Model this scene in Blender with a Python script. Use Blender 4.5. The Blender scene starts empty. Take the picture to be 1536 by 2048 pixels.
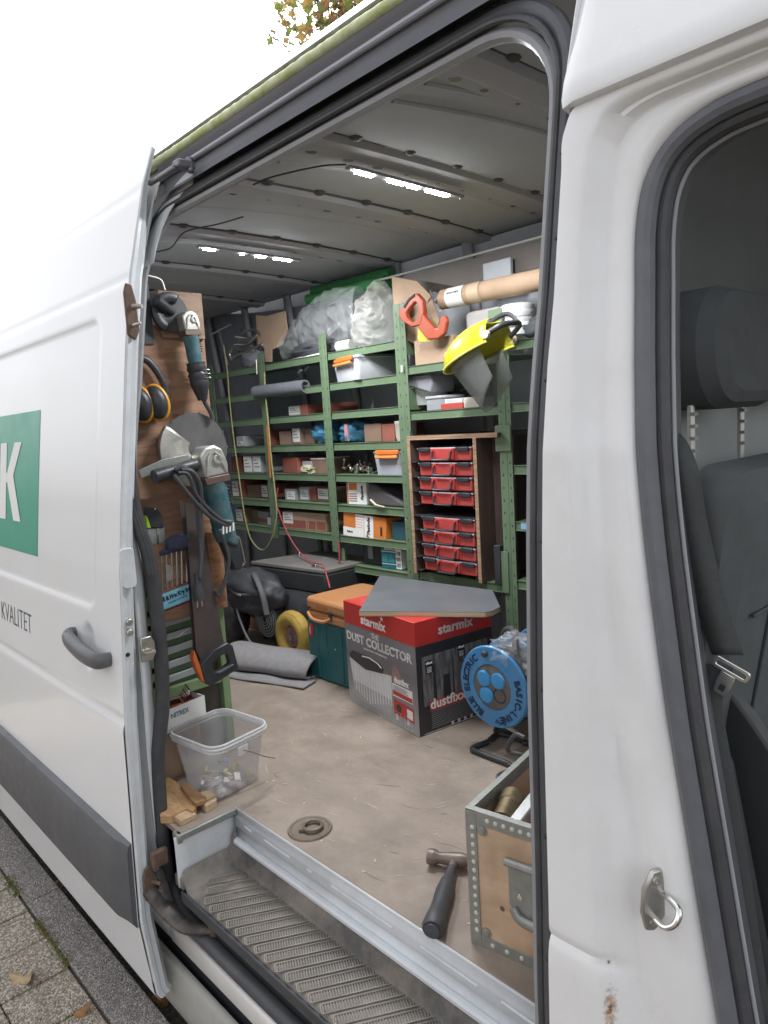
import bpy, math, random
from mathutils import Matrix, Vector, Euler, noise
R = math.radians
random.seed(7)
scene = bpy.context.scene
COL = scene.collection

# ---------------------------------------------------------------- camera
cam_d = bpy.data.cameras.new('camera')
cam_d.sensor_fit = 'VERTICAL'
cam_d.sensor_height = 36.0
cam_d.lens = 1420.0 / 2048.0 * 36.0
cam_d.clip_start = 0.02
cam_d.clip_end = 1000
cam = bpy.data.objects.new('camera', cam_d)
COL.objects.link(cam)
_rt = Vector((0.68498434, 0.72612835, -0.05944805))
_dn = Vector((0.04809994, -0.12649126, -0.99080087))
_fw = Vector((-0.72696826, 0.67582363, -0.12157127))
_m = Matrix.Identity(4)
for i in range(3):
    _m[i][0], _m[i][1], _m[i][2] = _rt[i], -_dn[i], -_fw[i]
_m.translation = Vector((1.91, -0.81, 1.73))
cam.matrix_world = _m
scene.camera = cam

# ---------------------------------------------------------------- sky, sun, exposure
SUN_EL, SUN_AZ = R(48), R(-35)
world = bpy.data.worlds.new('World')
scene.world = world
world.use_nodes = True
wn = world.node_tree
wn.nodes.clear()
w_out = wn.nodes.new('ShaderNodeOutputWorld')
w_bg = wn.nodes.new('ShaderNodeBackground')
w_sky = wn.nodes.new('ShaderNodeTexSky')
w_hs = wn.nodes.new('ShaderNodeHueSaturation')
w_sky.sky_type = 'NISHITA'
w_sky.sun_disc = False
w_sky.sun_elevation = SUN_EL
w_sky.sun_rotation = SUN_AZ
w_sky.dust_density = 4.0
w_sky.air_density = 1.0
w_hs.inputs['Saturation'].default_value = 0.16
w_bg.inputs['Strength'].default_value = 0.15
wn.links.new(w_sky.outputs[0], w_hs.inputs['Color'])
wn.links.new(w_hs.outputs[0], w_bg.inputs['Color'])
wn.links.new(w_bg.outputs[0], w_out.inputs['Surface'])
sun_d = bpy.data.lights.new('sun', 'SUN')
sun_d.energy = 0.6
sun_d.angle = R(25)
sun_d.color = (1.0, 0.97, 0.93)
sun = bpy.data.objects.new('sun', sun_d)
COL.objects.link(sun)
# veiled sun beyond the van
_sd = Vector((math.sin(SUN_AZ) * math.cos(SUN_EL), math.cos(SUN_AZ) * math.cos(SUN_EL), math.sin(SUN_EL)))
sun.rotation_euler = _sd.to_track_quat('Z', 'Y').to_euler()
sun.location = (0, -20, 30)
vs = scene.view_settings
vs.view_transform = 'Standard'
vs.look = 'None'
vs.exposure = 1.58
vs.gamma = 1.0
vs.use_curve_mapping = False
scene.render.engine = 'CYCLES'
scene.cycles.use_denoising = True
scene.cycles.max_bounces = 12
scene.cycles.transparent_max_bounces = 16
scene.cycles.transmission_bounces = 8
scene.cycles.caustics_refractive = False
scene.cycles.sample_clamp_indirect = 6.0

# ---------------------------------------------------------------- mesh helpers
def frame(loc=(0, 0, 0), face='-y', rot=0.0):
    """local x = right, y = up, z = towards the viewer, for a thing seen from the named side"""
    ax = {'-y': ((1, 0, 0), (0, 0, 1), (0, -1, 0)), '+x': ((0, 1, 0), (0, 0, 1), (1, 0, 0)),
          'up': ((1, 0, 0), (0, 1, 0), (0, 0, 1)), '-x': ((0, -1, 0), (0, 0, 1), (-1, 0, 0)),
          '+y': ((-1, 0, 0), (0, 0, 1), (0, 1, 0))}[face]
    m = Matrix.Identity(4)
    for j in range(3):
        for i in range(3):
            m[i][j] = ax[j][i]
    m.translation = Vector(loc)
    return m @ Matrix.Rotation(rot, 4, 'Z')

def rotm(rx=0, ry=0, rz=0, loc=(0, 0, 0)):
    m = Euler((rx, ry, rz)).to_matrix().to_4x4()
    m.translation = Vector(loc)
    return m

class B:
    def __init__(s, M=None):
        s.v, s.f, s.M = [], [], M
    def add(s, vs, fs, M=None):
        o = len(s.v)
        for q in vs:
            q = Vector(q)
            if M is not None: q = M @ q
            if s.M is not None: q = s.M @ q
            s.v.append(q)
        s.f += [tuple(i + o for i in f) for f in fs]
        return s
    def box(s, c, d, M=None):
        x, y, z = d[0] / 2, d[1] / 2, d[2] / 2
        vs = [(c[0] + a * x, c[1] + b * y, c[2] + e * z) for a in (-1, 1) for b in (-1, 1) for e in (-1, 1)]
        return s.add(vs, [(0, 1, 3, 2), (4, 6, 7, 5), (0, 4, 5, 1), (2, 3, 7, 6), (0, 2, 6, 4), (1, 5, 7, 3)], M)
    def bb(s, a, b, M=None):
        return s.box([(p + q) / 2 for p, q in zip(a, b)], [abs(q - p) for p, q in zip(a, b)], M)
    def prism(s, poly, z0, z1, M=None):
        n = len(poly)
        ar = sum(poly[i][0] * poly[(i + 1) % n][1] - poly[(i + 1) % n][0] * poly[i][1] for i in range(n))
        if ar < 0: poly = poly[::-1]
        vs = [(p[0], p[1], z0) for p in poly] + [(p[0], p[1], z1) for p in poly]
        fs = [tuple(range(n))[::-1], tuple(range(n, 2 * n))]
        fs += [(i, (i + 1) % n, n + (i + 1) % n, n + i) for i in range(n)]
        return s.add(vs, fs, M)
    def ring(s, outer, inner, z0, z1, M=None):
        n = len(outer)
        vs = [(p[0], p[1], z) for z in (z0, z1) for L in (outer, inner) for p in L]
        fs = []
        for i in range(n):
            j = (i + 1) % n
            a0, a1, b0, b1, c0, c1, d0, d1 = i, j, n + i, n + j, 2 * n + i, 2 * n + j, 3 * n + i, 3 * n + j
            fs += [(a0, a1, c1, c0), (b0, d0, d1, b1), (c0, c1, d1, d0), (a0, b0, b1, a1)]
        return s.add(vs, fs, M)
    def tube(s, pts, r, n=8, closed=False, cap=True, flat=1.0, M=None, up=None):
        pts = [Vector(p) for p in pts]
        k = len(pts)
        rr = r if isinstance(r, (list, tuple)) else [r] * k
        vs, fs = [], []
        t0 = (pts[1] - pts[0]).normalized()
        u = Vector(up) if up else (Vector((0, 0, 1)) if abs(t0.z) < .9 else Vector((1, 0, 0)))
        for i in range(k):
            a = pts[i - 1] if (i > 0 or closed) else pts[i]
            b = pts[(i + 1) % k] if (i < k - 1 or closed) else pts[i]
            t = (b - a)
            t = t.normalized() if t.length > 1e-9 else t0
            u = (u - t * u.dot(t))
            u = u.normalized() if u.length > 1e-6 else t.orthogonal().normalized()
            w = t.cross(u)
            for j in range(n):
                an = 2 * math.pi * j / n
                vs.append(pts[i] + u * (math.cos(an) * rr[i] * flat) + w * (math.sin(an) * rr[i]))
        m = k if closed else k - 1
        for i in range(m):
            for j in range(n):
                i2, j2 = (i + 1) % k, (j + 1) % n
                fs.append((i * n + j, i * n + j2, i2 * n + j2, i2 * n + j))
        if cap and not closed:
            fs.append(tuple(range(n))[::-1])
            fs.append(tuple((k - 1) * n + j for j in range(n)))
        return s.add(vs, fs, M)
    def cyl(s, a, b, r, r2=None, n=20, M=None):
        return s.tube([a, b], [r, r if r2 is None else r2], n=n, M=M)
    def lathe(s, prof, n=32, M=None, arc=2 * math.pi, cap=True):
        """prof: (radius, height) pairs round local z"""
        full = abs(arc - 2 * math.pi) < 1e-6
        k = n if full else n + 1
        vs, fs = [], []
        for (r, z) in prof:
            for j in range(k):
                an = arc * j / n
                vs.append((r * math.cos(an), r * math.sin(an), z))
        for i in range(len(prof) - 1):
            for j in range(n):
                j2 = (j + 1) % k
                fs.append((i * k + j, i * k + j2, (i + 1) * k + j2, (i + 1) * k + j))
        if cap and full:
            if prof[0][0] > 1e-5: fs.append(tuple(range(k))[::-1])
            if prof[-1][0] > 1e-5: fs.append(tuple((len(prof) - 1) * k + j for j in range(k)))
        return s.add(vs, fs, M)
    def grid(s, fn, nu, nv, M=None, closed_u=False):
        vs = [fn(i / (nu if closed_u else nu - 1), j / (nv - 1)) for j in range(nv) for i in range(nu)]
        fs = []
        for j in range(nv - 1):
            for i in range(nu if closed_u else nu - 1):
                i2 = (i + 1) % nu
                fs.append((j * nu + i, j * nu + i2, (j + 1) * nu + i2, (j + 1) * nu + i))
        return s.add(vs, fs, M)
    def ball(s, c, r, nu=16, nv=10, M=None):
        r = r if isinstance(r, (tuple, list)) else (r, r, r)
        def fn(u, v):
            a, b = u * 2 * math.pi, (v - .5) * math.pi
            return (c[0] + r[0] * math.cos(b) * math.cos(a), c[1] + r[1] * math.cos(b) * math.sin(a), c[2] + r[2] * math.sin(b))
        return s.grid(fn, nu, nv, M, closed_u=True)
    def build(s, name, mt, parent=None, smooth=35, bevel=0.0, seg=2, solid=0.0, sub=0, kind=None):
        me = bpy.data.meshes.new(name)
        me.from_pydata([tuple(q) for q in s.v], [], s.f)
        me.validate()
        me.update()
        o = bpy.data.objects.new(name, me)
        COL.objects.link(o)
        if mt is not None: me.materials.append(mt)
        if smooth:
            me.polygons.foreach_set('use_smooth', [True] * len(me.polygons))
            me.set_sharp_from_angle(angle=R(smooth))
        if parent is not None: o.parent = parent
        if solid:
            md = o.modifiers.new('solid', 'SOLIDIFY'); md.thickness = solid; md.offset = 0
        if bevel:
            md = o.modifiers.new('bevel', 'BEVEL'); md.width = bevel; md.segments = seg
            md.limit_method = 'ANGLE'; md.angle_limit = R(38)
        if sub:
            md = o.modifiers.new('sub', 'SUBSURF'); md.levels = sub; md.render_levels = sub
        if kind: o['kind'] = kind
        return o

def thing(name, label, cat, loc=(0, 0, 0), rotz=0.0, group=None, rot=None):
    o = bpy.data.objects.new(name, None)
    COL.objects.link(o)
    o.empty_display_size = .05
    o.location = loc
    o.rotation_euler = rot if rot else (0, 0, rotz)
    o['label'] = label
    o['category'] = cat
    if group: o['group'] = group
    return o

def tag(o, label, cat, group=None):
    o['label'] = label
    o['category'] = cat
    if group: o['group'] = group
    return o

def copy_part(o, parent, loc=None, rot=None, name=None):
    c = o.copy()
    COL.objects.link(c)
    c.parent = parent
    if loc is not None: c.location = loc
    if rot is not None: c.rotation_euler = rot
    return c

def text(body, h, M, mt, parent, name='lettering', sx=1.0, weight=0.0, shear=0.0, align='CENTER', ext=0.0004, space=1.0):
    cu = bpy.data.curves.new(name, 'FONT')
    cu.body = body
    cu.size = h / 0.73
    cu.align_x = align
    cu.align_y = 'CENTER'
    cu.offset = weight
    cu.shear = shear
    cu.extrude = ext
    cu.resolution_u = 3
    cu.space_character = space
    ob = bpy.data.objects.new(name, cu)
    COL.objects.link(ob)
    dg = bpy.context.evaluated_depsgraph_get()
    me = bpy.data.meshes.new_from_object(ob.evaluated_get(dg))
    bpy.data.objects.remove(ob)
    me.transform(M @ Matrix.Diagonal((sx, 1, 1, 1)))
    me.materials.clear()
    me.materials.append(mt)
    o = bpy.data.objects.new(name, me)
    COL.objects.link(o)
    o.parent = parent
    return o

def rrect(w, h, r, n=5, cx=0.0, cy=0.0):
    r = min(r, w / 2 - 1e-5, h / 2 - 1e-5)
    out = []
    for (sx, sy, a0) in ((1, -1, -90), (1, 1, 0), (-1, 1, 90), (-1, -1, 180)):
        for k in range(n + 1):
            a = R(a0 + 90 * k / n)
            out.append((cx + sx * (w / 2 - r) + r * math.cos(a), cy + sy * (h / 2 - r) + r * math.sin(a)))
    return out

def circ(r, n=24, cx=0, cy=0, a0=0):
    return [(cx + r * math.cos(a0 + 2 * math.pi * i / n), cy + r * math.sin(a0 + 2 * math.pi * i / n)) for i in range(n)]

def spline(pts, n=8):
    """Catmull-Rom through the points"""
    P = [Vector(p) for p in pts]
    P = [P[0] * 2 - P[1]] + P + [P[-1] * 2 - P[-2]]
    out = []
    for i in range(1, len(P) - 2):
        a, b, c, d = P[i - 1], P[i], P[i + 1], P[i + 2]
        for k in range(n):
            t = k / n
            out.append(0.5 * ((2 * b) + (c - a) * t + (2 * a - 5 * b + 4 * c - d) * t * t + (3 * b - a - 3 * c + d) * t ** 3))
    out.append(P[-2])
    return out

def interp(x, xs, ys):
    if x <= xs[0]: return ys[0]
    for i in range(1, len(xs)):
        if x <= xs[i]:
            t = (x - xs[i - 1]) / (xs[i] - xs[i - 1])
            return ys[i - 1] + (ys[i] - ys[i - 1]) * t
    return ys[-1]

def sstep(a, b, x):
    t = max(0.0, min(1.0, (x - a) / (b - a)))
    return t * t * (3 - 2 * t)

# ---------------------------------------------------------------- materials
MATS = {}
def mat(name, col, rough=.5, metal=0.0, var=.12, vs=9.0, bump=0.0, bs=120.0, coat=0.0, dirt=None, dirt_amt=0.0, dirt_scale=4.0,
        trans=0.0, alpha=1.0, stretch=None, spec=.5, ior=1.45, rvar=.12):
    """plain surface with uneven tint, gloss, grain and, where given, dirt in patches"""
    if name in MATS: return MATS[name]
    m = bpy.data.materials.new(name)
    m.use_nodes = True
    nt = m.node_tree
    N, L = nt.nodes, nt.links
    b = N['Principled BSDF']
    tc = N.new('ShaderNodeTexCoord')
    src = tc.outputs['Object']
    if stretch:
        mp = N.new('ShaderNodeMapping'); mp.inputs['Scale'].default_value = stretch
        L.new(src, mp.inputs[0]); src = mp.outputs[0]
    nz = N.new('ShaderNodeTexNoise'); nz.inputs['Scale'].default_value = vs; nz.inputs['Detail'].default_value = 6; nz.inputs['Roughness'].default_value = .62
    L.new(src, nz.inputs['Vector'])
    cr = N.new('ShaderNodeValToRGB')
    c = col
    cr.color_ramp.elements[0].position = .3
    cr.color_ramp.elements[1].position = .7
    cr.color_ramp.elements[0].color = (c[0] * (1 - var), c[1] * (1 - var), c[2] * (1 - var), 1)
    cr.color_ramp.elements[1].color = (min(1, c[0] * (1 + var)), min(1, c[1] * (1 + var)), min(1, c[2] * (1 + var)), 1)
    L.new(nz.outputs[0], cr.inputs[0])
    out = cr.outputs[0]
    if dirt:
        dn = N.new('ShaderNodeTexNoise'); dn.inputs['Scale'].default_value = dirt_scale; dn.inputs['Detail'].default_value = 9; dn.inputs['Roughness'].default_value = .7
        L.new(tc.outputs['Object'], dn.inputs['Vector'])
        dr = N.new('ShaderNodeMapRange'); dr.inputs[1].default_value = .42; dr.inputs[2].default_value = .72; dr.inputs[3].default_value = 0; dr.inputs[4].default_value = dirt_amt
        L.new(dn.outputs[0], dr.inputs[0])
        mx = N.new('ShaderNodeMix'); mx.data_type = 'RGBA'
        L.new(dr.outputs[0], mx.inputs[0]); L.new(out, mx.inputs[6]); mx.inputs[7].default_value = (*dirt, 1)
        out = mx.outputs[2]
    L.new(out, b.inputs['Base Color'])
    rm = N.new('ShaderNodeMapRange'); rm.inputs[3].default_value = max(.02, rough - rvar); rm.inputs[4].default_value = min(1, rough + rvar)
    rn = N.new('ShaderNodeTexNoise'); rn.inputs['Scale'].default_value = vs * 2.3; rn.inputs['Detail'].default_value = 5
    L.new(tc.outputs['Object'], rn.inputs['Vector'])
    L.new(rn.outputs[0], rm.inputs[0]); L.new(rm.outputs[0], b.inputs['Roughness'])
    b.inputs['Metallic'].default_value = metal
    b.inputs['Specular IOR Level'].default_value = spec
    b.inputs['Coat Weight'].default_value = coat
    b.inputs['Coat Roughness'].default_value = .06
    b.inputs['IOR'].default_value = ior
    if trans: b.inputs['Transmission Weight'].default_value = trans
    if alpha < 1: b.inputs['Alpha'].default_value = alpha
    if bump:
        bn = N.new('ShaderNodeTexNoise'); bn.inputs['Scale'].default_value = bs; bn.inputs['Detail'].default_value = 5
        L.new(src, bn.inputs['Vector'])
        bp = N.new('ShaderNodeBump'); bp.inputs['Strength'].default_value = bump; bp.inputs['Distance'].default_value = .004
        L.new(bn.outputs[0], bp.inputs['Height']); L.new(bp.outputs[0], b.inputs['Normal'])
    MATS[name] = m
    return m

def wood_mat(name, light, dark, grain=(1, 14, 14), scale=6.0, rough=.6, rings=.7, bump=.15, dirt=None, dirt_amt=0.0):
    if name in MATS: return MATS[name]
    m = bpy.data.materials.new(name); m.use_nodes = True
    N, L = m.node_tree.nodes, m.node_tree.links
    b = N['Principled BSDF']; tc = N.new('ShaderNodeTexCoord')
    mp = N.new('ShaderNodeMapping'); mp.inputs['Scale'].default_value = grain
    L.new(tc.outputs['Object'], mp.inputs[0])
    n1 = N.new('ShaderNodeTexNoise'); n1.inputs['Scale'].default_value = scale; n1.inputs['Detail'].default_value = 8; n1.inputs['Distortion'].default_value = 1.2
    L.new(mp.outputs[0], n1.inputs['Vector'])
    w = N.new('ShaderNodeMath'); w.operation = 'MULTIPLY'; w.inputs[1].default_value = 34 * rings
    L.new(n1.outputs[0], w.inputs[0])
    sn = N.new('ShaderNodeMath'); sn.operation = 'SINE'; L.new(w.outputs[0], sn.inputs[0])
    mr = N.new('ShaderNodeMapRange'); mr.inputs[1].default_value = -1; mr.inputs[2].default_value = 1
    L.new(sn.outputs[0], mr.inputs[0])
    mx = N.new('ShaderNodeMix'); mx.data_type = 'RGBA'
    mx.inputs[6].default_value = (*dark, 1); mx.inputs[7].default_value = (*light, 1)
    L.new(mr.outputs[0], mx.inputs[0])
    out = mx.outputs[2]
    if dirt:
        dn = N.new('ShaderNodeTexNoise'); dn.inputs['Scale'].default_value = 11; dn.inputs['Detail'].default_value = 8
        L.new(tc.outputs['Object'], dn.inputs['Vector'])
        dr = N.new('ShaderNodeMapRange'); dr.inputs[1].default_value = .45; dr.inputs[2].default_value = .7; dr.inputs[4].default_value = dirt_amt
        L.new(dn.outputs[0], dr.inputs[0])
        m2 = N.new('ShaderNodeMix'); m2.data_type = 'RGBA'; m2.inputs[7].default_value = (*dirt, 1)
        L.new(dr.outputs[0], m2.inputs[0]); L.new(out, m2.inputs[6]); out = m2.outputs[2]
    L.new(out, b.inputs['Base Color'])
    b.inputs['Roughness'].default_value = rough
    bp = N.new('ShaderNodeBump'); bp.inputs['Strength'].default_value = bump; bp.inputs['Distance'].default_value = .002
    L.new(mr.outputs[0], bp.inputs['Height']); L.new(bp.outputs[0], b.inputs['Normal'])
    MATS[name] = m
    return m

paint = mat('white_paint', (.80, .81, .82), .28, 0, .015, 3, coat=.5, rvar=.06, dirt=(.55, .50, .42), dirt_amt=.10, dirt_scale=2.2)
paint_dirty = mat('white_paint_soiled', (.78, .77, .74), .36, 0, .03, 4, coat=.25, dirt=(.42, .38, .31), dirt_amt=.30, dirt_scale=5)
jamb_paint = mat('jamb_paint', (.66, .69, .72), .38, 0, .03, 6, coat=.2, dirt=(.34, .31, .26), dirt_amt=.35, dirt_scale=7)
inner_paint = mat('inner_paint', (.40, .40, .42), .5, 0, .05, 5, dirt=(.30, .28, .26), dirt_amt=.3, dirt_scale=3)
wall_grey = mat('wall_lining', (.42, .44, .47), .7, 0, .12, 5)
rubber = mat('rubber', (.052, .054, .060), .48, 0, .15, 30, bump=.1, bs=300, dirt=(.14, .13, .12), dirt_amt=.25, dirt_scale=14)
rubber_grey = mat('rubber_grey', (.078, .080, .090), .42, 0, .1, 25)
seal_grey = mat('seal_grey', (.27, .275, .29), .42, 0, .08, 25)
rubber_pale = mat('rubber_pale', (.30, .31, .33), .4, 0, .08, 25)
black_plastic = mat('black_plastic', (.034, .035, .039), .42, 0, .15, 25, bump=.08, bs=400)
dark_plastic = mat('dark_grey_plastic', (.085, .088, .098), .5, 0, .08, 10, bump=.06, bs=500, dirt=(.25, .23, .2), dirt_amt=.12)
steel = mat('steel', (.50, .49, .46), .38, .9, .12, 22, dirt=(.22, .17, .12), dirt_amt=.35, dirt_scale=25)
zinc = mat('galvanised', (.33, .345, .325), .45, .55, .16, 40, dirt=(.3, .28, .24), dirt_amt=.4, dirt_scale=20)
rusty = mat('rusty_iron', (.16, .105, .08), .75, .3, .3, 30, bump=.4, bs=150)
chrome = mat('bright_metal', (.72, .72, .70), .22, 1.0, .06, 20)
alu_cast = mat('cast_aluminium', (.56, .55, .51), .45, .7, .22, 28, bump=.15, bs=120, dirt=(.24, .225, .2), dirt_amt=.5, dirt_scale=30)
teal = mat('teal_plastic', (.030, .105, .125), .45, 0, .12, 14, dirt=(.2, .21, .2), dirt_amt=.6, dirt_scale=30)
white_pl = mat('white_plastic', (.70, .71, .70), .38, 0, .03, 12)
white_print = mat('white_print', (.80, .80, .78), .5, 0, .03, 20)
black_print = mat('black_print', (.02, .02, .022), .5, 0, .05, 20)
# ================================================================ ground
def ground_mat(name, base, stone, moss_amt=.5, scale=120, bump=.9):
    m = bpy.data.materials.new(name); m.use_nodes = True
    N, L = m.node_tree.nodes, m.node_tree.links
    b = N['Principled BSDF']; tc = N.new('ShaderNodeTexCoord')
    geo = N.new('ShaderNodeNewGeometry')
    v = N.new('ShaderNodeTexVoronoi'); v.inputs['Scale'].default_value = scale
    L.new(geo.outputs['Position'], v.inputs['Vector'])
    r1 = N.new('ShaderNodeValToRGB')
    e = r1.color_ramp.elements
    e[0].position = .0; e[0].color = (*[c * .6 for c in base], 1)
    e[1].position = 1; e[1].color = (*stone, 1)
    e2 = r1.color_ramp.elements.new(.55); e2.color = (*base, 1)
    sp = N.new('ShaderNodeSeparateColor'); L.new(v.outputs['Color'], sp.inputs[0])
    L.new(sp.outputs[0], r1.inputs[0])
    n2 = N.new('ShaderNodeTexNoise'); n2.inputs['Scale'].default_value = 9; n2.inputs['Detail'].default_value = 7
    L.new(geo.outputs['Position'], n2.inputs['Vector'])
    mr = N.new('ShaderNodeMapRange'); mr.inputs[1].default_value = .5; mr.inputs[2].default_value = .75; mr.inputs[4].default_value = moss_amt
    L.new(n2.outputs[0], mr.inputs[0])
    mx = N.new('ShaderNodeMix'); mx.data_type = 'RGBA'; mx.inputs[7].default_value = (.085, .088, .04, 1)
    L.new(mr.outputs[0], mx.inputs[0]); L.new(r1.outputs[0], mx.inputs[6])
    n3 = N.new('ShaderNodeTexNoise'); n3.inputs['Scale'].default_value = 2.5; n3.inputs['Detail'].default_value = 6
    L.new(geo.outputs['Position'], n3.inputs['Vector'])
    m3 = N.new('ShaderNodeMapRange'); m3.inputs[3].default_value = .75; m3.inputs[4].default_value = 1.25
    L.new(n3.outputs[0], m3.inputs[0])
    mm = N.new('ShaderNodeMix'); mm.data_type = 'RGBA'; mm.blend_type = 'MULTIPLY'; mm.inputs[0].default_value = 1
    L.new(mx.outputs[2], mm.inputs[6]); L.new(m3.outputs[0], mm.inputs[7])
    L.new(mm.outputs[2], b.inputs['Base Color'])
    b.inputs['Roughness'].default_value = .82
    bp = N.new('ShaderNodeBump'); bp.inputs['Strength'].default_value = bump; bp.inputs['Distance'].default_value = .005
    L.new(v.outputs['Distance'], bp.inputs['Height']); bp.invert = True
    L.new(bp.outputs[0], b.inputs['Normal'])
    return m
slab_m = ground_mat('exposed_aggregate', (.285, .235, .18), (.52, .49, .43), .35, 170)
kerb_m = ground_mat('kerb_concrete', (.215, .195, .18), (.42, .39, .36), .10, 210)
road_m = ground_mat('road_surface', (.075, .066, .055), (.12, .11, .095), .25, 160)

b = B(); b.add([(-150, -150, -.09), (150, -150, -.09), (150, 150, -.09), (-150, 150, -.09)], [(0, 1, 2, 3)])
o = b.build('road', road_m); o['kind'] = 'structure'
b = B(); b.bb((-60, -40, -.3), (60, -.034, -.016))
pav = b.build('pavement', ground_mat('joint_soil', (.07, .062, .045), (.11, .10, .08), .7, 200)); pav['kind'] = 'structure'
# kerb stones along the gutter, slabs behind them
xk = -4.93
k = 0
while xk < 2.5:
    w = 1.0
    b = B(); b.box((xk + w / 2, -.095, -.03), (w - .006, .122, .06))
    o = b.build('kerb_stone', kerb_m, pav, bevel=.004)
    o.rotation_euler = (0, 0, 0); o.location = (0, 0, random.uniform(-.002, .002))
    xk += w; k += 1
slab_base = None
for r in range(8):
    for c in range(24):
        sx, sy = .21, .21
        x0 = -3.4 + c * sx + (.105 if r % 2 else 0)
        y0 = -.163 - (r + 1) * sy
        if slab_base is None:
            b = B(); b.box((0, 0, -.03), (sx - .005, sy - .005, .06))
            slab_base = b.build('paving_slab', slab_m, pav, bevel=.004)
            o = slab_base
        else:
            o = copy_part(slab_base, pav)
        o.location = (x0 + sx / 2, y0 + sy / 2, -.002 + random.uniform(-.0015, .0015))
        o.rotation_euler = (random.uniform(-.004, .004), random.uniform(-.004, .004), random.uniform(-.006, .006))
# moss tufts in the joints
moss_m = mat('moss', (.155, .15, .06), .9, 0, .4, 60)
b = B()
for i in range(5200):
    if i % 3:
        x, y = random.uniform(-2.2, .4), -.16 + random.gauss(0, .011)
    else:
        rr = random.randrange(1, 4)
        if random.random() < .5: x, y = random.uniform(-2.2, .4), -.163 - rr * .21 + random.gauss(0, .008)
        else: x, y = -3.4 + random.randrange(6, 18) * .21 + (.105 if rr % 2 == 0 else 0) + random.gauss(0, .007), -.163 - (rr - 1) * .21 - random.uniform(0, .21)
    if noise.noise(Vector((x * 5, y * 5, 3))) < -.05: continue
    h = random.uniform(.001, .006); w = random.uniform(.003, .008); a = random.uniform(0, 6.3)
    dx, dy = w * math.cos(a), w * math.sin(a)
    b.add([(x - dx, y - dy, -.006), (x + dx, y + dy, -.006), (x - dy, y + dx, -.006), (x + random.uniform(-.004, .004), y + random.uniform(-.004, .004), h)],
          [(0, 1, 3), (1, 2, 3), (2, 0, 3)])
o = b.build('moss', moss_m, None, smooth=0); o['kind'] = 'stuff'; o['label'] = 'green moss growing in the joints of the paving'; o['category'] = 'moss'

# fallen leaves
leaf_brown = mat('dead_leaf', (.26, .13, .045), .7, 0, .35, 40)
leaf_tan = mat('dry_leaf', (.38, .28, .16), .75, 0, .3, 40)
def leaf_mesh(b, size, M, curl=.25, lobes=5, seedv=0):
    pts = []
    n = 22
    for i in range(n):
        a = 2 * math.pi * i / n
        r = size * (.62 + .38 * abs(math.cos(a * lobes / 2)) ** 1.6) * (1 + .15 * math.sin(a * 3 + seedv))
        x, y = r * math.cos(a), r * math.sin(a) * .85
        pts.append((x, y, curl * (x * x + y * y) / size * math.sin(a * 2 + seedv)))
    vs_ = [(0, 0, 0)] + pts
    b.add(vs_, [(0, i + 1, (i + 1) % n + 1) for i in range(n)], M)
    b.tube([(-size * .6, 0, 0), (-size * 1.3, size * .15, size * .1)], size * .025, n=5, M=M)
for (x, y, z, s, m, rz, lab) in (
        (-.19, .035, -.075, .045, leaf_brown, .7, 'orange brown fallen leaf in the gutter under the open door tip'),
        (-1.07, -.005, -.065, .04, leaf_tan, 2.1, 'pale dry curled leaf at the kerb beneath the long door'),
        (-.23, -.205, .006, .028, leaf_brown, 1.1, 'small reddish leaf lying on the mossy kerb joint'),
        (-.52, -.29, .006, .05, leaf_tan, .2, 'flattened tan leaf scraps on the paving slabs')):
    b = B(); leaf_mesh(b, s, rotm(.12, -.1, rz), .6, 5, rz)
    o = b.build('fallen_leaf', m, None, smooth=60, solid=.0008)
    o.location = (x, y, z)
    tag(o, lab, 'leaf')

# ================================================================ tree behind the van
bark = mat('bark', (.12, .10, .08), .9, 0, .3, 20, bump=.6, bs=40)
def leafm(name, c):
    m = mat(name, c, .55, 0, .25, 5)
    N, L = m.node_tree.nodes, m.node_tree.links
    tr = N.new('ShaderNodeBsdfTranslucent'); tr.inputs[0].default_value = (c[0] * 2.2, c[1] * 2.2, c[2] * 1.6, 1)
    mx = N.new('ShaderNodeMixShader'); mx.inputs[0].default_value = .5
    L.new(N['Principled BSDF'].outputs[0], mx.inputs[1]); L.new(tr.outputs[0], mx.inputs[2]); L.new(mx.outputs[0], N['Material Output'].inputs['Surface'])
    return m
tree = thing('maple_tree', 'maple tree with browning autumn leaves rising behind the van roof', 'tree', (-3.05, 5.35, -.09))
b = B()
b.tube(spline([(0, 0, 0), (.05, .02, 1.4), (-.03, .08, 2.9), (.05, .05, 4.3), (.3, .1, 6.0)], 6), [.21 - .0062 * i for i in range(25)], n=12)
b.build('trunk', bark, tree)
bl = B(); lv = [B(), B(), B()]
rnd = random.Random(21)
def put_leaf(p, s):
    k = rnd.choice((0, 0, 1, 1, 2))
    M = rotm(rnd.uniform(-1.5, 1.5), rnd.uniform(-1.2, 1.2), rnd.uniform(0, 6.28), p)
    n = 10
    vs_ = [(0, 0, 0)]
    for i in range(n):
        a = 2 * math.pi * i / n
        r = s * (1.0 if i % 2 == 0 else .55) * (.75 + .25 * math.cos(a))
        vs_.append((r * math.cos(a), r * math.sin(a), .18 * s * math.sin(2 * a)))
    lv[k].add(vs_, [(0, i + 1, (i + 1) % n + 1) for i in range(n)], M)
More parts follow.
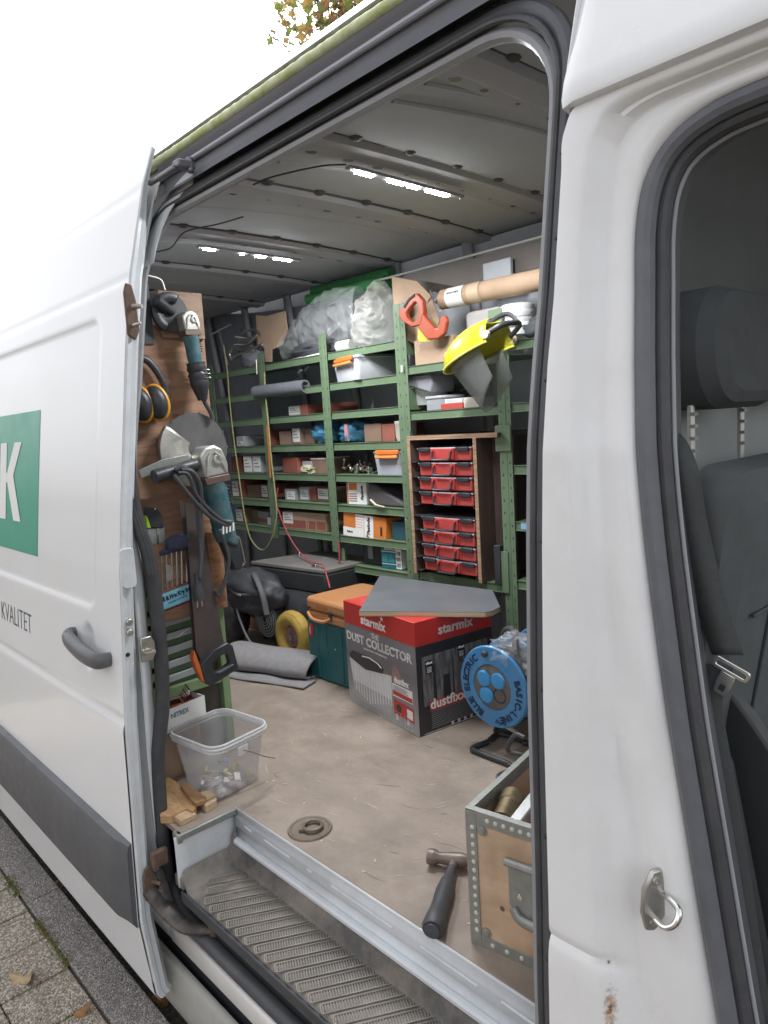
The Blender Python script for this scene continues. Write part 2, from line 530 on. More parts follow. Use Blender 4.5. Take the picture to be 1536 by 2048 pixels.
for i in range(46):
    a = rnd.uniform(0, 6.28); z0 = rnd.uniform(2.6, 5.4)
    ln = rnd.uniform(1.3, 2.4) * (1 if z0 < 4.4 else .75)
    st = Vector((0, 0, z0)); d = Vector((math.cos(a), math.sin(a), rnd.uniform(.1, .75)))
    pts = [st, st + d * ln * .4 + Vector((0, 0, .1)), st + d * ln * .75 + Vector((0, 0, .1)), st + d * ln + Vector((0, 0, -.15))]
    pts = spline(pts, 4)
    bl.tube(pts, [.035 * (1 - .85 * j / len(pts)) for j in range(len(pts))], n=5)
    for j in range(3, len(pts)):
        for q in range(7):
            tw = pts[j] + Vector((rnd.gauss(0, .28), rnd.gauss(0, .28), rnd.gauss(-.06, .24)))
            bl.tube([pts[j], (pts[j] + tw) / 2 + Vector((0, 0, .05)), tw], [.006, .004, .002], n=3)
            for w in range(8):
                put_leaf(tw + Vector((rnd.gauss(0, .08), rnd.gauss(0, .08), rnd.gauss(-.02, .08))), rnd.uniform(.045, .085))
bl.build('branch', bark, tree)
for k, c in enumerate(((.10, .12, .045), (.20, .14, .06), (.15, .085, .055))):
    lv[k].build('crown', leafm('autumn_leaf_%d' % k, c), tree, smooth=0)

# ================================================================ unseen houses added across the street so the door paint has something to mirror
brick_m = mat('house_brick', (.24, .13, .09), .85, 0, .2, 3)
roof_m = mat('house_tiles', (.10, .07, .06), .8, 0, .2, 6)
for hx, hw, hh, hl in ((-15, 9, 4.4, 'low unseen brick house added across the street, mirrored in the door beyond the lettering'), (-4.5, 10, 5.0, 'wide unseen brick house added across the street, mirrored in the green lettered door'), (7, 9, 4.6, 'unseen brick house added across the street behind the photographer')):
    h = thing('added_brick_house', hl, 'house', (hx, -15, 0), 0, 'unseen houses added across the street')
    b = B(); b.bb((-hw / 2, -6, 0), (hw / 2, 0, hh * .62)); b.build('wall', brick_m, h)
    b = B(); b.prism([(-6.4, hh * .6), (.4, hh * .6), (-3, hh * 1.15)], -hw / 2 - .3, hw / 2 + .3, Matrix(((0, 0, 1, 0), (1, 0, 0, 0), (0, 1, 0, 0), (0, 0, 0, 1)))); rf = b.build('roof', roof_m, h)
    b = B(); b.bb((hw * .2, -3.4, hh), (hw * .2 + .6, -2.8, hh * 1.3)); b.build('chimney', brick_m, rf)
    for k in range(3):
        b = B(); b.bb((-hw * .36 + k * hw * .27, -.02, .9), (-hw * .36 + k * hw * .27 + 1.3, .03, 2.2)); wd = b.build('window', white_pl, h)
        b = B(); b.bb((-hw * .36 + k * hw * .27 + .1, .031, 1.0), (-hw * .36 + k * hw * .27 + 1.2, .036, 2.1)); b.build('pane', mat('window_glass', (.05, .06, .07), .08), wd)

# ================================================================ van
van = thing('panel_van', 'white panel van with its side door slid open on a cargo space full of tools', 'van', (0, 0, 0))
ZB = [.20, .35, .64, .83, 1.02, 1.33, 1.54, 1.68, 1.80, 1.89, 2.09, 2.19, 2.30, 2.45, 2.60]
YB = [.03, .004, -.004, -.004, .002, .007, .017, .027, .046, .066, .098, .117, .15, .20, .27]
def yb(z): return interp(z, ZB, YB)
ZD = [.10, .13, .37, .60, .95, 1.16, 1.37, 1.57, 1.97, 2.17, 2.41, 2.54, 2.62]
YD = [-.055, -.075, -.10, -.094, -.084, -.067, -.053, -.028, .027, .059, .12, .168, .22]
def yd(z): return interp(z, ZD, YD)
FZ = .63

# floor board of worn film-faced plywood
floor_m = mat('worn_floor', (.30, .245, .20), .6, 0, .16, 5, bump=.15, bs=60, dirt=(.17, .135, .108), dirt_amt=.8, dirt_scale=3.6, stretch=(1, 1.7, 1))
b = B()
b.prism([(-2.7, 0.03), (.112, 0.008), (.112, .187), (1.40, .187), (1.40, 1.88), (-2.7, 1.88)], FZ - .018, FZ)
b.build('floor', floor_m, van, bevel=.003)
# scraps and shavings on the boards
b = B()
for i in range(60):
    x, y = random.uniform(-.2, 1.0), random.uniform(.22, 1.0)
    s = random.uniform(.0015, .005); a = random.uniform(0, 6.3)
    b.box((0, 0, 0), (s * random.uniform(1, 4), s, .0014), rotm(0, 0, a, (x, y, FZ + .0008)))
b.build('shavings', mat('wood_shaving', (.5, .42, .3), .8, 0, .3, 50), van, kind='stuff')
# scuffs and drag marks worn into the boards
for nm, cc, n_ in (('scuff_marks', (.40, .35, .30), 150), ('drag_marks', (.17, .14, .115), 45)):
    b = B()
    for i in range(n_):
        x, y = random.uniform(-.3, 1.15), random.uniform(.22, 1.05)
        if y < .24 and x < .2: continue
        a = random.gauss(.5, .5); ln = random.uniform(.01, .12); w = random.uniform(.0006, .0022)
        c_ = random.uniform(-.5, .5) * ln
        P_ = [Vector((x, y, 0)), Vector((x + ln * .5 * math.cos(a) - c_ * .15 * math.sin(a), y + ln * .5 * math.sin(a) + c_ * .15 * math.cos(a), 0)), Vector((x + ln * math.cos(a), y + ln * math.sin(a), 0))]
        nrm = Vector((-math.sin(a), math.cos(a), 0)) * w
        zz = Vector((0, 0, FZ + .0004 + .000002 * i))
        b.add([P_[0] + zz, P_[1] + nrm + zz, P_[2] + zz, P_[1] - nrm + zz], [(0, 3, 2, 1)])
    b.build(nm, mat(nm, cc, .7, 0, .2, 40), van, smooth=0, kind='stuff')
# far side, rear, ceiling
b = B()
def farw(u, v):
    z = .2 + 2.3 * v
    return (-2.7 + 4.1 * u, 1.88 - max(0, z - 1.3) * .13, z)
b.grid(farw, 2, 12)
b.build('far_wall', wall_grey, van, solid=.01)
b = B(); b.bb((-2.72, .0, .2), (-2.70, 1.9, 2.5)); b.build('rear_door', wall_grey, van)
for i in range(9):   # pressed upright ribs of the far side
    x = -2.4 + i * .45
    b = B(); b.grid(lambda u, v: (x + .05 * (u - .5), 1.865 - max(0, .2 + 2.3 * v - 1.3) * .13 - .012, .2 + 2.3 * v), 2, 12)
    b.build('wall_rib', inner_paint, van, solid=.02)
def ceil_z(y): return 2.522 - .022 * ((y - 1.02) / .8) ** 2
ceil_m = mat('ceiling_paint', (.33, .333, .345), .8, 0, .06, 3, spec=.2, dirt=(.40, .39, .39), dirt_amt=.5, dirt_scale=2)
b = B()
b.grid(lambda u, v: (-2.7 + 4.1 * u, .30 + 1.45 * v, ceil_z(.30 + 1.45 * v) + .004 * math.sin(u * 40) * math.sin(v * math.pi)), 80, 20)
b.build('ceiling', ceil_m, van, solid=.006)
for x in (-1.62, -1.30, -.84, -.34, .14, .62, .73):       # long pressed swages between the bows
    b = B()
    b.tube([(x + .1 * math.sin(k * .2), .5 + .09 * k, ceil_z(.5 + .09 * k) + .004) for k in range(12)], .012, n=8)
    b.build('ceiling_swage', ceil_m, van)
BOWS = (.92, .395, -.03, -.585, -1.15, -1.75)
bow_m = mat('bow_paint', (.31, .308, .325), .75, 0, .06, 4, spec=.2, dirt=(.36, .31, .31), dirt_amt=.5, dirt_scale=5)
sealant = mat('sealant', (.05, .05, .052), .6, 0, .2, 30)
for bi, x in enumerate(BOWS):
    b = B()
    ys = [.30 + 1.45 * k / 18 for k in range(19)]
    sec = [(0, 0.002), (-.004, -.010), (-.014, -.020), (-.085, -.022), (-.098, -.018), (-.104, -.010), (-.15, -.008), (-.155, .002)]
    b.grid(lambda u, v: (x + sec[round(u * 7)][0], .30 + 1.45 * v, ceil_z(.30 + 1.45 * v) + sec[round(u * 7)][1]), 8, 19)
    bow = b.build('roof_bow', bow_m, van, smooth=28)
    b = B()
    for k in range(10):
        y = .38 + k * .135 + random.uniform(-.02, .02)
        z = ceil_z(y) - .0095
        b.add([(q[0], q[1], 0) for q in circ(random.choice((.006, .010, .014)), 10)], [tuple(range(10))], Matrix.Translation((x - .128, y, z)) @ Matrix.Diagonal((1, 1.3, 1, 1)))
    b.build('bow_hole', black_plastic, bow, smooth=0, kind='stuff')
    b = B()
    for k in range(7):
        y = .36 + k * .21
        b.ball((x + .008, y, ceil_z(y) - .004), (.016, .022, .010), 8, 6)
    b.tube([(x + .003, .30 + 1.45 * k / 18, ceil_z(.30 + 1.45 * k / 18) - .002) for k in range(19)], .0045, n=5)
    b.build('sealant_bead', sealant, bow)
# cable dangling along the ceiling
for pts in ([(.30, .62, 2.48), (.2, .60, 2.50), (.08, .52, 2.49), (.0, .50, 2.485)], [(-.31, .66, 2.49), (-.42, .62, 2.485), (-.55, .56, 2.48), (-.75, .60, 2.47), (-.9, .58, 2.48)]):
    b = B(); b.tube(spline(pts, 6), .0026, n=6); b.build('lamp_wire', black_plastic, van)

# roof skin with the algae-grown drip rail
def algae_mat():
    m = mat('algae_rail', (.62, .66, .44), .6, 0, .05, 20, bump=.3, bs=80, dirt=(.36, .43, .05), dirt_amt=.95, dirt_scale=26)
    return m
b = B()
rp = [(.205, 2.50), (.222, 2.535), (.24, 2.562), (.262, 2.583), (.30, 2.605), (.45, 2.65), (1.0, 2.68), (1.6, 2.65), (1.78, 2.58), (1.90, 2.3), (1.99, 1.3), (1.98, .3)]
b.grid(lambda u, v: (-3.0 + 5.2 * u, rp[round(v * 11)][0], rp[round(v * 11)][1]), 40, 12)
b.build('roof_skin', paint, van, smooth=60)
b = B()
gp = [(.212, 2.516), (.200, 2.512), (.190, 2.503), (.186, 2.494), (.190, 2.486), (.202, 2.484)]
b.grid(lambda u, v: (-2.9 + 4.24 * u, gp[round(v * 5)][0] + .0015 * noise.noise(Vector((u * 300, v * 3, 0))), gp[round(v * 5)][1] + .002 * noise.noise(Vector((u * 260, 1, v)))), 360, 6)
b.build('drip_rail', algae_mat(), van, smooth=60)
# grime line above the algae
b = B(); b.tube([(-2.9 + 4.2 * k / 60, .213 + .001 * noise.noise(Vector((k, 0, 0))), 2.523) for k in range(61)], .007, n=6)
b.build('grime_line', mat('grime', (.20, .20, .15), .9, 0, .4, 30), van)
# header over the opening: two pressed channels, shade on white paint coloured in as dark grey, and the upper runner rail
hdr = mat('header_shade_grey', (.15, .152, .17), .4, 0, .06, 6)
b = B()
hp = [(.196, 2.484), (.199, 2.470), (.206, 2.462), (.212, 2.440), (.208, 2.420), (.196, 2.404), (.172, 2.386)]
b.grid(lambda u, v: (-.02 + 1.36 * u, hp[round(v * 6)][0], hp[round(v * 6)][1]), 30, 7)
b.build('door_header', hdr, van, smooth=50)
b = B(); b.tube([(-.02, .203, 2.454), (1.32, .203, 2.454)], .007, n=10); b.build('runner_rail', mat('runner', (.36, .37, .41), .4, .2, .05, 5), van)
b = B(); b.grid(lambda u, v: (-.02 + 1.4 * u, .20 + .14 * v, 2.385 + .115 * v), 20, 4); b.build('header_lining', mat('header_lining', (.17, .175, .19), .5), van, solid=.004)

# rubber seal round the opening
def loop_pts(inset=0.0, dy=.045):
    pts = []
    zt, zl, zr, rc = 2.375 - inset, .40, .40, .17
    x0, x1 = -.13 + inset, 1.318 - inset
    for k in range(26): pts.append((x0, zl + (zt - rc - zl) * k / 25))
    for k in range(1, 10):
        a = R(180 - 90 * k / 10); pts.append((x0 + rc + rc * math.cos(a), zt - rc + rc * math.sin(a)))
    for k in range(21): pts.append((x0 + rc + (x1 - x0 - 2 * rc) * k / 20, zt))
    for k in range(1, 10):
        a = R(90 - 90 * k / 10); pts.append((x1 - rc + rc * math.cos(a), zt - rc + rc * math.sin(a)))
    for k in range(26): pts.append((x1, zt - rc - (zt - rc - zr) * k / 25))
    return [(x, yb(z) + dy - .012 * sstep(2.1, 2.37, z), z) for x, z in pts]
lp = loop_pts(.0, .042)
b = B(); b.tube(lp, .0155, n=10); b.build('opening_seal', rubber_grey, van)
b = B(); b.tube(loop_pts(.026, .050), .0115, n=8); b.build('seal_lip', seal_grey, van)
b = B(); b.tube(loop_pts(.012, .030), .006, n=8); b.build('seal_lip', rubber, van)
# screws along the front seal
b = B()
for z in (.9, 1.1, 1.33, 1.55, 1.78, 1.98, 2.1): b.ball((1.322, yb(z) + .0255, z), .0035, 8, 6)
b.build('seal_screw', black_plastic, van)
# sagging lower run of black rubber on the rear jamb
b = B()
_jp = [(263, 885), (263, 930), (265, 985), (281, 1060), (297, 1112), (307, 1168), (316, 1248), (323, 1330), (325, 1410), (321, 1455), (316, 1505), (318, 1580), (326, 1680), (337, 1757)]
_cp = Vector((1.91, -.81, 1.73))
def jamb_pt(px, py, x):
    w = (_rt * (px - 768) + _dn * (py - 1024) + _fw * 1420).normalized()
    return _cp + w * ((x - _cp.x) / w.x)
jr = [jamb_pt(a, c, -.004) for a, c in _jp]
jr += [Vector((.03, .010, .415)), Vector((.10, .0, .385)), Vector((.24, -.005, .375)), Vector((.6, -.006, .372)), Vector((1.3, -.006, .372))]
jr = spline(jr, 6)
b.tube(jr, [min(.021, .011 + .0004 * k) if k < 40 else .021 for k in range(len(jr))], n=12, flat=.85)
b.build('jamb_rubber', rubber, van)
for off in (-9, -3):
    b = B(); b.tube(spline([jamb_pt(a + off, c, .012) for a, c in ((264, 905), (262, 960), (268, 1010), (283, 1060), (299, 1110), (306, 1150))], 6), .0062, n=8); b.build('jamb_hose', rubber, van)

# near side wall behind the opening and its jamb
b = B()
b.grid(lambda u, v: (-2.98 + 2.96 * u, yb(.2 + 2.35 * v) + .0, .2 + 2.35 * v), 2, 40)
b.build('rear_side_panel', paint, van, solid=.004)
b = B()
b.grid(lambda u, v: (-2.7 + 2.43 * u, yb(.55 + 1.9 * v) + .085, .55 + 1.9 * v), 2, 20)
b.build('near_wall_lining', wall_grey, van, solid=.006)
b = B()
b.grid(lambda u, v: (-.004 - .02 * u * u, yb(.35 + 2.05 * v) - .012 + (.040 - .036 * sstep(1.32, 1.6, .35 + 2.05 * v)) * u, .35 + 2.05 * v), 5, 40)
b.build('rear_jamb', jamb_paint, van, solid=.005)
b = B()
def top_cnr(u, v):
    a = R(180 - 90 * v)
    r = .17 + .05 * (1 - u)
    x, z = .17 + r * math.cos(a) - .02 * (1 - u), 2.215 + r * math.sin(a)
    return (x, yb(z) + .028 - .012 * sstep(2.1, 2.37, z), z)
b.grid(top_cnr, 3, 12)
b.build('jamb_corner', jamb_paint, van, solid=.003)

# ---- step well
b = B()
b.grid(lambda u, v: (.112 + 1.29 * u, .187 - (.006 if .35 < v < .8 else 0) - .02 * max(0, .25 - v) * 4 * .6, .535 + .0935 * v), 2, 13)
b.build('step_riser', jamb_paint, van, solid=.003)
for xx, ln in ((.17, .035), (.27, .12), (.47, .02), (.57, .22), (.88, .16), (1.1, .1)):
    b = B(); b.tube([(xx, .1805, .592), (xx + ln, .1805, .590)], .0035, n=8); b.build('riser_swage', jamb_paint, van)
b = B(); b.tube([(.13, .172, .536), (1.39, .172, .534)], .012, n=10); b.build('riser_foot', jamb_paint, van)
b = B(); b.grid(lambda u, v: (.108, -.01 + .20 * u, .47 + .15 * v), 6, 6); b.build('step_end_wall', jamb_paint, van, solid=.004)
b = B(); b.bb((.095, .0, .609), (.122, .185, .628)); b.bb((.085, -.004, .6), (.118, .012, .628)); b.build('floor_edging', zinc, van, bevel=.003)
tray_m = mat('tray_plastic', (.095, .092, .09), .6, 0, .2, 7, bump=.1, bs=200, dirt=(.36, .31, .25), dirt_amt=.9, dirt_scale=4)
pad_m = mat('tray_grip', (.18, .163, .145), .7, 0, .25, 9, dirt=(.40, .345, .28), dirt_amt=.85, dirt_scale=6)
b = B()
def tray(u, v):
    x = .118 + 1.28 * u
    y = -.004 + .178 * v
    rim = .022 * (1 - sstep(0, .05, v)) * 0 + .050 * sstep(.86, 1.0, v) + .045 * (1 - sstep(0, .022, u))
    lip = -.012 * (1 - sstep(0, .04, v))
    return (x, y, .475 + rim + lip)
b.grid(tray, 90, 40)
trayo = b.build('step_tray', tray_m, van, smooth=60)
b = B(); b.bb((.118, -.012, .432), (1.40, -.003, .466)); b.build('tray_edge', rubber, van, bevel=.004)
b = B(); b.bb((.075, -.006, .462), (.124, .05, .50)); b.build('tray_corner', tray_m, van, bevel=.006)
pad = None
for i in range(29):
    x = .135 + i * .0435
    if pad is None:
        b = B()
        b.ring(rrect(.196, .030, .008, 3), rrect(.190, .024, .006, 3), 0, .0030)
        for k in range(30):
            b.box((-.092 + k * .00634, 0, .0010), (.0030, .0235, .0020))
        pad = b.build('grip_pad', pad_m, trayo, smooth=0)
        o = pad
    else:
        o = copy_part(pad, trayo)
    L_ = .196 if i > 2 else (.11, .145, .18)[i]
    o.scale = (L_ / .196, 1, 1)
    o.location = (x + .049 + .01 * 0, .081 - (0 if i > 2 else -.02 + .01 * i), .4755)
    o.rotation_euler = (0, 0, R(60))
# sill: track lips, rocker
b = B()
sp = [(.002, .325), (-.006, .322), (-.010, .300), (-.006, .262), (.004, .247)]
b.grid(lambda u, v: (.02 + 1.5 * u, sp[round(v * 4)][0], sp[round(v * 4)][1]), 2, 5); b.build('sill_rail', paint_dirty, van, solid=.004)
b = B(); b.bb((.02, .01, .30), (1.5, .06, .42)); b.build('track_recess', black_plastic, van)
b = B(); b.tube([(.02, .004, .345), (1.5, .004, .345)], .012, n=8); b.build('track_rubber', rubber, van)
b = B()
sp2 = [(.0, .178), (-.012, .168), (-.022, .13), (-.026, .08), (-.022, .03), (-.008, .008)]
b.grid(lambda u, v: (-2.2 + 3.8 * u, .012 + sp2[round(v * 5)][0], sp2[round(v * 5)][1]), 2, 6)
b.build('rocker', mat('rocker_paint', (.38, .38, .35), .5, 0, .08, 4, dirt=(.22, .2, .16), dirt_amt=.6, dirt_scale=3), van, solid=.004)
b = B(); b.bb((-2.9, .20, .10), (1.6, 1.9, .60)); b.bb((-2.9, .03, .12), (1.6, .21, .40)); b.build('underbody', black_plastic, van)
# lashing ring let into the floor
zc = FZ + .001
ring_m = mat('worn_brass_steel', (.19, .15, .11), .5, .2, .2, 40, dirt=(.12, .1, .08), dirt_amt=.6, dirt_scale=40)
lr = B(Matrix.Translation((.378, .262, zc)) @ Matrix.Diagonal((1.18, 1.18, 1, 1)))
lr.lathe([(.044, .0015), (.046, .0035), (.051, .004), (.053, .0)], 32, cap=False)
lr.lathe([(.0, .0006), (.04, .0009), (.044, .0015)], 32, cap=False)
lro = lr.build('lashing_point', ring_m, van)
b = B(Matrix.Translation((.378, .262, zc + .009)) @ Matrix.Rotation(.9, 4, 'Z'))
b.tube([(.008 + .026 * math.cos(a * math.pi / 10), .026 * math.sin(a * math.pi / 10), .0) for a in range(20)], .005, n=8, closed=True)
b.box((-.022, 0, -.003), (.014, .034, .008)); b.build('ring', ring_m, lro)

# ---- sliding door
def ddisp(x, z):
    d = .002 * sstep(2.37, 2.43, z) + .0028 * math.exp(-((z - 2.403) / .012) ** 2)
    d += .0035 * math.exp(-((z - 2.165) / .009) ** 2) + .002 * sstep(2.14, 2.165, z)
    # recessed field with rounded corners
    rx, rz, hx, hz, rc = -1.155, 1.665, 1.02, .425, .07
    qx, qz = abs(x - rx) - hx + rc, abs(z - rz) - hz + rc
    sd = math.hypot(max(qx, 0), max(qz, 0)) + min(max(qx, qz), 0) - rc
    d += .007 * (1 - sstep(-.022, .0, sd))
    d += .005 * math.exp(-((z - .965) / .009) ** 2) - .004 * (1 - sstep(.93, .965, z))
    e = math.hypot((x + .215) / .058, (z - 1.125) / .080)
    d += .020 * (1 - sstep(.45, 1.0, e))
    return d
NX = 150
dxs = [-2.05 + 2.08 * (1 - (1 - k / (NX - 1)) ** 1.6) for k in range(NX)]
dzs = [.105 + 2.46 * k / 259 for k in range(260)]
b = B()
b.grid(lambda u, v: (dxs[round(u * (NX - 1))], yd(dzs[round(v * 259)]) + ddisp(dxs[round(u * (NX - 1))], dzs[round(v * 259)]), dzs[round(v * 259)]), NX, 260)
door_p = mat('door_paint', (.79, .80, .81), .30, 0, .012, 2, coat=.35, rvar=.05, dirt=(.62, .56, .47), dirt_amt=.12, dirt_scale=1.6)
door = b.build('sliding_door', door_p, van, smooth=50)
# inner skin and front edge face of the door
b = B()
ep = [(.030, 0), (.034, .006), (.031, .017), (.026, .020), (.025, .034), (.020, .037), (.010, .046)]
def edge(u, v):
    z = .115 + 2.40 * v
    k = round(u * 6)
    w = 1.0 - .55 * sstep(2.2, 2.5, z)
    return (ep[k][0], yd(z) + ep[k][1] * w + (.0005 if k == 0 else 0), z)
b.grid(edge, 7, 120)
b.build('door_edge', jamb_paint, door, smooth=40)
b = B(); b.grid(lambda u, v: (-2.05 + 2.02 * u, yd(.3 + 2.15 * v) + .045, .3 + 2.15 * v), 2, 40); b.build('door_inner_skin', jamb_paint, door)
# lower protection moulding
b = B()
tp = [(-.004, .612), (.020, .604), (.030, .585), (.032, .50), (.033, .42), (.028, .375), (.010, .358), (-.004, .356)]
def trimf(u, v):
    x = -2.05 + 2.074 * u
    k = round(v * 7)
    end = sstep(-.06, .024, x)
    return (x, yd(tp[k][1]) - .004 - tp[k][0] * (1 - .55 * end), tp[k][1] + (-.0 if k > 3 else 0))
b.grid(trimf, 60, 8)
b.add([(.024, yd(tp[k][1]) - .004 - tp[k][0] * .45, tp[k][1]) for k in range(8)], [tuple(range(8))])
b.build('side_moulding', dark_plastic, door, smooth=30)
# handle
hm = mat('handle_plastic', (.115, .118, .125), .4, 0, .06, 30, bump=.05, bs=600)
b = B()
hp_ = spline([(-.318, -.068, 1.150), (-.310, -.090, 1.149), (-.27, -.101, 1.143), (-.18, -.106, 1.131), (-.10, -.105, 1.124), (-.062, -.098, 1.122), (-.052, -.070, 1.122)], 6)
b.tube(hp_, [.015 + .006 * math.sin(math.pi * min(1, k / 36)) for k in range(len(hp_))], n=16, flat=1.35)
b.build('door_handle', hm, door, smooth=60)
b = B(frame((-.285, -.103, 1.158), '-y')); b.lathe([(.0, .006), (.012, .006), (.014, 0)], 16); b.build('key_lock', black_plastic, door)
# latches, screws, striker on the door edge
def on_edge(y, z): return frame((.036, y, z), '+x')
b = B(on_edge(.055, 2.07)); b.prism([(-.02, -.06), (0, -.075), (.014, -.05), (.012, .03), (.004, .07), (-.012, .075), (-.02, .05)], -.004, .006)
la = b.build('upper_latch', rusty, door, bevel=.003)
b = B(on_edge(.055, 2.07)); b.cyl((.0, .015, .0), (.016, .012, .028), .008, .006, 10); b.cyl((-.004, -.035, 0), (.012, -.03, .02), .006, .004, 10); b.build('latch_pin', steel, la)
for z in (1.237, 1.208):
    b = B(on_edge(yd(z) + .020, z)); b.lathe([(.0095, -.006), (.0095, .003), (.007, .005), (0, .0052)], 16); b.build('screw_cap', steel, door)
b = B(on_edge(yd(1.16) + .012, 1.148)); b.lathe([(.006, -.002), (.006, .0005), (0, .0006)], 12); b.build('drain_hole', black_plastic, door)
b = B(on_edge(yd(1.4) + .020, 1.385)); b.prism(rrect(.04, .11, .012), -.006, .003); b.build('buffer_cover', mat('pale_plastic', (.62, .64, .66), .4), door, bevel=.002)
b = B(frame((.024, .004, 1.147), '+x')); b.prism([(-.018, -.035), (.014, -.035), (.024, -.015), (.024, .015), (.014, .035), (-.018, .035)], -.004, .006)
sk = b.build('catch_plate', steel, door, bevel=.003)
b = B(frame((.032, .004, 1.147), '+x')); b.tube([(-.012, -.008, -.004), (-.012, -.008, .008), (.014, -.008, .010), (.014, -.008, -.004)], .006, n=8)
for z in (.022, -.022): b.lathe([(.007, 0), (.007, .003), (0, .0035)], 12, M=Matrix.Translation((-.004, z, -.003)))
b.build('catch_bolt', steel, sk)
b = B(on_edge(-.062, .475)); b.prism([(-.018, -.04), (-.004, -.058), (.012, -.03), (.014, .03), (.004, .056), (-.012, .05), (-.02, .02)], -.004, .005)
lb = b.build('lower_latch', rusty, door, bevel=.003)
b = B(on_edge(-.062, .475)); b.cyl((.006, .006, 0), (.02, .004, .03), .007, .005, 10); b.cyl((.01, -.022, 0), (.024, -.02, .03), .006, .004, 10); b.build('latch_pin', rusty, lb)
# swinging arms of the door: upper and lower
b = B(); b.box((.095, .148, 2.42), (.15, .014, .013)); b.box((.172, .172, 2.428), (.035, .05, .020)); b.cyl((.18, .185, 2.41), (.18, .185, 2.448), .010); b.build('upper_arm', mat('arm_steel', (.2, .2, .21), .45, .6, .15, 20), door, bevel=.004)
arm_m = mat('arm_black', (.06, .056, .052), .55, .3, .25, 20, dirt=(.2, .16, .12), dirt_amt=.6, dirt_scale=20)
b = B()
ap = spline([(.03, -.055, .455), (.07, -.050, .43), (.13, -.040, .405), (.19, -.030, .398), (.235, .002, .402), (.26, .018, .405)], 5)
b.tube(ap, [.03 - .0006 * k for k in range(len(ap))], n=10, flat=.55)
b.tube(spline([(.03, -.03, .50), (.06, -.03, .455), (.10, -.035, .41)], 5), .014, n=8, flat=.5)
b.build('lower_arm', arm_m, door)
b = B(); b.cyl((.25, .012, .388), (.25, .012, .425), .014); b.cyl((.262, .02, .40), (.275, .03, .41), .008); b.build('arm_roller', rusty, door)
b = B(); b.box((.045, -.03, .545), (.02, .05, .05), None); b.build('arm_bracket', rusty, door, bevel=.006)
# livery: green field and lettering on the recessed panel
green_vinyl = mat('green_vinyl', (.045, .33, .225), .35, 0, .03, 4)
b = B()
b.grid(lambda u, v: (-1.85 + 1.19 * u, yd(1.354 + .496 * v) + .007 - .0012, 1.354 + .496 * v), 12, 24)
b.build('livery_field', green_vinyl, door, smooth=60)
b = B()
def strip(b, x0, z0, x1, z1, w, off):
    n = 14
    b.grid(lambda u, v: (x0 + (x1 - x0) * v + (u - .5) * w, yd(z0 + (z1 - z0) * v) + off, z0 + (z1 - z0) * v), 2, n)
strip(b, -1.065, 1.462, -1.065, 1.747, .080, .0046)
strip(b, -1.0, 1.60, -.890, 1.747, .082, .0043)
strip(b, -.985, 1.635, -.885, 1.462, .085, .0040)
b.build('livery_letter', white_print, door, smooth=60)
b = B()
t = text('KVALITET', .075, frame((-.92, -.0745, 1.103), '-y'), mat('grey_vinyl', (.10, .10, .105), .4), door, 'livery_lettering', sx=.82, weight=-.0012)
me = t.data
for q in me.vertices: q.co.y = yd(q.co.z) - .0008 + (q.co.y + .0745) * .5
# ================================================================ pillar between the doors, cab
def pillar_paint():
    m = mat('pillar_paint', (.80, .805, .815), .30, 0, .02, 3, coat=.4, rvar=.08, dirt=(.52, .48, .40), dirt_amt=.22, dirt_scale=6)
    N, L = m.node_tree.nodes, m.node_tree.links
    b = N['Principled BSDF']
    src = b.inputs['Base Color'].links[0].from_socket
    tc = N.new('ShaderNodeTexCoord')
    mask = None
    for (x, z, sx, sz, lo) in ((1.437, .900, .010, .046, .8), (1.431, .962, .0035, .004, .3)):
        mp = N.new('ShaderNodeMapping'); mp.vector_type = 'POINT'
        mp.inputs['Location'].default_value = (-x / sx, 0, -z / sz)
        mp.inputs['Scale'].default_value = (1 / sx, 0.0, 1 / sz)
        L.new(tc.outputs['Object'], mp.inputs[0])
        ln = N.new('ShaderNodeVectorMath'); ln.operation = 'LENGTH'; L.new(mp.outputs[0], ln.inputs[0])
        nz = N.new('ShaderNodeTexNoise'); nz.inputs['Scale'].default_value = 160; nz.inputs['Detail'].default_value = 6
        L.new(tc.outputs['Object'], nz.inputs['Vector'])
        ad = N.new('ShaderNodeMath'); ad.operation = 'MULTIPLY_ADD'; ad.inputs[1].default_value = 1.7; L.new(nz.outputs[0], ad.inputs[0]); L.new(ln.outputs['Value'], ad.inputs[2])
        mr = N.new('ShaderNodeMapRange'); mr.inputs[1].default_value = 1.9 - lo * .3; mr.inputs[2].default_value = 1.1 - lo * .3; mr.inputs[3].default_value = 0; mr.inputs[4].default_value = .95
        L.new(ad.outputs[0], mr.inputs[0])
        if mask is None: mask = mr.outputs[0]
        else:
            mxn = N.new('ShaderNodeMath'); mxn.operation = 'MAXIMUM'; L.new(mask, mxn.inputs[0]); L.new(mr.outputs[0], mxn.inputs[1]); mask = mxn.outputs[0]
    rc = N.new('ShaderNodeValToRGB'); rn = N.new('ShaderNodeTexNoise'); rn.inputs['Scale'].default_value = 220
    L.new(tc.outputs['Object'], rn.inputs['Vector']); L.new(rn.outputs[0], rc.inputs[0])
    rc.color_ramp.elements[0].color = (.10, .035, .01, 1); rc.color_ramp.elements[0].position = .35
    rc.color_ramp.elements[1].color = (.55, .26, .06, 1); rc.color_ramp.elements[1].position = .65
    mx = N.new('ShaderNodeMix'); mx.data_type = 'RGBA'
    L.new(mask, mx.inputs[0]); L.new(src, mx.inputs[6]); L.new(rc.outputs[0], mx.inputs[7])
    L.new(mx.outputs[2], b.inputs['Base Color'])
    return m
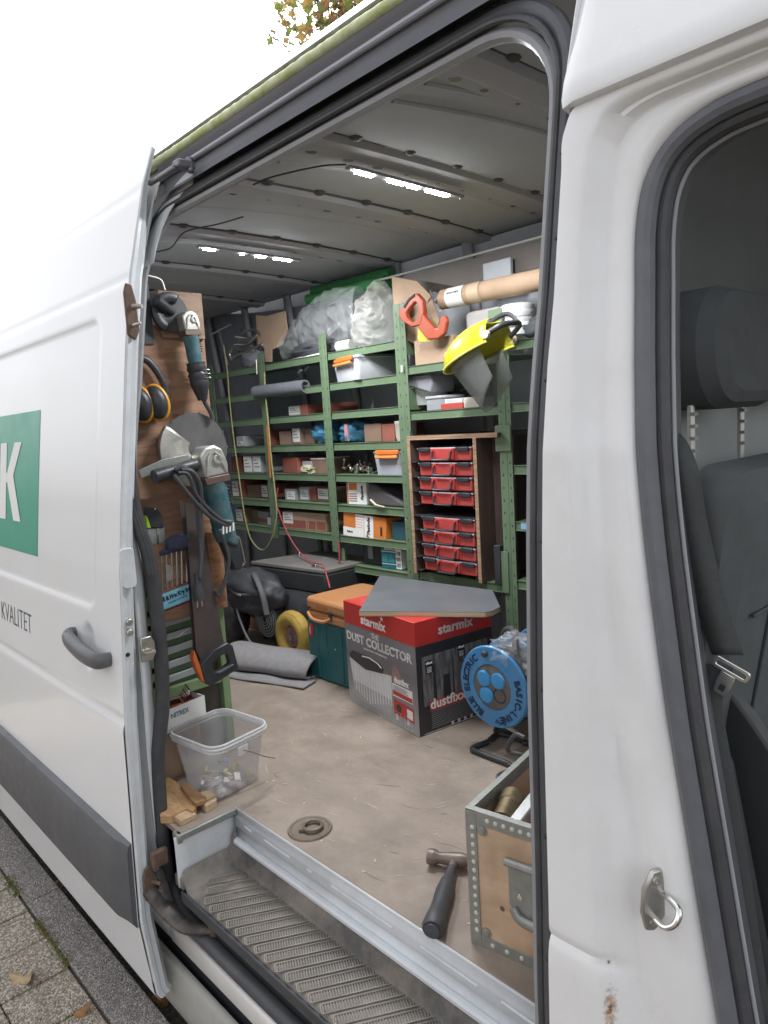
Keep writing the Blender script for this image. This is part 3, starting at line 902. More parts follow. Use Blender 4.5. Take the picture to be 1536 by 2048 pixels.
OP = [(1.70, .20), (1.655, .50), (1.612, .73), (1.568, .964), (1.536, 1.154), (1.504, 1.347), (1.467, 1.609), (1.449, 1.809), (1.441, 1.90), (1.438, 1.97), (1.445, 2.025), (1.468, 2.066), (1.512, 2.092), (1.58, 2.103), (1.75, 2.106), (2.05, 2.106), (2.6, 2.10)]
QP = [(1.337, .20), (1.337, .50), (1.337, .73), (1.337, .964), (1.337, 1.154), (1.337, 1.347), (1.337, 1.609), (1.337, 1.809), (1.337, 1.90), (1.337, 1.98), (1.337, 2.06), (1.337, 2.12), (1.37, 2.155), (1.52, 2.155), (1.72, 2.152), (2.05, 2.15), (2.6, 2.15)]
Os = spline([(x, 0, z) for x, z in OP], 24)
Qs = spline([(x, 0, z) for x, z in QP], 24)
NP = len(Os)
UP_ = [0, .012, .02, .10, .30, .38, .44, .50, .56, .62, .72, .86, .94, .985, 1.0]
DP_ = [.032, .008, .001, 0, .001, .005, .017, .018, .030, .033, .030, .031, .037, .050, .068]
def pillar(u, v):
    i = round(v * (NP - 1)); k = round(u * (len(UP_) - 1))
    p = Qs[i].lerp(Os[i], UP_[k])
    d = DP_[k]
    w = UP_[k]
    if w < .46: d += .0055 * math.exp(-((p.z - .965) / .006) ** 2) - .003 * (1 - sstep(.925, .965, p.z))
    if w > .5: # dents and pressings in the door shut face
        d += .006 * math.exp(-(((p.x - 1.50) / .03) ** 2 + ((p.z - 1.27) / .10) ** 2)) - .003 * math.exp(-(((p.z - 1.16) / .05) ** 2))
        d += .008 * sstep(.98, .80, p.z) * sstep(.5, .7, w)
        g = math.exp(-((p.z - 1.25) / .22) ** 2)
        d += .0045 * g * math.sin((p.x * 1.0 + p.z * .35) * 95) + .008 * g * noise.noise(Vector((p.x * 22, 0, p.z * 7)))
    return (p.x, yb(p.z) + d, p.z)
b = B(); b.grid(pillar, len(UP_), NP)
pil = b.build('door_pillar', pillar_paint(), van, smooth=55)
# side panel over the cab door with its rain lip
b = B()
op_ = [(2.150, .022), (2.146, .006), (2.150, -.012), (2.160, -.016), (2.185, -.014), (2.24, -.006), (2.32, .0), (2.42, .0), (2.52, .01)]
b.grid(lambda u, v: (1.336 + 1.3 * u, yb(op_[round(v * 8)][0]) + op_[round(v * 8)][1] + .010 * (1 - sstep(0, .012, u)), op_[round(v * 8)][0]), 60, 9)
b.build('upper_side_panel', paint, van, smooth=60)
b = B(); b.grid(lambda u, v: (1.336, yb(2.15 + .37 * v) + .05 * u, 2.15 + .37 * v), 4, 12); b.build('panel_return', paint, van, solid=.002)
b = B(); b.tube([(1.345 + .02 * k, yb(2.15) + .004, 2.1475) for k in range(40)], .0035, n=6); b.build('rain_lip_sealer', mat('old_sealer', (.30, .28, .25), .7, 0, .2, 60), van)
b = B(); b.grid(lambda u, v: (1.322 + .016 * u, yb(0.3 + 1.85 * v) + .03 + .004 * u, .3 + 1.85 * v), 3, 40); b.build('front_jamb', rubber_grey, van, solid=.003)
# seal of the cab door
def off_curve(s, dy):
    out = []
    for i in range(NP):
        a, c = Os[max(0, i - 1)], Os[min(NP - 1, i + 1)]
        t = (c - a).normalized()
        n = Vector((t.z, 0, -t.x))
        p = Os[i] + n * s
        out.append((p.x, yb(p.z) + dy, p.z))
    return out
b = B(); b.tube(off_curve(.008, .048), .0135, n=10, flat=1.0); b.build('cab_seal', mat('cab_rubber', (.125, .13, .145), .42, 0, .1, 25), van)
b = B(); b.tube(off_curve(.024, .062), .010, n=10); b.build('cab_seal_lip', rubber, van)
b = B(); b.tube(off_curve(.034, .072), .0032, n=8); b.build('cab_trim_edge', rubber_pale, van)
def inner(u, v):
    i = round(v * (NP - 1)); s = .034 - .012 * u
    a, c = Os[max(0, i - 1)], Os[min(NP - 1, i + 1)]
    t = (c - a).normalized(); n = Vector((t.z, 0, -t.x)); p = Os[i] + n * s
    return (p.x, yb(p.z) + .08 + .04 * u, p.z)
b = B(); b.grid(inner, 3, NP); b.build('cab_pillar_trim', dark_plastic, van)
# striker loop
SKM = Matrix.Translation((1.494, .022, 1.086)) @ Matrix.Rotation(R(60), 4, 'Z') @ frame((0, 0, 0), '-y', R(-5)) @ Matrix.Scale(.82, 4)
stk = B(SKM)
stk.prism([(-.012, -.052), (.004, -.054), (.022, -.028), (.024, .02), (.008, .052), (-.008, .050), (-.022, .018), (-.022, -.022)], -.004, .006)
so = stk.build('striker_plate', steel, van, bevel=.003)
b = B(SKM)
b.tube(spline([(.010, .012, 0), (.013, .013, .024), (.014, .008, .046), (.006, -.010, .050), (-.003, -.022, .040), (-.004, -.025, .020), (-.004, -.026, 0)], 6), .0050, n=10)
b.build('striker_loop', chrome, so)
for y_ in (.032, -.040):
    b = B(SKM); b.lathe([(.008, .005), (.0075, .0085), (.004, .009), (.0035, .007), (0, .007)], 14, M=Matrix.Translation((0, y_, 0))); b.build('striker_screw', steel, so)
# cab interior
bulk_m = mat('bulkhead_lining', (.33, .35, .345), .75, 0, .06, 5, bump=.08, bs=300)
b = B(); b.bb((1.36, .235, .3), (1.385, 1.85, 2.32)); b.build('bulkhead', bulk_m, van)
b = B(); b.bb((1.3855, .24, 1.80), (1.393, 1.85, 2.32)); b.build('bulkhead_upper_lining', mat('upper_lining', (.12, .13, .13), .85, 0, .06, 6, bump=.1, bs=300), van)
b = B(); b.bb((1.36, .32, 2.38), (2.6, 1.85, 2.42)); b.build('cab_headliner', bulk_m, van)
b = B(); b.bb((1.36, .06, .25), (2.6, 1.85, .42)); b.build('cab_floor', black_plastic, van)
seat_m = mat('seat_cloth', (.085, .093, .097), .9, 0, .12, 18, bump=.25, bs=700)
seat_side = mat('seat_vinyl', (.035, .04, .042), .6, 0, .1, 12)
def pill(b, c, d, r, M=None, n=5):
    """soft box: rounded-rectangle outline with a domed front and back"""
    w, h, t = d
    for (f0, f1, z0, z1) in ((1, 1, -t * .25, t * .25), (1, .9, t * .25, t * .43), (.9, .72, t * .43, t * .5), (1, .9, -t * .25, -t * .43), (.9, .72, -t * .43, -t * .5)):
        A = rrect(w * f0, h * f0, r * f0, n); C = rrect(w * f1, h * f1, r * f1, n)
        k = len(A)
        b.add([(c[0] + p[0], c[1] + p[1], c[2] + z0) for p in A] + [(c[0] + p[0], c[1] + p[1], c[2] + z1) for p in C], [(i, (i + 1) % k, k + (i + 1) % k, k + i) if z1 > z0 else (i, k + i, k + (i + 1) % k, (i + 1) % k) for i in range(k)], M)
    for s in (1, -1):
        C = rrect(w * .72, h * .72, r * .72, n); k = len(C)
        b.add([(c[0] + p[0], c[1] + p[1], c[2] + s * t * .5) for p in C], [tuple(range(k)) if s > 0 else tuple(range(k))[::-1]], M)
b = B(frame((1.475, .50, 1.30), '+x') @ Matrix.Rotation(R(9), 4, 'X'))
pill(b, (-.015, -.05, 0), (.71, .80, .11), .05)
seat = b.build('seat', seat_m, van, smooth=70)
b = B(frame((1.80, .50, .92), 'up')); pill(b, (0, 0, 0), (.5, .62, .16), .08); b.build('seat_cushion', seat_m, seat, smooth=70)
b = B(); b.bb((1.55, .18, .42), (2.05, .82, .86)); b.build('seat_box', seat_side, seat, bevel=.03)
b = B(); b.prism([(1.50, .45), (1.62, .45), (1.60, .95), (1.545, 1.25), (1.50, 1.25)], 0, .02, frame((0, .165, 0), '-y')); b.build('recliner_cover', black_plastic, seat, bevel=.01)
hr_m = mat('headrest_cloth', (.058, .064, .069), .85, 0, .12, 20, bump=.2, bs=600)
for yy, zz in ((.345, 1.812), (.71, 1.83)):
    b = B(frame((1.455, yy, zz), '+x')); pill(b, (0, 0, 0), (.31, .176, .11), .085, None, 10)
    h = b.build('headrest', hr_m, seat, smooth=70)
    for s in (-1, 1):
        b = B(); y0 = yy - .005 + s * .095
        b.cyl((1.452, y0, 1.62), (1.452, y0, 1.76), .0055, n=10)
        b.build('headrest_post', mat('post_steel', (.55, .55, .52), .35, .6), h)
        b = B()
        for k in range(4): b.box((1.456, y0, 1.665 + .018 * k), (.008, .012, .005))
        b.build('post_notch', zinc, h)
# seat belt with metal tongue
belt_m = mat('belt_web', (.060, .066, .066), .75, 0, .1, 80, bump=.2, bs=900)
def ribbon(b, pts, w, wd, M=None):
    P = spline(pts, 8); wd = Vector(wd).normalized()
    b.grid(lambda u, v: P[round(v * (len(P) - 1))] + wd * (u - .5) * w, 2, len(P), M)
b = B(); ribbon(b, [(1.452, 0.13, 1.70), (1.478, 0.12, 1.685), (1.500, 0.108, 1.645), (1.509, 0.114, 1.575), (1.525, 0.122, 1.488), (1.548, 0.13, 1.402)], .040, (1, .1, .15))
blt = b.build('seat_belt', belt_m, van, solid=.0016)
b = B(); ribbon(b, [(1.539, 0.128, 1.387), (1.524, 0.128, 1.334), (1.535, 0.128, 1.252), (1.56, 0.128, 1.095), (1.591, 0.128, 0.881)], .036, (1, .1, .1)); b.build('belt_lower_run', belt_m, blt, solid=.0016)
b = B(frame((1.555, 0.124, 1.386), '-y', R(-22)) @ Matrix.Scale(.78, 4))
b.ring(rrect(.064, .022, .008, 4), rrect(.050, .008, .003, 4), 0, .0035)
b.prism([(-.012, -.010), (.012, -.010), (.014, -.03), (.011, -.052), (-.011, -.052), (-.014, -.03)], 0, .0035)
b.build('belt_tongue', chrome, blt, bevel=.001)
b = B(frame((1.555, 0.124, 1.386), '-y', R(-22)) @ Matrix.Scale(.78, 4)); b.prism(rrect(.010, .012, .002, 3, 0, -.038), .0036, .0042); b.build('tongue_slot', black_plastic, blt)

_c = Vector((1.91, -.81, 1.73))
def cab_pt(px, py, y):
    w = (_rt * (px - 768) + _dn * (py - 1024) + _fw * 1420).normalized(); q = _c + w * ((y - _c.y) / w.y); return (q.x, q.z)
b = B(); b.prism([cab_pt(a, c, .19) for a, c in ((1372, 1180), (1395, 1300), (1440, 1360), (1500, 1440), (1580, 1560), (1640, 2150), (1480, 2150), (1420, 1700))], -.03, 0, frame((0, .19, 0), '-y'))
b.build('seat_side_shell', mat('side_shell', (.03, .033, .035), .55, 0, .1, 20), seat, bevel=.006)
for yy in (.27, .50, .73):
    b = B(frame((1.475, .50, 1.30), '+x') @ Matrix.Rotation(R(9), 4, 'X')); b.tube([(yy - .5, -.40 + .05 * k, .0565) for k in range(15)], .0028, n=6); b.build('seat_seam', seat_side, seat)
b = B(frame((1.475, .50, 1.30), '+x') @ Matrix.Rotation(R(9), 4, 'X')); b.tube([(-.30 + .04 * k, .15, .0565) for k in range(16)], .0028, n=6); b.build('seat_seam', seat_side, seat)
# ================================================================ green shelving along the far side
CP = Vector((1.91, -.81, 1.73))
def ray(px, py):
    return (_rt * (px - 768) + _dn * (py - 1024) + _fw * 1420).normalized()
def at_y(px, py, y):
    w = ray(px, py); return CP + w * ((y - CP.y) / w.y)
def at_x(px, py, x):
    w = ray(px, py); return CP + w * ((x - CP.x) / w.x)
def at_z(px, py, z):
    w = ray(px, py); return CP + w * ((z - CP.z) / w.z)

green_m = mat('green_enamel', (.118, .180, .100), .45, 0, .10, 7, dirt=(.16, .185, .14), dirt_amt=.5, dirt_scale=12)
rack = thing('shelving_rack', 'green enamelled steel shelving rack covering the far side of the cargo space', 'shelving', (0, 1.45, FZ))
RM = Matrix.Translation((0, -1.45, -FZ))
SF = 1.45
def post(x, z0, z1, w=.058, y=SF):
    b = B(RM)
    b.bb((x - w / 2, y - .006, z0), (x + w / 2, y - .003, z1))
    b.bb((x - w / 2 + .002, y - .003, z0), (x - w / 2 + .005, y + .032, z1))
    b.bb((x + .004, y - .0075, z0), (x + .007, y - .0058, z1))
    p = b.build('post', green_m, rack, bevel=.0015)
    b = B(RM)
    n = int((z1 - z0) / .05)
    for k in range(n):
        z = z0 + .025 + k * .05
        for dx in (-.016, .019):
            b.add([(x + dx + q[0], y - .0066, z + q[1]) for q in rrect(.005, .011, .0024, 2)], [tuple(range(12))])
    b.build('post_slots', black_plastic, p, smooth=0, kind='stuff')
    return p
def shelf(x0, x1, z, depth=.38):
    b = B(RM)
    b.bb((x0 + .03, SF + .001, z - .018), (x1 - .03, SF + .003, z + .018))
    b.bb((x0 + .012, SF + .003, z + .0135), (x1 - .012, SF + depth, z + .0165))
    b.bb((x0 + .03, SF - .004, z - .018), (x1 - .03, SF + .012, z - .015))
    b.bb((x0 + .03, SF - .0035, z + .0155), (x1 - .03, SF + .003, z + .0180))
    b.build('shelf', green_m, rack, bevel=.0012)
XS = [-1.99, -1.435, -.89, -.345, .205, .76]
post(-1.99, FZ, 2.15); post(-1.435, 1.13, 2.16); post(-.89, 1.10, 2.195); post(-.345, FZ, 2.25, .07); post(.205, FZ, 2.04, .06); post(.76, FZ, 2.1)
post(-.865, FZ, 1.12, .03, SF + .02); post(-1.42, FZ, 1.14, .03, SF + .30)
LV = [2.079, 1.931, 1.79, 1.635, 1.48, 1.327, 1.172]
for i in (0, 1, 2):
    for z in LV: shelf(XS[i], XS[i + 1], z)
shelf(XS[2], XS[3], 1.026)
for z in (1.959, 1.760, 1.044): shelf(XS[3], XS[4], z)
for z in (1.999, 1.766, 1.526, 1.304, 1.069): shelf(XS[4], XS[5], z)
for x0, z0, x1, z1 in ((.150, 2.085, .215, 2.145), (.16, 1.60, .235, 1.70), (.165, 1.03, .20, 1.20), (-.335, 1.53, -.31, 1.70)):
    b = B(RM); b.bb((x0, SF - .013, z0), (x1, SF - .008, z1)); b.build('splice_plate', green_m, rack, bevel=.001)
# low side sheets (green gussets) seen under the top levels
for z0, z1 in ((1.985, 2.12), (1.79, 1.90)):
    b = B(RM); b.bb((-.342, SF + .02, z0), (-.338, SF + .36, z1)); b.build('side_sheet', green_m, rack)

# ---------------------------------------------------------------- cartons and boxes on the shelves
card = mat('cardboard', (.40, .28, .19), .8, 0, .08, 12, bump=.1, bs=90, dirt=(.28, .19, .13), dirt_amt=.3)
card_red = mat('carton_red_brown', (.26, .085, .06), .7, 0, .12, 14)
card_brown = mat('carton_brown', (.20, .13, .095), .8, 0, .15, 12)
card_grey = mat('carton_grey', (.30, .30, .31), .7, 0, .1, 12)
paper = mat('paper_label', (.66, .65, .62), .7, 0, .05, 40)
blue_film = mat('blue_film', (.05, .17, .28), .35, 0, .15, 16)
print_dark = mat('label_print', (.12, .12, .13), .7)
def carton(x0, x1, lvl, h, label, m, lab=None, d=.2, y=None, rz=0.0, stripe=None, name='carton'):
    """small shelf carton; lab = (u0,u1,v0,v1) of a white label on its front"""
    z0 = lvl + .0182
    w = x1 - x0
    yy = SF + .03 if y is None else y
    t = thing(name, label, 'box', ((x0 + x1) / 2, yy, z0), rz)
    b = B(); b.bb((-w / 2, 0, 0), (w / 2, d, h)); b.build('carton_body', m, t, bevel=.002)
    b = B(); b.box((0, d / 2, h + .0006), (.004, d * .98, .001)); b.build('lid_seam', print_dark, t)
    if lab:
        u0, u1, v0, v1 = lab
        b = B(); b.bb((-w / 2 + u0 * w, -.0012, v0 * h), (-w / 2 + u1 * w, -.0002, v1 * h)); l = b.build('label', paper, t)
        b = B()
        for k in range(3):
            vz = (v0 + (v1 - v0) * (.3 + .22 * k)) * h
            b.bb((-w / 2 + (u0 + .1 * (u1 - u0)) * w, -.0016, vz), (-w / 2 + (u0 + (.9 - .2 * k) * (u1 - u0)) * w, -.0013, vz + h * .05))
        b.build('label_print', print_dark, l, smooth=0)
    if stripe:
        b = B(); b.bb((-w / 2 - .0006, -.0006, h * .1), (w / 2 + .0006, d, h * .45)); b.build('colour_band', stripe, t)
    return t
L6, L5, L4, L3, L2, L1, L0 = LV[::-1][0], LV[5], LV[4], LV[3], LV[2], LV[1], LV[0]
# (x0, x1, level, height, material, label box, words)
rows = [
 (-1.30, -1.20, L2, .055, card_grey, (.0, .9, .1, .9), 'pale carton with white end label beside a red one, under the grey foam tube'),
 (-1.19, -1.13, L2, .055, card_red, None, 'small red carton beside a pale one, under the grey foam tube'),
 (-.955, -.925, L2, .05, card_red, (.1, .9, .5, 1), 'tiny red and white packet against the green post below the foam tube'),
 (-1.80, -1.72, L3, .06, card_grey, (.1, .9, .1, .5), 'grey carton alone on the shelf level of the blue bags'),
 (-1.515, -1.475, L3, .085, card_red, (0, .8, .0, .9), 'narrow red carton with white end behind the hanging yellow cord, level with the blue bags'),
 (-1.385, -1.29, L3, .075, card_brown, None, 'plain dark brown carton next to a white labelled one on the blue bag shelf'),
 (-1.28, -1.19, L3, .085, card_brown, (.1, .95, .15, 1), 'brown carton with big white label on the blue bag shelf'),
 (-1.18, -1.10, L3, .08, card_brown, None, 'blank brown carton touching the blue plastic bag'),
 (-1.93, -1.81, L4, .095, card_red, None, 'dull red carton beside the twin white label boxes'),
 (-1.735, -1.655, L4, .10, card_grey, (.05, .95, .05, .95), 'one of two white labelled cartons side by side on the middle shelf'),
 (-1.645, -1.565, L4, .10, card_grey, (.05, .95, .05, .95), 'one of two white labelled cartons side by side on the middle shelf'),
 (-1.37, -1.20, L4, .085, card_red, None, 'long dull red carton behind the post on the middle shelf'),
 (-1.17, -1.08, L4, .065, card_grey, (.1, .9, .1, .7), 'small grey carton between the red one and a lined tray on the middle shelf'),
 (-1.92, -1.80, L5, .105, card_red, (.0, .5, .05, .95), 'red brown carton with half its face white by the grinder body'),
 (-1.79, -1.66, L5, .075, card_brown, None, 'brown carton behind the swinging yellow cord, one level under the twin labels'),
 (-1.65, -1.56, L5, .08, card_red, (.1, .9, .1, .9), 'pinkish carton with white label, one level under the twin labels'),
 (-1.36, -1.26, L5, .065, card_grey, (.2, .9, .1, .8), 'grey carton with pale label right of the narrow post'),
 (-1.25, -1.17, L5, .075, card_grey, (.1, .9, .1, .8), 'second grey carton with pale label beside a red one'),
 (-1.165, -1.105, L5, .08, card_red, None, 'narrow red carton squeezed between pale labelled cartons'),
 (-1.10, -1.00, L5, .075, card_brown, (.05, .95, .2, .9), 'brown carton with white label nearest the wide post, above the long banded carton'),
 (-1.89, -1.79, L6, .09, card_brown, (.0, .7, .1, .9), 'brown carton with white end label on the lowest level, by the grinder tail'),
 (-1.78, -1.70, L6, .08, card_brown, None, 'plain brown carton on the lowest level behind the yellow cord'),
 (-1.69, -1.57, L6, .075, card_grey, None, 'grey carton with red lower band on the lowest level'),
 (-1.55, -1.48, L6, .05, card_grey, (.1, .9, .2, .9), 'flat pale carton on the lowest level against the narrow post'),
]
twin = 'twin white labelled cartons'
for r in rows:
    t = carton(r[0], r[1], r[2], r[3], r[6], r[4], r[5], d=random.uniform(.16, .26), y=SF + random.uniform(.02, .07), rz=random.uniform(-.13, .13),
               stripe=card_red if 'red lower band' in r[6] else None)
    if 'one of two' in r[6]: t['group'] = twin
t = carton(-1.375, -1.01, L6, .095, 'long red and brown carton with white label and paper bands on the lowest level', card, (.02, .25, .3, .95), .18, SF + .025, .05, None)
b = B(); b.bb((-.18, -.0006, .006), (.18, .15, .05)); b.build('red_side', card_red, t)
for u in (.02, .035, .1): b = B(); b.bb((u, -.0016, -.0), (u + .006, -.0008, .095)); b.build('band', card, t)
# blue plastic bags
def lump(b, c, r, seed=0, amp=.25, nu=28, nv=18, fr=3.0, M=None, flat=None):
    def fn(u, v):
        a, e = u * 2 * math.pi, (v - .5) * math.pi
        d = Vector((math.cos(e) * math.cos(a), math.cos(e) * math.sin(a), math.sin(e)))
        k = 1 + amp * noise.noise(d * fr + Vector((seed, seed * 2.3, 0))) + amp * .5 * noise.noise(d * fr * 2.7 + Vector((0, seed, seed)))
        p = Vector((c[0] + r[0] * d.x * k, c[1] + r[1] * d.y * k, c[2] + r[2] * d.z * k))
        if flat is not None: p.z = max(p.z, flat)
        return p
    b.grid(fn, nu, nv, M, closed_u=True)
for x, lab, sd in ((-1.02, 'blue plastic bag of parts slumped against the carton row', 1.3), (-.80, 'second blue plastic bag with a pink strip, beyond the wide post', 4.1)):
    b = B(); lump(b, (0, 0, .05), (.10, .09, .062), sd, .3, flat=0)
    o = b.build('plastic_bag', blue_film, None, smooth=60); o.location = (x, SF + .11, L3 + .0182); tag(o, lab, 'bag')
    if sd > 4:
        b = B(); b.box((.02, -.088, .05), (.022, .01, .08)); b.build('strip', mat('pink_strip', (.45, .22, .22), .5), o)
carton(-.66, -.54, L3, .085, 'plain brown carton beside a lidded cream tub', card_brown, None, .2)
carton(-.535, -.45, L3, .08, 'reddish carton right next to the cream tub', card_red, None, .2)
b = B(); b.lathe([(.0, 0), (.042, 0), (.048, .02), (.05, .075), (.052, .078), (.052, .09), (0, .092)], 28)
o = b.build('cream_tub', mat('cream_plastic', (.52, .49, .42), .5), None); o.location = (-.405, SF + .06, L3 + .0182); tag(o, 'round cream lidded tub by the post above the drawer cabinet', 'tub')
# cloth in a tray on the middle shelf
b = B(); lump(b, (0, 0, .02), (.06, .05, .028), 7.7, .4, flat=0); o = b.build('rag', mat('yellow_rag', (.38, .36, .24), .9), None, smooth=60); o.location = (-1.12, SF + .05, L4 + .0182); tag(o, 'crumpled yellowish rag on the middle shelf', 'rag')
t = thing('parts_tray', 'open dark tray with pale rim beside the yellowish rag', 'tray', (-1.02, SF + .10, L4 + .0182))
b = B(); b.ring(rrect(.15, .15, .012, 3), rrect(.138, .138, .01, 3), .0, .075); b.bb((-.07, -.07, 0), (.07, .07, .004)); b.build('tray_body', card_brown, t)
b = B(); b.ring(rrect(.156, .156, .012, 3), rrect(.136, .136, .01, 3), .075, .080); b.build('rim', paper, t)

# clear storage boxes with orange clips
clear_pl = mat('clear_plastic', (.62, .64, .68), .22, 0, .03, 10, alpha=.42, spec=.6)
clear_dim = mat('milky_plastic', (.55, .56, .59), .3, 0, .04, 10, alpha=.72, spec=.6)
orange_pl = mat('orange_plastic', (.62, .17, .035), .4, 0, .06, 20)
def clear_box(loc, w, h, d, label, rz, m, full=True):
    t = thing('storage_box', label, 'storage box', loc, rz)
    b = B()
    A, C = rrect(w * .86, d * .9, .012, 3), rrect(w * .95, d * .96, .014, 3)
    Ai, Ci = rrect(w * .86 - .006, d * .9 - .006, .010, 3), rrect(w * .95 - .006, d * .96 - .006, .012, 3)
    k = len(A)
    b.add([(p[0], p[1], 0) for p in A] + [(p[0], p[1], h * .86) for p in C], [(i, (i + 1) % k, k + (i + 1) % k, k + i) for i in range(k)] + [tuple(range(k))[::-1]])
    b.build('tub', m, t, solid=.002)
    b = B(); b.prism(rrect(w, d, .016, 3), h * .86, h * .93); b.prism(rrect(w * .92, d * .94, .014, 3), h * .93, h); b.build('lid', m, t, bevel=.003)
    b = B(); b.bb((-w * .33, -d * .5 - .012, h * .80), (w * .38, -d * .5 - .001, h * .985)); c = b.build('clip', orange_pl, t, bevel=.004)
    b = B(); b.bb((-w * .33, -d * .5 - .018, h * .66), (w * .34, -d * .5 - .005, h * .77)); b.build('clip_lever', mat('orange_light', (.74, .27, .07), .4), c, bevel=.003)
    if full:
        b = B(); b.bb((-w * .38, -d * .40, .004), (w * .38, d * .4, h * .22)); b.build('blue_contents', mat('blue_parts', (.10, .25, .52), .5), t)
        b = B(); b.bb((-w * .1, -d * .42, h * .22), (w * .22, -d * .1, h * .36)); b.build('red_contents', mat('red_parts', (.5, .08, .07), .5), t)
    return t
clear_box((-.70, SF + .14, L1 + .0182), .27, .115, .30, 'greyish storage box with orange clip standing askew on the upper shelf', R(-14), clear_dim, False)
t = clear_box((-.475, SF + .13, L4 + .0182), .215, .118, .26, 'clear storage box with orange clip and blue contents beside the metal oddments', 0, clear_pl)
# metal oddments
rnd = random.Random(5)
t = thing('metal_oddments', 'heap of small metal fittings beside the clear orange clipped box', 'fittings', (-.76, SF + .07, L4 + .0182))
for k in range(26):
    b = B(rotm(rnd.uniform(0, 6), rnd.uniform(0, 6), rnd.uniform(0, 6), (rnd.gauss(0, .04), rnd.gauss(0, .025), abs(rnd.gauss(.018, .014)) + .006)))
    if k % 3: b.cyl((-.02, 0, 0), (.02, 0, 0), .005, .003, 8); b.cyl((.014, 0, 0), (.022, 0, 0), .009, None, 6)
    else: b.ring(circ(.013, 12), circ(.008, 12), -.003, .003)
    b.build('fitting', rusty if k % 7 == 0 else steel, t)

# nail cartons with orange and white print
orange_card = mat('orange_carton', (.62, .20, .045), .55, 0, .05, 14)
def nail_box(loc, w, h, d, rz, ry, label, mode):
    t = thing('nail_carton', label, 'box', loc, rot=(0, ry, rz))
    b = B(); b.bb((0, 0, 0), (w, d, h)); b.build('carton_body', white_print if mode == 'white' else orange_card, t, bevel=.002)
    F = Matrix.Translation((0, 0, 0)) @ frame((0, -.0012, 0), '-y')
    if mode == 'white':
        b = B(F); b.prism([(.004, .004), (.012, .004), (.012, h - .004), (.004, h - .004)], 0, .0004); b.prism([(.02, h * .62), (w * .55, h * .62), (w * .55, h * .9), (.02, h * .9)], 0, .0004); b.build('orange_print', orange_card, t)
        for k in range(4): b = B(F); b.prism(rrect(w * .42, .004, .001, 2, w * .32, h * (.15 + .1 * k)), 0, .0005); b.build('print_line', card_red, t, smooth=0)
        text('Paslode', .017, F @ Matrix.Translation((w * .80, h * .5, .0006)) @ Matrix.Rotation(R(90), 4, 'Z'), black_print, t, weight=.0008, shear=.2)
    else:
        b = B(F); b.prism([(.0, .0), (w * .72, .0), (w * .72, h), (w * .30, h), (w * .30, h * .38), (0, h * .38)], 0, .0005); b.build('white_print', white_print, t)
        for k in range(5): b = B(F); b.prism(rrect(w * .2, .0022, .0008, 2, w * .38, h * (.45 + .11 * k)), .0005, .0011); b.build('nail_print', orange_card, t, smooth=0)
        b = B(F); b.prism([(w * .50, 0), (w * .506, 0), (w * .506, h), (w * .50, h)], .0005, .0009); b.build('fold_line', print_dark, t, smooth=0)
        text('Paslode', .020, F @ Matrix.Translation((w * .61, h * .56, .0009)) @ Matrix.Rotation(R(90), 4, 'Z'), black_print, t, weight=.0010, shear=.2)
        text('P', .022, F @ Matrix.Translation((w * .60, h * .12, .0009)) @ Matrix.Rotation(R(90), 4, 'Z'), card_red, t, weight=.0012, shear=.2)
        text('Paslode', .010, F @ Matrix.Translation((w * .16, h * .20, .0009)), black_print, t, weight=.0006, shear=.2)
        text('IM350', .012, F @ Matrix.Translation((w * .9, h * .45, .0009)) @ Matrix.Rotation(R(90), 4, 'Z'), black_print, t, weight=.0008)
    return t
nail_box((-.82, SF + .03, L5 + .0182), .135, .118, .12, R(5), 0, 'white nail carton with upright black brand lettering, standing level', 'white')
nail_box((-.835, SF + .005, L6 + .020), .30, .118, .10, R(2), R(4), 'large orange and white nail carton tilted forward on its shelf', 'orange')
# dark bag with white edge, teal carton, black case, drill carton
b = B(); b.prism([(-.10, 0), (.16, 0), (.14, .02), (.02, .07), (-.06, .105), (-.10, .11)], -.2, -.01, frame((0, 0, 0), '-y'))
o = b.build('dark_pouch', mat('dark_pouch', (.09, .08, .085), .7), None, bevel=.01); o.location = (-.56, SF + .02, L5 + .0182); tag(o, 'slanting dark pouch beside the level white nail carton', 'pouch')
b = B(); b.tube([(-.055, 0, .034), (-.01, -.01, .012), (.055, -.012, .004)], [.006, .007, .004], n=6, flat=.5); o = b.build('wood_shim', mat('pale_wood', (.62, .52, .38), .7), None); o.location = (-.555, SF - .0, L5 + .0182); tag(o, 'pale bent wooden shim poking out in front of the dark pouch', 'shim')
carton(-.505, -.39, L6, .085, 'dark teal carton wedged beside the tilted orange nail carton', mat('teal_carton', (.03, .085, .115), .6), None, .2)
t = thing('black_case', 'small black case with grey catch beside the teal drill carton', 'case', (-.68, SF + .05, 1.026 + .0182))
b = B(); b.bb((-.07, 0, 0), (.07, .2, .10)); b.build('shell', black_plastic, t, bevel=.008)
b = B(); b.bb((-.025, -.006, .03), (.012, -.001, .105)); b.build('catch', mat('grey_catch', (.2, .2, .21), .5), t, bevel=.002)
t = thing('drill_carton', 'teal power tool carton with white lettering and a barcode on its end', 'box', (-.52, SF + .03, 1.026 + .0182), R(5))
b = B(); b.bb((-.065, 0, 0), (.065, .16, .115)); b.build('carton_body', mat('teal_print', (.02, .15, .19), .5, 0, .2, 30), t, bevel=.002)
text('HITACHI', .016, frame((0, -.0012, .099), '-y'), white_print, t, weight=.0009)
for zz in (.082, .022): b = B(); b.bb((-.062, -.0012, zz), (.062, -.0006, zz + .003)); b.build('print_line', white_print, t)
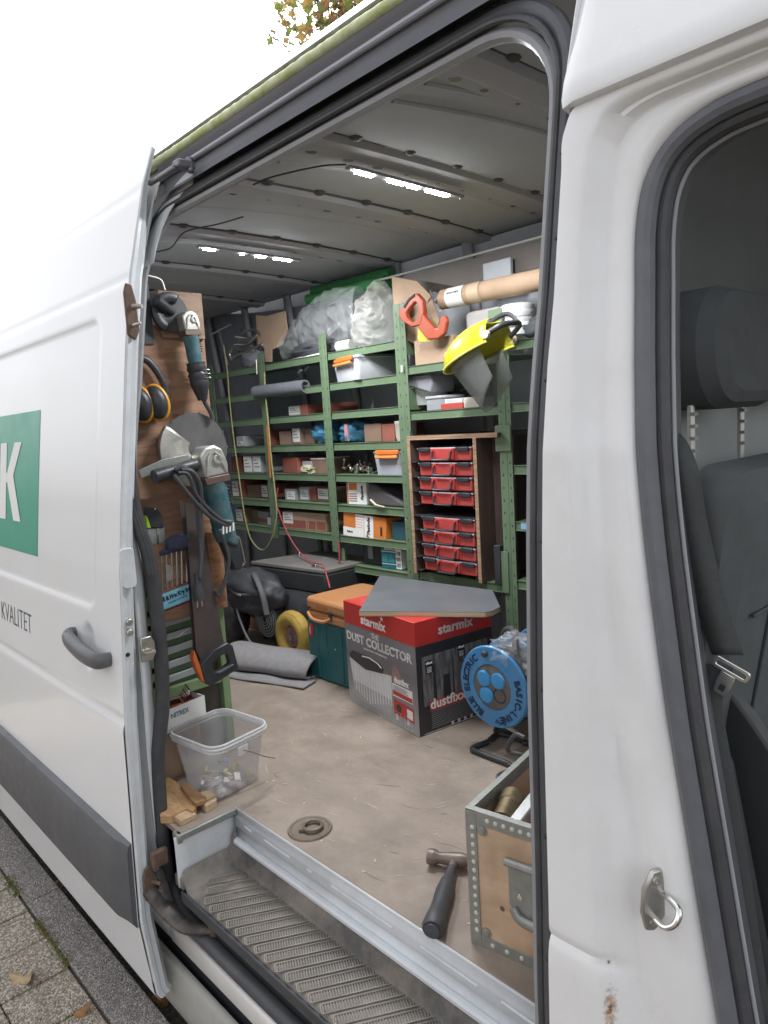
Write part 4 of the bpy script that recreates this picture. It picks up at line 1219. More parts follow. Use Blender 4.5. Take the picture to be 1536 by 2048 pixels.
for k in range(3): b = B(); b.bb((-.058 + .04 * k, -.0012, .032), (-.024 + .04 * k, -.0006, .072)); b.build('print_panel', mat('teal_light', (.06, .28, .33), .5, 0, .4, 60), t)
b = B(); b.bb((.0655, .004, .004), (.0665, .11, .10)); b.build('white_end', white_print, t)
b = B(frame((.052, -.0014, .05), '-y')); b.prism([(-.022, -.046), (.013, -.046), (.013, .052), (-.004, .06), (-.022, .056)], 0, .001); b.build('barcode_label', white_print, t)
b = B()
for r_ in range(3):
    for k in range(8): b.bb((.033 + .0034 * k, -.0032, .012 + .028 * r_), (.033 + .0034 * k + random.choice((.001, .002)), -.0026, .032 + .028 * r_))
b.build('barcode', black_print, t, smooth=0, kind='stuff')
# grey foam tube
t = thing('foam_tube', 'grey foam pipe sleeve lying across the upper shelf', 'tube', (-1.25, SF - .025, L1 + .02), 0)
b = B(Matrix.Rotation(R(90), 4, 'Y') @ Matrix.Rotation(R(-6), 4, 'X'))
arc = [(.034 * math.cos(a), .034 * math.sin(a)) for a in [R(-150 + 330 * k / 22) for k in range(23)]]; arc2 = [(.024 * math.cos(a), .024 * math.sin(a)) for a in [R(-150 + 330 * k / 22) for k in range(23)]]
b.prism(arc + arc2[::-1], -.20, .20)
b.build('sleeve', mat('grey_foam', (.13, .135, .15), .9, 0, .1, 30), t, smooth=50)
# white tub
t = thing('white_tub', 'white plastic tub with ribbed overhanging rim, straddling the wide post', 'tub', (-.33, SF + .15, L2 + .0182))
b = B(); b.lathe([(.0, 0), (.075, 0), (.088, .085), (.088, .088), (0, .088)], 32); b.build('tub_body', white_pl, t)
b = B(); b.lathe([(.088, .078), (.112, .076), (.110, .086), (.104, .108), (.100, .112), (0, .112)], 40); b.build('rim', white_pl, t)
b = B(); b.lathe([(.1045, .094), (.1055, .10), (.1040, .106)], 40, cap=False); b.build('rim_band', print_dark, t)
# right of it: clear lunch box, flat red cartons, white carton
t = thing('food_box', 'clear flat lidded food box beside the red flat packs', 'container', (-.185, SF + .09, 1.76 + .0182))
b = B(); b.prism(rrect(.12, .13, .02, 4), 0, .05); b.build('base', clear_pl, t, bevel=.004)
b = B(); b.prism(rrect(.13, .14, .022, 4), .05, .062); b.build('lid', clear_dim, t, bevel=.003)
carton(-.13, -.01, 1.76, .024, 'flat red carton lying in front of the clear food box', mat('bright_red_card', (.42, .06, .05), .5), None, .1, SF - .0, 0)
carton(-.115, -.012, 1.784, .02, 'flat grey and red carton resting on another red one', card_grey, (.05, .9, .1, .9), .1, SF + .01, .05)
carton(-.005, .075, 1.76, .042, 'plain pale carton beside the flat red packs, under the face shield', mat('pale_card', (.48, .43, .37), .7), None, .1, SF + .005, .06)
b = B(); lump(b, (0, 0, .03), (.12, .10, .05), 3.3, .25, flat=0); o = b.build('dark_cloth', mat('dark_cloth', (.06, .06, .065), .9), None, smooth=60); o.location = (-.2, SF + .22, 1.76 + .0182); tag(o, 'dark folded cloth deep behind the clear food box', 'cloth')
b = B(); b.prism([(-.09, .02), (.05, -.02), (.06, .02), (.05, .06), (-.09, .06)], -.15, 0, frame((0, 0, 0), '-y')); o = b.build('grey_pouch', mat('grey_pouch', (.24, .24, .26), .6), None, bevel=.006); o.location = (-.26, SF + .03, 1.876); tag(o, 'grey pouch hanging under the carton shelf beside the wide post', 'pouch')
# bay behind the front seal
b = B(); lump(b, (0, 0, .05), (.07, .08, .06), 2.2, .35, flat=0); o = b.build('paper_sack', mat('sack_paper', (.42, .40, .36), .8), None, smooth=60); o.location = (.34, SF + .08, 1.304 + .0182); tag(o, 'pale crumpled paper sack on the shelf behind the front door seal', 'sack')
b = B(); lump(b, (0, 0, .07), (.10, .1, .08), 5.2, .35, flat=0); o = b.build('black_bag', mat('black_cloth', (.035, .037, .042), .8), None, smooth=60); o.location = (.33, SF + .12, 1.069 + .0182); tag(o, 'black bag slumped on a shelf under the pale paper sack', 'bag')
b = B(); b.bb((.0, -.002, -.012), (.03, .0, .012)); o = b.build('shelf_tag', mat('blue_tag', (.25, .4, .6), .5), None); o.location = (.262, SF - .001, 1.306); tag(o, 'light blue tag stuck on the shelf front under the paper sack', 'tag')

# ---------------------------------------------------------------- cabinet with organiser cases
ply_edge = wood_mat('ply_edge', (.44, .30, .19), (.25, .15, .09), (1, 1, 60), 3, .7)
ply_face = wood_mat('brown_ply', (.095, .065, .055), (.075, .052, .045), (12, 12, 1), 3, .5, .4)
cab = thing('drawer_cabinet', 'brown plywood cabinet with pale ply edges holding red organiser cases', 'cabinet', (-.045, SF - .035, 1.0625))
def cbox(b, x0, x1, z0, z1, y0=0, y1=.36): b.bb((x0 + .045, y0, z0 - 1.0625), (x1 + .045, y1, z1 - 1.0625))
b = B(); cbox(b, -.306, -.290, 1.0625, 1.655); b.build('side_panel', ply_face, cab)
b = B(); cbox(b, .066, .082, 1.0625, 1.655); b.build('side_panel', ply_face, cab)
b = B(); cbox(b, -.306, .19, 1.657, 1.674); b.build('top_panel', ply_face, cab)
b = B(); cbox(b, -.288, .064, 1.0625, 1.655, .34, .35); b.build('back_panel', ply_face, cab)
b = B(); cbox(b, .084, .19, 1.0625, 1.655, .10, .11); b.build('side_infill', ply_face, cab)
for (x0, x1, z0, z1) in ((-.3065, -.2895, 1.0625, 1.656), (.0655, .0825, 1.0625, 1.656), (-.3065, .19, 1.6565, 1.6745)):
    b = B(); cbox(b, x0, x1, z0, z1, -.0025, -.0003); b.build('edge_band', ply_edge, cab)
red_pl = mat('red_plastic', (.46, .048, .042), .42, 0, .10, 14, dirt=(.33, .20, .17), dirt_amt=.35, dirt_scale=9)
def org_case(x, z, label):
    t = thing('organiser_case', label, 'organiser case', (x, SF - .03, z), 0, 'red organiser cases in the cabinet')
    w, h = .296, .0585
    b = B(); b.bb((-w / 2, 0, 0), (w / 2, .24, h - .010)); b.build('tray', red_pl, t, bevel=.004)
    b = B(); b.bb((-w / 2 - .004, -.006, h - .009), (w / 2 + .004, .24, h - .0035)); b.build('lid', clear_dim, t, bevel=.002)
    b = B(); b.bb((-.065, -.012, .004), (.062, -.001, h - .006)); b.build('handle_block', red_pl, t, bevel=.004)
    b = B(); b.tube([(-.052, -.016, h - .014), (-.052, -.022, .012), (-.044, -.024, .004), (.044, -.024, .004), (.052, -.022, .012), (.052, -.016, h - .014)], .0045, n=8); b.build('handle', black_plastic, t)
    for s in (-1, 1):
        b = B(); b.bb((s * .108 - .034, -.013, h - .020), (s * .108 + .034, -.002, h - .002)); b.build('latch', black_plastic, t, bevel=.003)
    for s in (-1, 1):
        b = B(frame((s * .052, -.017, h - .016), '-y')); b.lathe([(.006, -.004), (.006, .005), (0, .006)], 12); b.build('handle_pivot', red_pl, t)
    return t
ords = ['top', 'second', 'third', 'fourth', 'fifth', 'sixth', 'seventh', 'bottom']
for i, z in enumerate((1.566, 1.502, 1.440, 1.377, 1.268, 1.208, 1.146, 1.084)):
    org_case(-.098 + .004 * math.sin(i * 2.1), z, '%s red organiser case in the cabinet, counted downwards from its roof' % ords[i] if i not in (0, 7) else
             ('uppermost red organiser case, right under the cabinet roof' if i == 0 else 'lowest red organiser case, just above the cabinet foot'))
b = B(); cbox(b, -.288, .064, 1.3215, 1.328, .0, .3); b.build('case_shelf', black_plastic, cab)
for z in (1.562, 1.498, 1.436, 1.373, 1.264, 1.204, 1.142, 1.080):
    for x0, x1 in ((-.2885, -.262), (.050, .0645)):
        b = B(); cbox(b, x0, x1, z - .004, z + .0, .0, .3); b.build('case_runner', black_plastic, cab)
b = B(); b.bb((0, 0, 0), (.03, .1, .16)); o = b.build('black_binder', black_plastic, None, bevel=.003); o.location = (.135, SF - .02, 1.0625); tag(o, 'narrow black case standing upright beside the cabinet on its shelf', 'case')
# ================================================================ ceiling lamps
led_m = bpy.data.materials.new('led_light'); led_m.use_nodes = True
_b = led_m.node_tree.nodes['Principled BSDF']
_b.inputs['Base Color'].default_value = (1, 1, 1, 1); _b.inputs['Emission Color'].default_value = (.93, .96, 1, 1); _b.inputs['Emission Strength'].default_value = 40
for x, y0, lab, cl in ((.312, .645, 'lit white LED strip on the roof bow above the box, the longer bright row', ((0, 4), (.13, 4), (.215, 3), (.30, 6))),
                       (-.665, .70, 'lit white LED strip deeper in the van, near the green roll', ((0, 3), (.17, 1), (.24, 3), (.335, 5)))):
    zc_ = ceil_z(.9) - .048
    t = thing('led_strip', lab, 'ceiling lamp', (x, y0, zc_))
    b = B(); b.bb((-.012, -.03, -.010), (.012, .47, -.0)); b.build('housing', mat('lamp_housing', (.3, .3, .31), .4), t, bevel=.002)
    for (dy, n) in cl:
        for k in range(n):
            b = B(); b.bb((-.007, dy + k * .018, -.0155), (.007, dy + k * .018 + .011, -.0105)); b.build('diode', led_m, t)
    for yy in (-.022, .462):
        b = B(); b.ball((0, yy, -.010), .004, 8, 6); b.build('screw', steel, t)
    ld = bpy.data.lights.new('led_glow', 'AREA'); ld.shape = 'RECTANGLE'; ld.size = .02; ld.size_y = .46; ld.energy = 7; ld.color = (.95, .97, 1)
    lo = bpy.data.objects.new('led_glow', ld); COL.objects.link(lo); lo.parent = t; lo.location = (0, .22, -.022)

# ================================================================ things on top of the rack
def px_poly(pts, y): return [(lambda p: (p.x, p.z))(at_y(a, c, y)) for a, c in pts]
YP = lambda y: frame((0, y, 0), '-y')
b = B(); b.prism(px_poly([(785, 553), (800, 556), (835, 562), (862, 590), (880, 640), (870, 690), (835, 690), (797, 672), (788, 600)], 1.49), 0, .006, YP(1.49))
o = b.build('cardboard_sheet', card, None, bevel=.001); tag(o, 'torn brown cardboard sheet standing behind the orange handled saw', 'cardboard')
b = B(); b.prism(px_poly([(513, 630), (535, 632), (572, 622), (576, 660), (566, 690), (545, 700), (545, 724), (531, 724), (530, 695), (517, 690)], 1.50), 0, .006, YP(1.50))
o = b.build('cardboard_sheet', card, None, bevel=.001); tag(o, 'torn brown cardboard sheet leaning beside the grey wire bundle', 'cardboard')
# handsaw with orange grip
t = thing('handsaw', 'handsaw with orange grip hanging in front of the torn cardboard', 'handsaw', (0, 0, 0))
def pxl(pts, y): return [at_y(780 + a * .1953, 480 + c * .1953, y) for a, c in pts]
go = [(p.x, p.z) for p in pxl([(105, 730), (150, 680), (240, 570), (290, 545), (350, 610), (365, 740), (330, 870), (240, 890), (140, 830), (110, 780)], 1.415)]
gi = [(p.x, p.z) for p in pxl([(185, 745), (205, 715), (262, 645), (285, 638), (305, 670), (312, 745), (290, 835), (250, 845), (200, 800), (187, 770)], 1.415)]
og = mat('orange_grip', (.38, .065, .025), .42, 0, .08, 20, dirt=(.25, .1, .06), dirt_amt=.4, dirt_scale=20)
b = B(); b.ring(go, gi, -.012, .012, YP(1.415)); b.build('grip', og, t, bevel=.005, seg=3)
b = B(); b.prism([(p.x, p.z) for p in pxl([(345, 745), (378, 790), (430, 855), (470, 905), (503, 903), (522, 850), (535, 790), (575, 770), (597, 830), (570, 960), (510, 1010), (400, 1022), (300, 892), (322, 850)], 1.415)], -.011, .011, YP(1.415)); b.build('grip_horn', og, t, bevel=.005, seg=3)
b = B(); g = spline(pxl([(150, 690), (200, 610), (255, 565)], 1.405), 5); b.tube(g, .007, n=8); b.build('grip_inlay', rubber, t)
b = B(); b.prism([(p.x, p.z) for p in pxl([(290, 900), (340, 940), (400, 1010), (420, 1040), (300, 1040), (285, 1000)], 1.42)], 0, .002, YP(1.42)); b.build('blade_guard', mat('yellow_sheet', (.5, .45, .05), .5), t)
b = B(); b.prism([(p.x, p.z) for p in pxl([(420, 800), (470, 830), (520, 900), (500, 930), (440, 900)], 1.43)], 0, .002, YP(1.43)); b.build('blade', mat('olive_blade', (.22, .2, .08), .5), t)
# carton behind
carton(-.285, -.06, 1.959, .105, 'open brown cardboard carton beside the yellow face shield', card, None, .2, SF + .02, .0)
b = B(); b.bb((-.012, -.0, 0), (.012, .1, .05)); o = b.build('black_plug', black_plastic, None, bevel=.005); o.location = (-.31, SF + .0, 1.978); tag(o, 'small black plug between the wide post and the open carton', 'plug')
# cardboard postal tube with label
t = thing('postal_tube', 'brown cardboard postal tube with white barcode label lying high on the rack', 'tube', (0, 1.50, 2.225))
b = B(); b.tube([(-.13, 0, .012), (.9, .02, .0)], [.0405, .0405], n=28); b.build('tube_wall', card, t, smooth=50)
b = B(Matrix.Translation((-.045, 0, .0105)) @ Matrix.Rotation(R(90), 4, 'Y')); b.lathe([(.0412, -.045), (.0412, .045)], 24, arc=R(150), M=Matrix.Rotation(R(200), 4, 'Z'), cap=False); b.build('label', white_print, t, smooth=50)
b = B()
for r_ in (0, 1):
    for k in range(16):
        xx = -.078 + k * .0042; a = R(-20 - 28 * r_)
        b.box((xx, -.0424 * math.cos(a), .0105 - .0424 * math.sin(a + R(20)) * .9 + (.012 if r_ == 0 else -.008)), (random.choice((.0012, .002, .0028)), .0012, .010))
b.build('barcode', black_print, t, smooth=0, kind='stuff')
b = B(Matrix.Translation((.055, 0, .0103)) @ Matrix.Rotation(R(90), 4, 'Y')); b.lathe([(.0409, -.03), (.0409, .03)], 24, cap=False); b.build('tape', mat('clear_tape', (.5, .38, .26), .15), t, smooth=50)
b = B()
for k in range(12):
    b.box((0, 0, 0), (.02, .002, .028), rotm(random.uniform(-1, 1), random.uniform(-1, 1), random.uniform(-1, 1), (-.15 + random.gauss(0, .012), -.02 + random.gauss(0, .02), .0 + random.gauss(0, .025))))
b.build('torn_wrapping', mat('torn_paper', (.35, .31, .3), .7), t, smooth=0, kind='stuff')
b = B(); b.bb((-.06, 0, -.06), (.12, .05, .04)); o = b.build('paper_wad', mat('grey_paper', (.36, .34, .33), .8), None, bevel=.02, sub=0); o.location = (.03, SF + .06, 2.13); tag(o, 'grey folded paper packing under the postal tube', 'paper')
# long boards stowed under the roof
b = B(); b.prism([(-.50, 2.405), (.95, 2.395), (.95, 2.29), (-.38, 2.31)], 0, .012, YP(1.63)); o = b.build('stowed_board', mat('stowed_board', (.155, .135, .12), .6, 0, .1, 4), None); tag(o, 'long grey brown board stowed on edge under the roof', 'board')
b = B(); b.tube([(-.62, 1.60, 2.415), (.95, 1.60, 2.405)], .005, n=8); o = b.build('pale_rod', mat('pale_rod', (.52, .50, .46), .4), None); tag(o, 'thin pale rod lying along the top of the stowed board', 'rod')
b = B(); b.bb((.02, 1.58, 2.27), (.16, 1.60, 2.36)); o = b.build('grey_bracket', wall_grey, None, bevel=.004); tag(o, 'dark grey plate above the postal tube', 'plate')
# rolled green sheeting
t = thing('green_roll', 'rolled bright green sheeting tucked up under the roof', 'roll', (-.9, 1.62, 2.42))
gm = mat('green_sheet', (.05, .22, .07), .5, 0, .2, 5)
for k, (yy, zz, r_) in enumerate(((.04, .040, .030), (.0, .0, .028), (.06, .0, .03))):
    b = B(); P_ = [(-.30 + .043 * i, yy + .004 * math.sin(i), zz - .012 * (i / 14) ) for i in range(15)]; b.tube(P_, [r_ * (1 + .06 * math.sin(i * 1.7 + k)) for i in range(15)], n=18); b.build('roll_layer', gm, t)
# clear plastic bags
film = mat('clear_film', (.66, .66, .60), .14, 0, .10, 12, alpha=.30, bump=.9, bs=30, spec=.8)
film2 = mat('clear_film_thin', (.60, .62, .62), .14, 0, .1, 10, alpha=.20, bump=.9, bs=24, spec=.8)
def crumple(b, fn, nu, nv, amp, fr, seed):
    def g(u, v):
        p = Vector(fn(u, v))
        n1 = noise.noise(p * fr + Vector((seed, 0, 0))); n2 = noise.noise(p * fr * 2.3 + Vector((0, seed, 3)))
        r1 = 1 - abs(n1) * 2; r2 = 1 - abs(n2) * 2
        d = Vector((noise.noise(p * fr * 1.3 + Vector((seed, 9, 0))), -1, noise.noise(p * fr + Vector((0, 7, seed))))).normalized()
        return p + d * amp * (r1 * .7 + r2 * .35)
    b.grid(g, nu, nv, closed_u=True)
t = thing('clear_bag', 'bulging crumpled clear plastic bag standing on the rack against the torn cardboard', 'plastic bag', (0, 0, 0))
b = B()
def bagf(u, v):
    a = u * 2 * math.pi
    zz = 2.075 + .31 * v
    r = .135 * (math.sin(math.pi * min(1, .22 + .70 * (1 - v))) ** .7) * (1 - .75 * v ** 3)
    return (-.60 + .07 * v + r * 1.05 * math.cos(a), 1.525 + r * .85 * math.sin(a), zz)
crumple(b, bagf, 90, 64, .030, 13, 2.0); b.build('bag_film', film, t, smooth=45)
t = thing('clear_bag', 'loose clear plastic sheet trailing sideways from the bulging bag along the rack', 'plastic bag', (0, 0, 0))
b = B()
def bagg(u, v):
    a = u * 2 * math.pi
    x = -1.27 + .62 * v
    h = .035 + .125 * math.sin(math.pi * min(1, .12 + v * .55)) 
    return (x, 1.53 + .07 * math.cos(a), 2.17 + .085 * math.sin(math.pi * v * .8) + h * math.sin(a) * .8 + .04 * v)
crumple(b, bagg, 64, 84, .030, 11, 5.0); b.build('bag_film', film2, t, smooth=45)
b = B(); lump(b, (0, 0, .035), (.22, .12, .055), 6.1, .3, flat=0); o = b.build('dark_sack', mat('dark_sack', (.06, .062, .07), .7), None, smooth=60); o.location = (-1.06, SF + .12, L0 + .0182); tag(o, 'dark sack lying under the trailing clear sheet', 'sack')
b = B(); b.tube([(-.05, 0, .028), (.05, 0, .028)], .028, n=18); o = b.build('white_roll', paper, None); o.location = (-.79, SF + .06, L0 + .0182); tag(o, 'short white paper roll on top of the rack beside the wide post', 'roll')
b = B(); b.add([(-1.20, SF - .003, L0 + .019), (-.92, SF - .003, L0 + .019), (-.92, SF + .12, L0 + .06), (-1.05, SF + .12, L0 + .035)], [(0, 1, 2, 3)]); o = b.build('paper_sheet', white_print, None, solid=.001); tag(o, 'white paper sheet sticking out under the dark sack', 'paper')
# bundle of wire hangers and a grey bag
t = thing('wire_bundle', 'tangled bundle of grey metal rods and wire on the rack', 'wire', (-1.62, SF + .05, L0 + .02))
rnd = random.Random(3)
for k in range(9):
    b = B(); z = .09 + .016 * k
    a = rnd.uniform(-.3, .3)
    b.tube(spline([(-.14 + rnd.gauss(0, .02), rnd.gauss(0, .02), z + a * .1), (-.05, rnd.gauss(0, .02), z + rnd.gauss(0, .012)), (.06, rnd.gauss(0, .02), z + rnd.gauss(0, .012)), (.15, rnd.gauss(0, .02), z - a * .1)], 5), .005, n=6); b.build('rod', steel, t)
b = B(); b.tube(spline([(-.13, -.03, .13), (-.17, -.03, .10), (-.15, -.03, .06), (-.10, -.03, .08), (.08, -.03, .09)], 6), .007, n=8); b.build('hook', steel, t)
b = B(); lump(b, (.02, .0, .05), (.10, .08, .065), 8.8, .25, flat=0); o = b.build('grey_bag', mat('grey_bag', (.16, .16, .18), .7), None, smooth=60); o.location = (-1.62, SF + .08, L0 + .0182); tag(o, 'creased grey cloth bag under the wire bundle', 'bag')
b = B(); b.tube([(-1.86, SF - .0, 2.35), (-1.77, SF - .01, 2.13)], .004, n=6); b.tube([(-2.05, 1.5, 2.34), (-1.80, 1.5, 2.37)], .006, n=6); o = b.build('stay_wire', steel, None, kind=None); tag(o, 'thin steel stay running down to the first shelf corner', 'wire')
b = B(); b.tube([(-1.475, SF - .012, 2.05), (-1.47, SF - .012, 2.13)], .005, n=6); o = b.build('steel_pin', steel, None); tag(o, 'short bright steel pin hooked on the rack under the cardboard', 'pin')
b = B(); b.tube([(-.335, SF - .015, 1.955), (-.333, SF - .015, 1.985)], .005, n=6); o = b.build('white_clip', white_pl, None); tag(o, 'small white clip on the wide green post', 'clip')
# yellow cord loop and red cord
cord_y = mat('yellow_black_cord', (.30, .29, .13), .8, 0, .75, 160)
cord_r = mat('red_cord', (.33, .06, .075), .8, 0, .35, 160)
P_ = [at_y(a, c, 1.415) for a, c in ((447, 690), (455, 745), (459, 800), (468, 880), (479, 960), (490, 1035), (503, 1080), (525, 1100), (543, 1078), (553, 1035), (551, 990), (543, 920), (537, 850), (531, 790), (529, 745))]
b = B(); b.tube(spline(P_, 6), .0042, n=6); o = b.build('rope', cord_y, None); tag(o, 'yellow and black cord hanging in a long loop from the rack', 'cord')
P_ = [at_y(a, c, y) for a, c, y in ((556, 976, 1.42), (553, 1005, 1.42), (562, 1035, 1.42), (578, 1072, 1.41), (600, 1105, 1.38), (625, 1124, 1.32), (645, 1130, 1.28), (653, 1150, 1.25), (660, 1176, 1.22))]
b = B(); b.tube(spline(P_, 6), .0042, n=6); o = b.build('rope', cord_r, None); tag(o, 'red cord sagging from the rack down over the flat topped machine', 'cord')
P_ = [at_y(a, c, 1.40) for a, c in ((677, 1082), (679, 1120), (676, 1150), (674, 1172))]
b = B(); b.tube(spline(P_, 6), .0048, n=6); o = b.build('rope', cord_r, None); tag(o, 'short red cord hanging straight down beside the lowest shelf', 'cord')
b = B(); b.tube([at_y(534, 850, 1.42), at_y(538, 900, 1.42), at_y(541, 955, 1.42)], .006, n=6); o = b.build('orange_strap', mat('orange_strap', (.42, .13, .04), .7), None); tag(o, 'orange strap hanging behind the yellow cord', 'strap')
# face shield
t = thing('face_shield', 'yellow browed face shield with smoky visor hung on the rack post', 'face shield', (.298, 1.318, 2.0), rot=(R(0), R(-8), R(14)))
ym = mat('yellow_shell', (.45, .42, .01), .3, 0, .05, 20, coat=.3, dirt=(.38, .35, .12), dirt_amt=.4, dirt_scale=14)
def dome(u, v):
    a = R(-90 + 180 * u); e = R(82) * v
    fx = .235 * math.cos(e) ** .85
    return (-fx * max(0, math.cos(a)) ** .8, .125 * math.sin(a) * (math.cos(e) ** .5), .085 * math.sin(e) - .055 * max(0, math.cos(a)) * (1 - v) ** 1.5)
b = B(); b.grid(dome, 40, 18); b.build('brow_guard', ym, t, smooth=60, solid=.003)
b = B(); b.tube([Vector(dome(k / 39, 0)) + Vector((-.002 * math.cos(R(-90 + 180 * k / 39)), 0, -.002)) for k in range(40)], .005, n=8); b.build('brow_rim', mat('yellow_rim', (.78, .72, .10), .3), t)
b = B(); b.tube([Vector(dome(.35 + .012 * k, .25 + .02 * k)) * 1.012 for k in range(18)], .003, n=6); b.build('brow_ridge', mat('yellow_rim', (.78, .72, .10), .3), t)
visor_m = mat('smoky_visor', (.22, .23, .22), .18, 0, .06, 8, alpha=.42, spec=.7)
b = B(); b.grid(lambda u, v: (-(.215 - .10 * v) * max(0, math.cos(R(-82 + 164 * u))) ** .8 + .01 * v, (.108 - .015 * v) * math.sin(R(-82 + 164 * u)), -.045 * math.cos(R(-82 + 164 * u)) - .19 * v * (.55 + .45 * math.cos(R(-82 + 164 * u)))), 32, 14); b.build('visor', visor_m, t, smooth=60, solid=.0015)
for s in (-1, 1):
    b = B(); b.cyl((.0, s * .122, .02), (.0, s * .134, .02), .016, .013, 16); b.build('pivot_knob', mat('worn_knob', (.5, .45, .3), .5), t)
b = B(); b.tube(spline([(0, -.10, .03), (.05, -.085, .045), (.08, -.02, .05), (.06, .05, .05), (.0, .10, .03)], 6), .007, n=8, flat=1.5); b.build('headband', black_plastic, t, smooth=50)
b = B(); b.tube(spline([(-.10, .05, .06), (-.05, .05, .092), (.03, .03, .10), (.08, .0, .05)], 6), .006, n=8, flat=1.5); b.build('crown_strap', black_plastic, t, smooth=50)
# stacked white tubs
for k, (zz, lab) in enumerate(((2.045, 'lower one of two nested white tubs beside the face shield'), (2.088, 'upper one of two nested white tubs beside the face shield'))):
    b = B(); b.lathe([(.0, 0), (.055, 0), (.064, .03), (.070, .03), (.070, .042), (.066, .044), (.069, .050), (.069, .062), (.0, .064)] if k == 0 else [(0, .02), (.066, .022), (.070, .03), (.070, .045), (.066, .047), (.068, .052), (.066, .068), (.058, .073), (0, .073)], 36)
    o = b.build('white_bucket', white_pl, None, smooth=40); o.location = (.222, 1.53, zz); tag(o, lab, 'tub')
b = B(); lump(b, (0, 0, .04), (.16, .12, .06), 1.1, .2, flat=0); o = b.build('dark_jacket', mat('dark_jacket', (.05, .055, .06), .9), None, smooth=60); o.location = (.40, 1.57, 2.017); tag(o, 'dark jacket heaped on the shelf beside the white tubs', 'jacket')
# ================================================================ plywood tool board on the end of the near-side rack
def pxx(pts, x): return [(lambda p: (p.y, p.z))(at_x(a, c, x)) for a, c in pts]
XF = lambda x: frame((x, 0, 0), '+x')
board_m = wood_mat('red_brown_ply', (.36, .205, .125), (.25, .135, .082), (6, 3.0, 14), 1.3, .6, .55, .2, (.17, .10, .07), .45)
t = thing('tool_board', 'reddish plywood board hung with grinders and saws behind the rear jamb', 'board', (-.215, .13, 1.02))
b = B(); b.bb((-.009, .0, .125), (.009, .274, 1.06)); b.build('panel', board_m, t, bevel=.002)
b = B(); b.bb((.010, .12, 1.02), (.022, .270, 1.165)); b.build('upper_pad', wood_mat('pad_ply', (.27, .17, .11), (.2, .12, .075), (6, 3, 14), 1.3), t, bevel=.002)
b = B(); b.bb((-.004, -.004, .66), (.010, .006, 1.06)); b.build('edge_strip', ply_edge, t)
for yy, zz in ((.262, .44), (.256, .43), (.02, .86), (.25, .16)):
    b = B(XF(.0095)); b.lathe([(.006, 0), (.005, .002), (0, .002)], 10, M=Matrix.Translation((yy, zz, 0))); b.build('screw_hole', black_plastic, t)
# near-side rack: posts and slats below the board
t2 = thing('slatted_rack', 'green legged rack with grey and green slats under the tool board', 'rack', (-.23, .13, FZ))
sl_g = mat('slat_grey', (.36, .38, .38), .5, 0, .08, 9)
pale_green = mat('pale_green_enamel', (.20, .30, .15), .45, 0, .1, 8)
for k in range(6):
    z = .548 - k * .0465
    b = B(); b.box((.0, .085, z), (.012, .19, .022), rotm(R(3), 0, 0)); b.build('slat', sl_g, t2, bevel=.002)
    b = B(); b.box((-.014, .085, z - .023), (.012, .19, .024), rotm(R(3), 0, 0)); b.build('slat', green_m, t2, bevel=.002)
b = B(); b.box((.006, .10, .277), (.02, .26, .036)); b.build('crossbar', pale_green, t2, bevel=.003)
for yy in (.0, .252):
    b = B(); b.bb((-.02, yy - .014, 0), (.006, yy + .014, .6)); b.build('leg', pale_green, t2, bevel=.002)
b = B(); b.bb((-.03, .01, .02), (-.02, .24, .58)); b.build('back_sheet', mat('rack_back', (.09, .075, .06), .8), t2)
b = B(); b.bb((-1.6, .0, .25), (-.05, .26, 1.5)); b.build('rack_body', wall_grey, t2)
b = B(); b.tube(spline([(.016, .05, .46), (.02, .08, .455), (.018, .11, .47), (.02, .13, .475)], 5), .004, n=6, flat=.6); o = b.build('plastic_scrap', film, None); o.location = (-.23, .13, FZ); tag(o, 'curl of clear plastic caught on the grey and green slats', 'scrap')

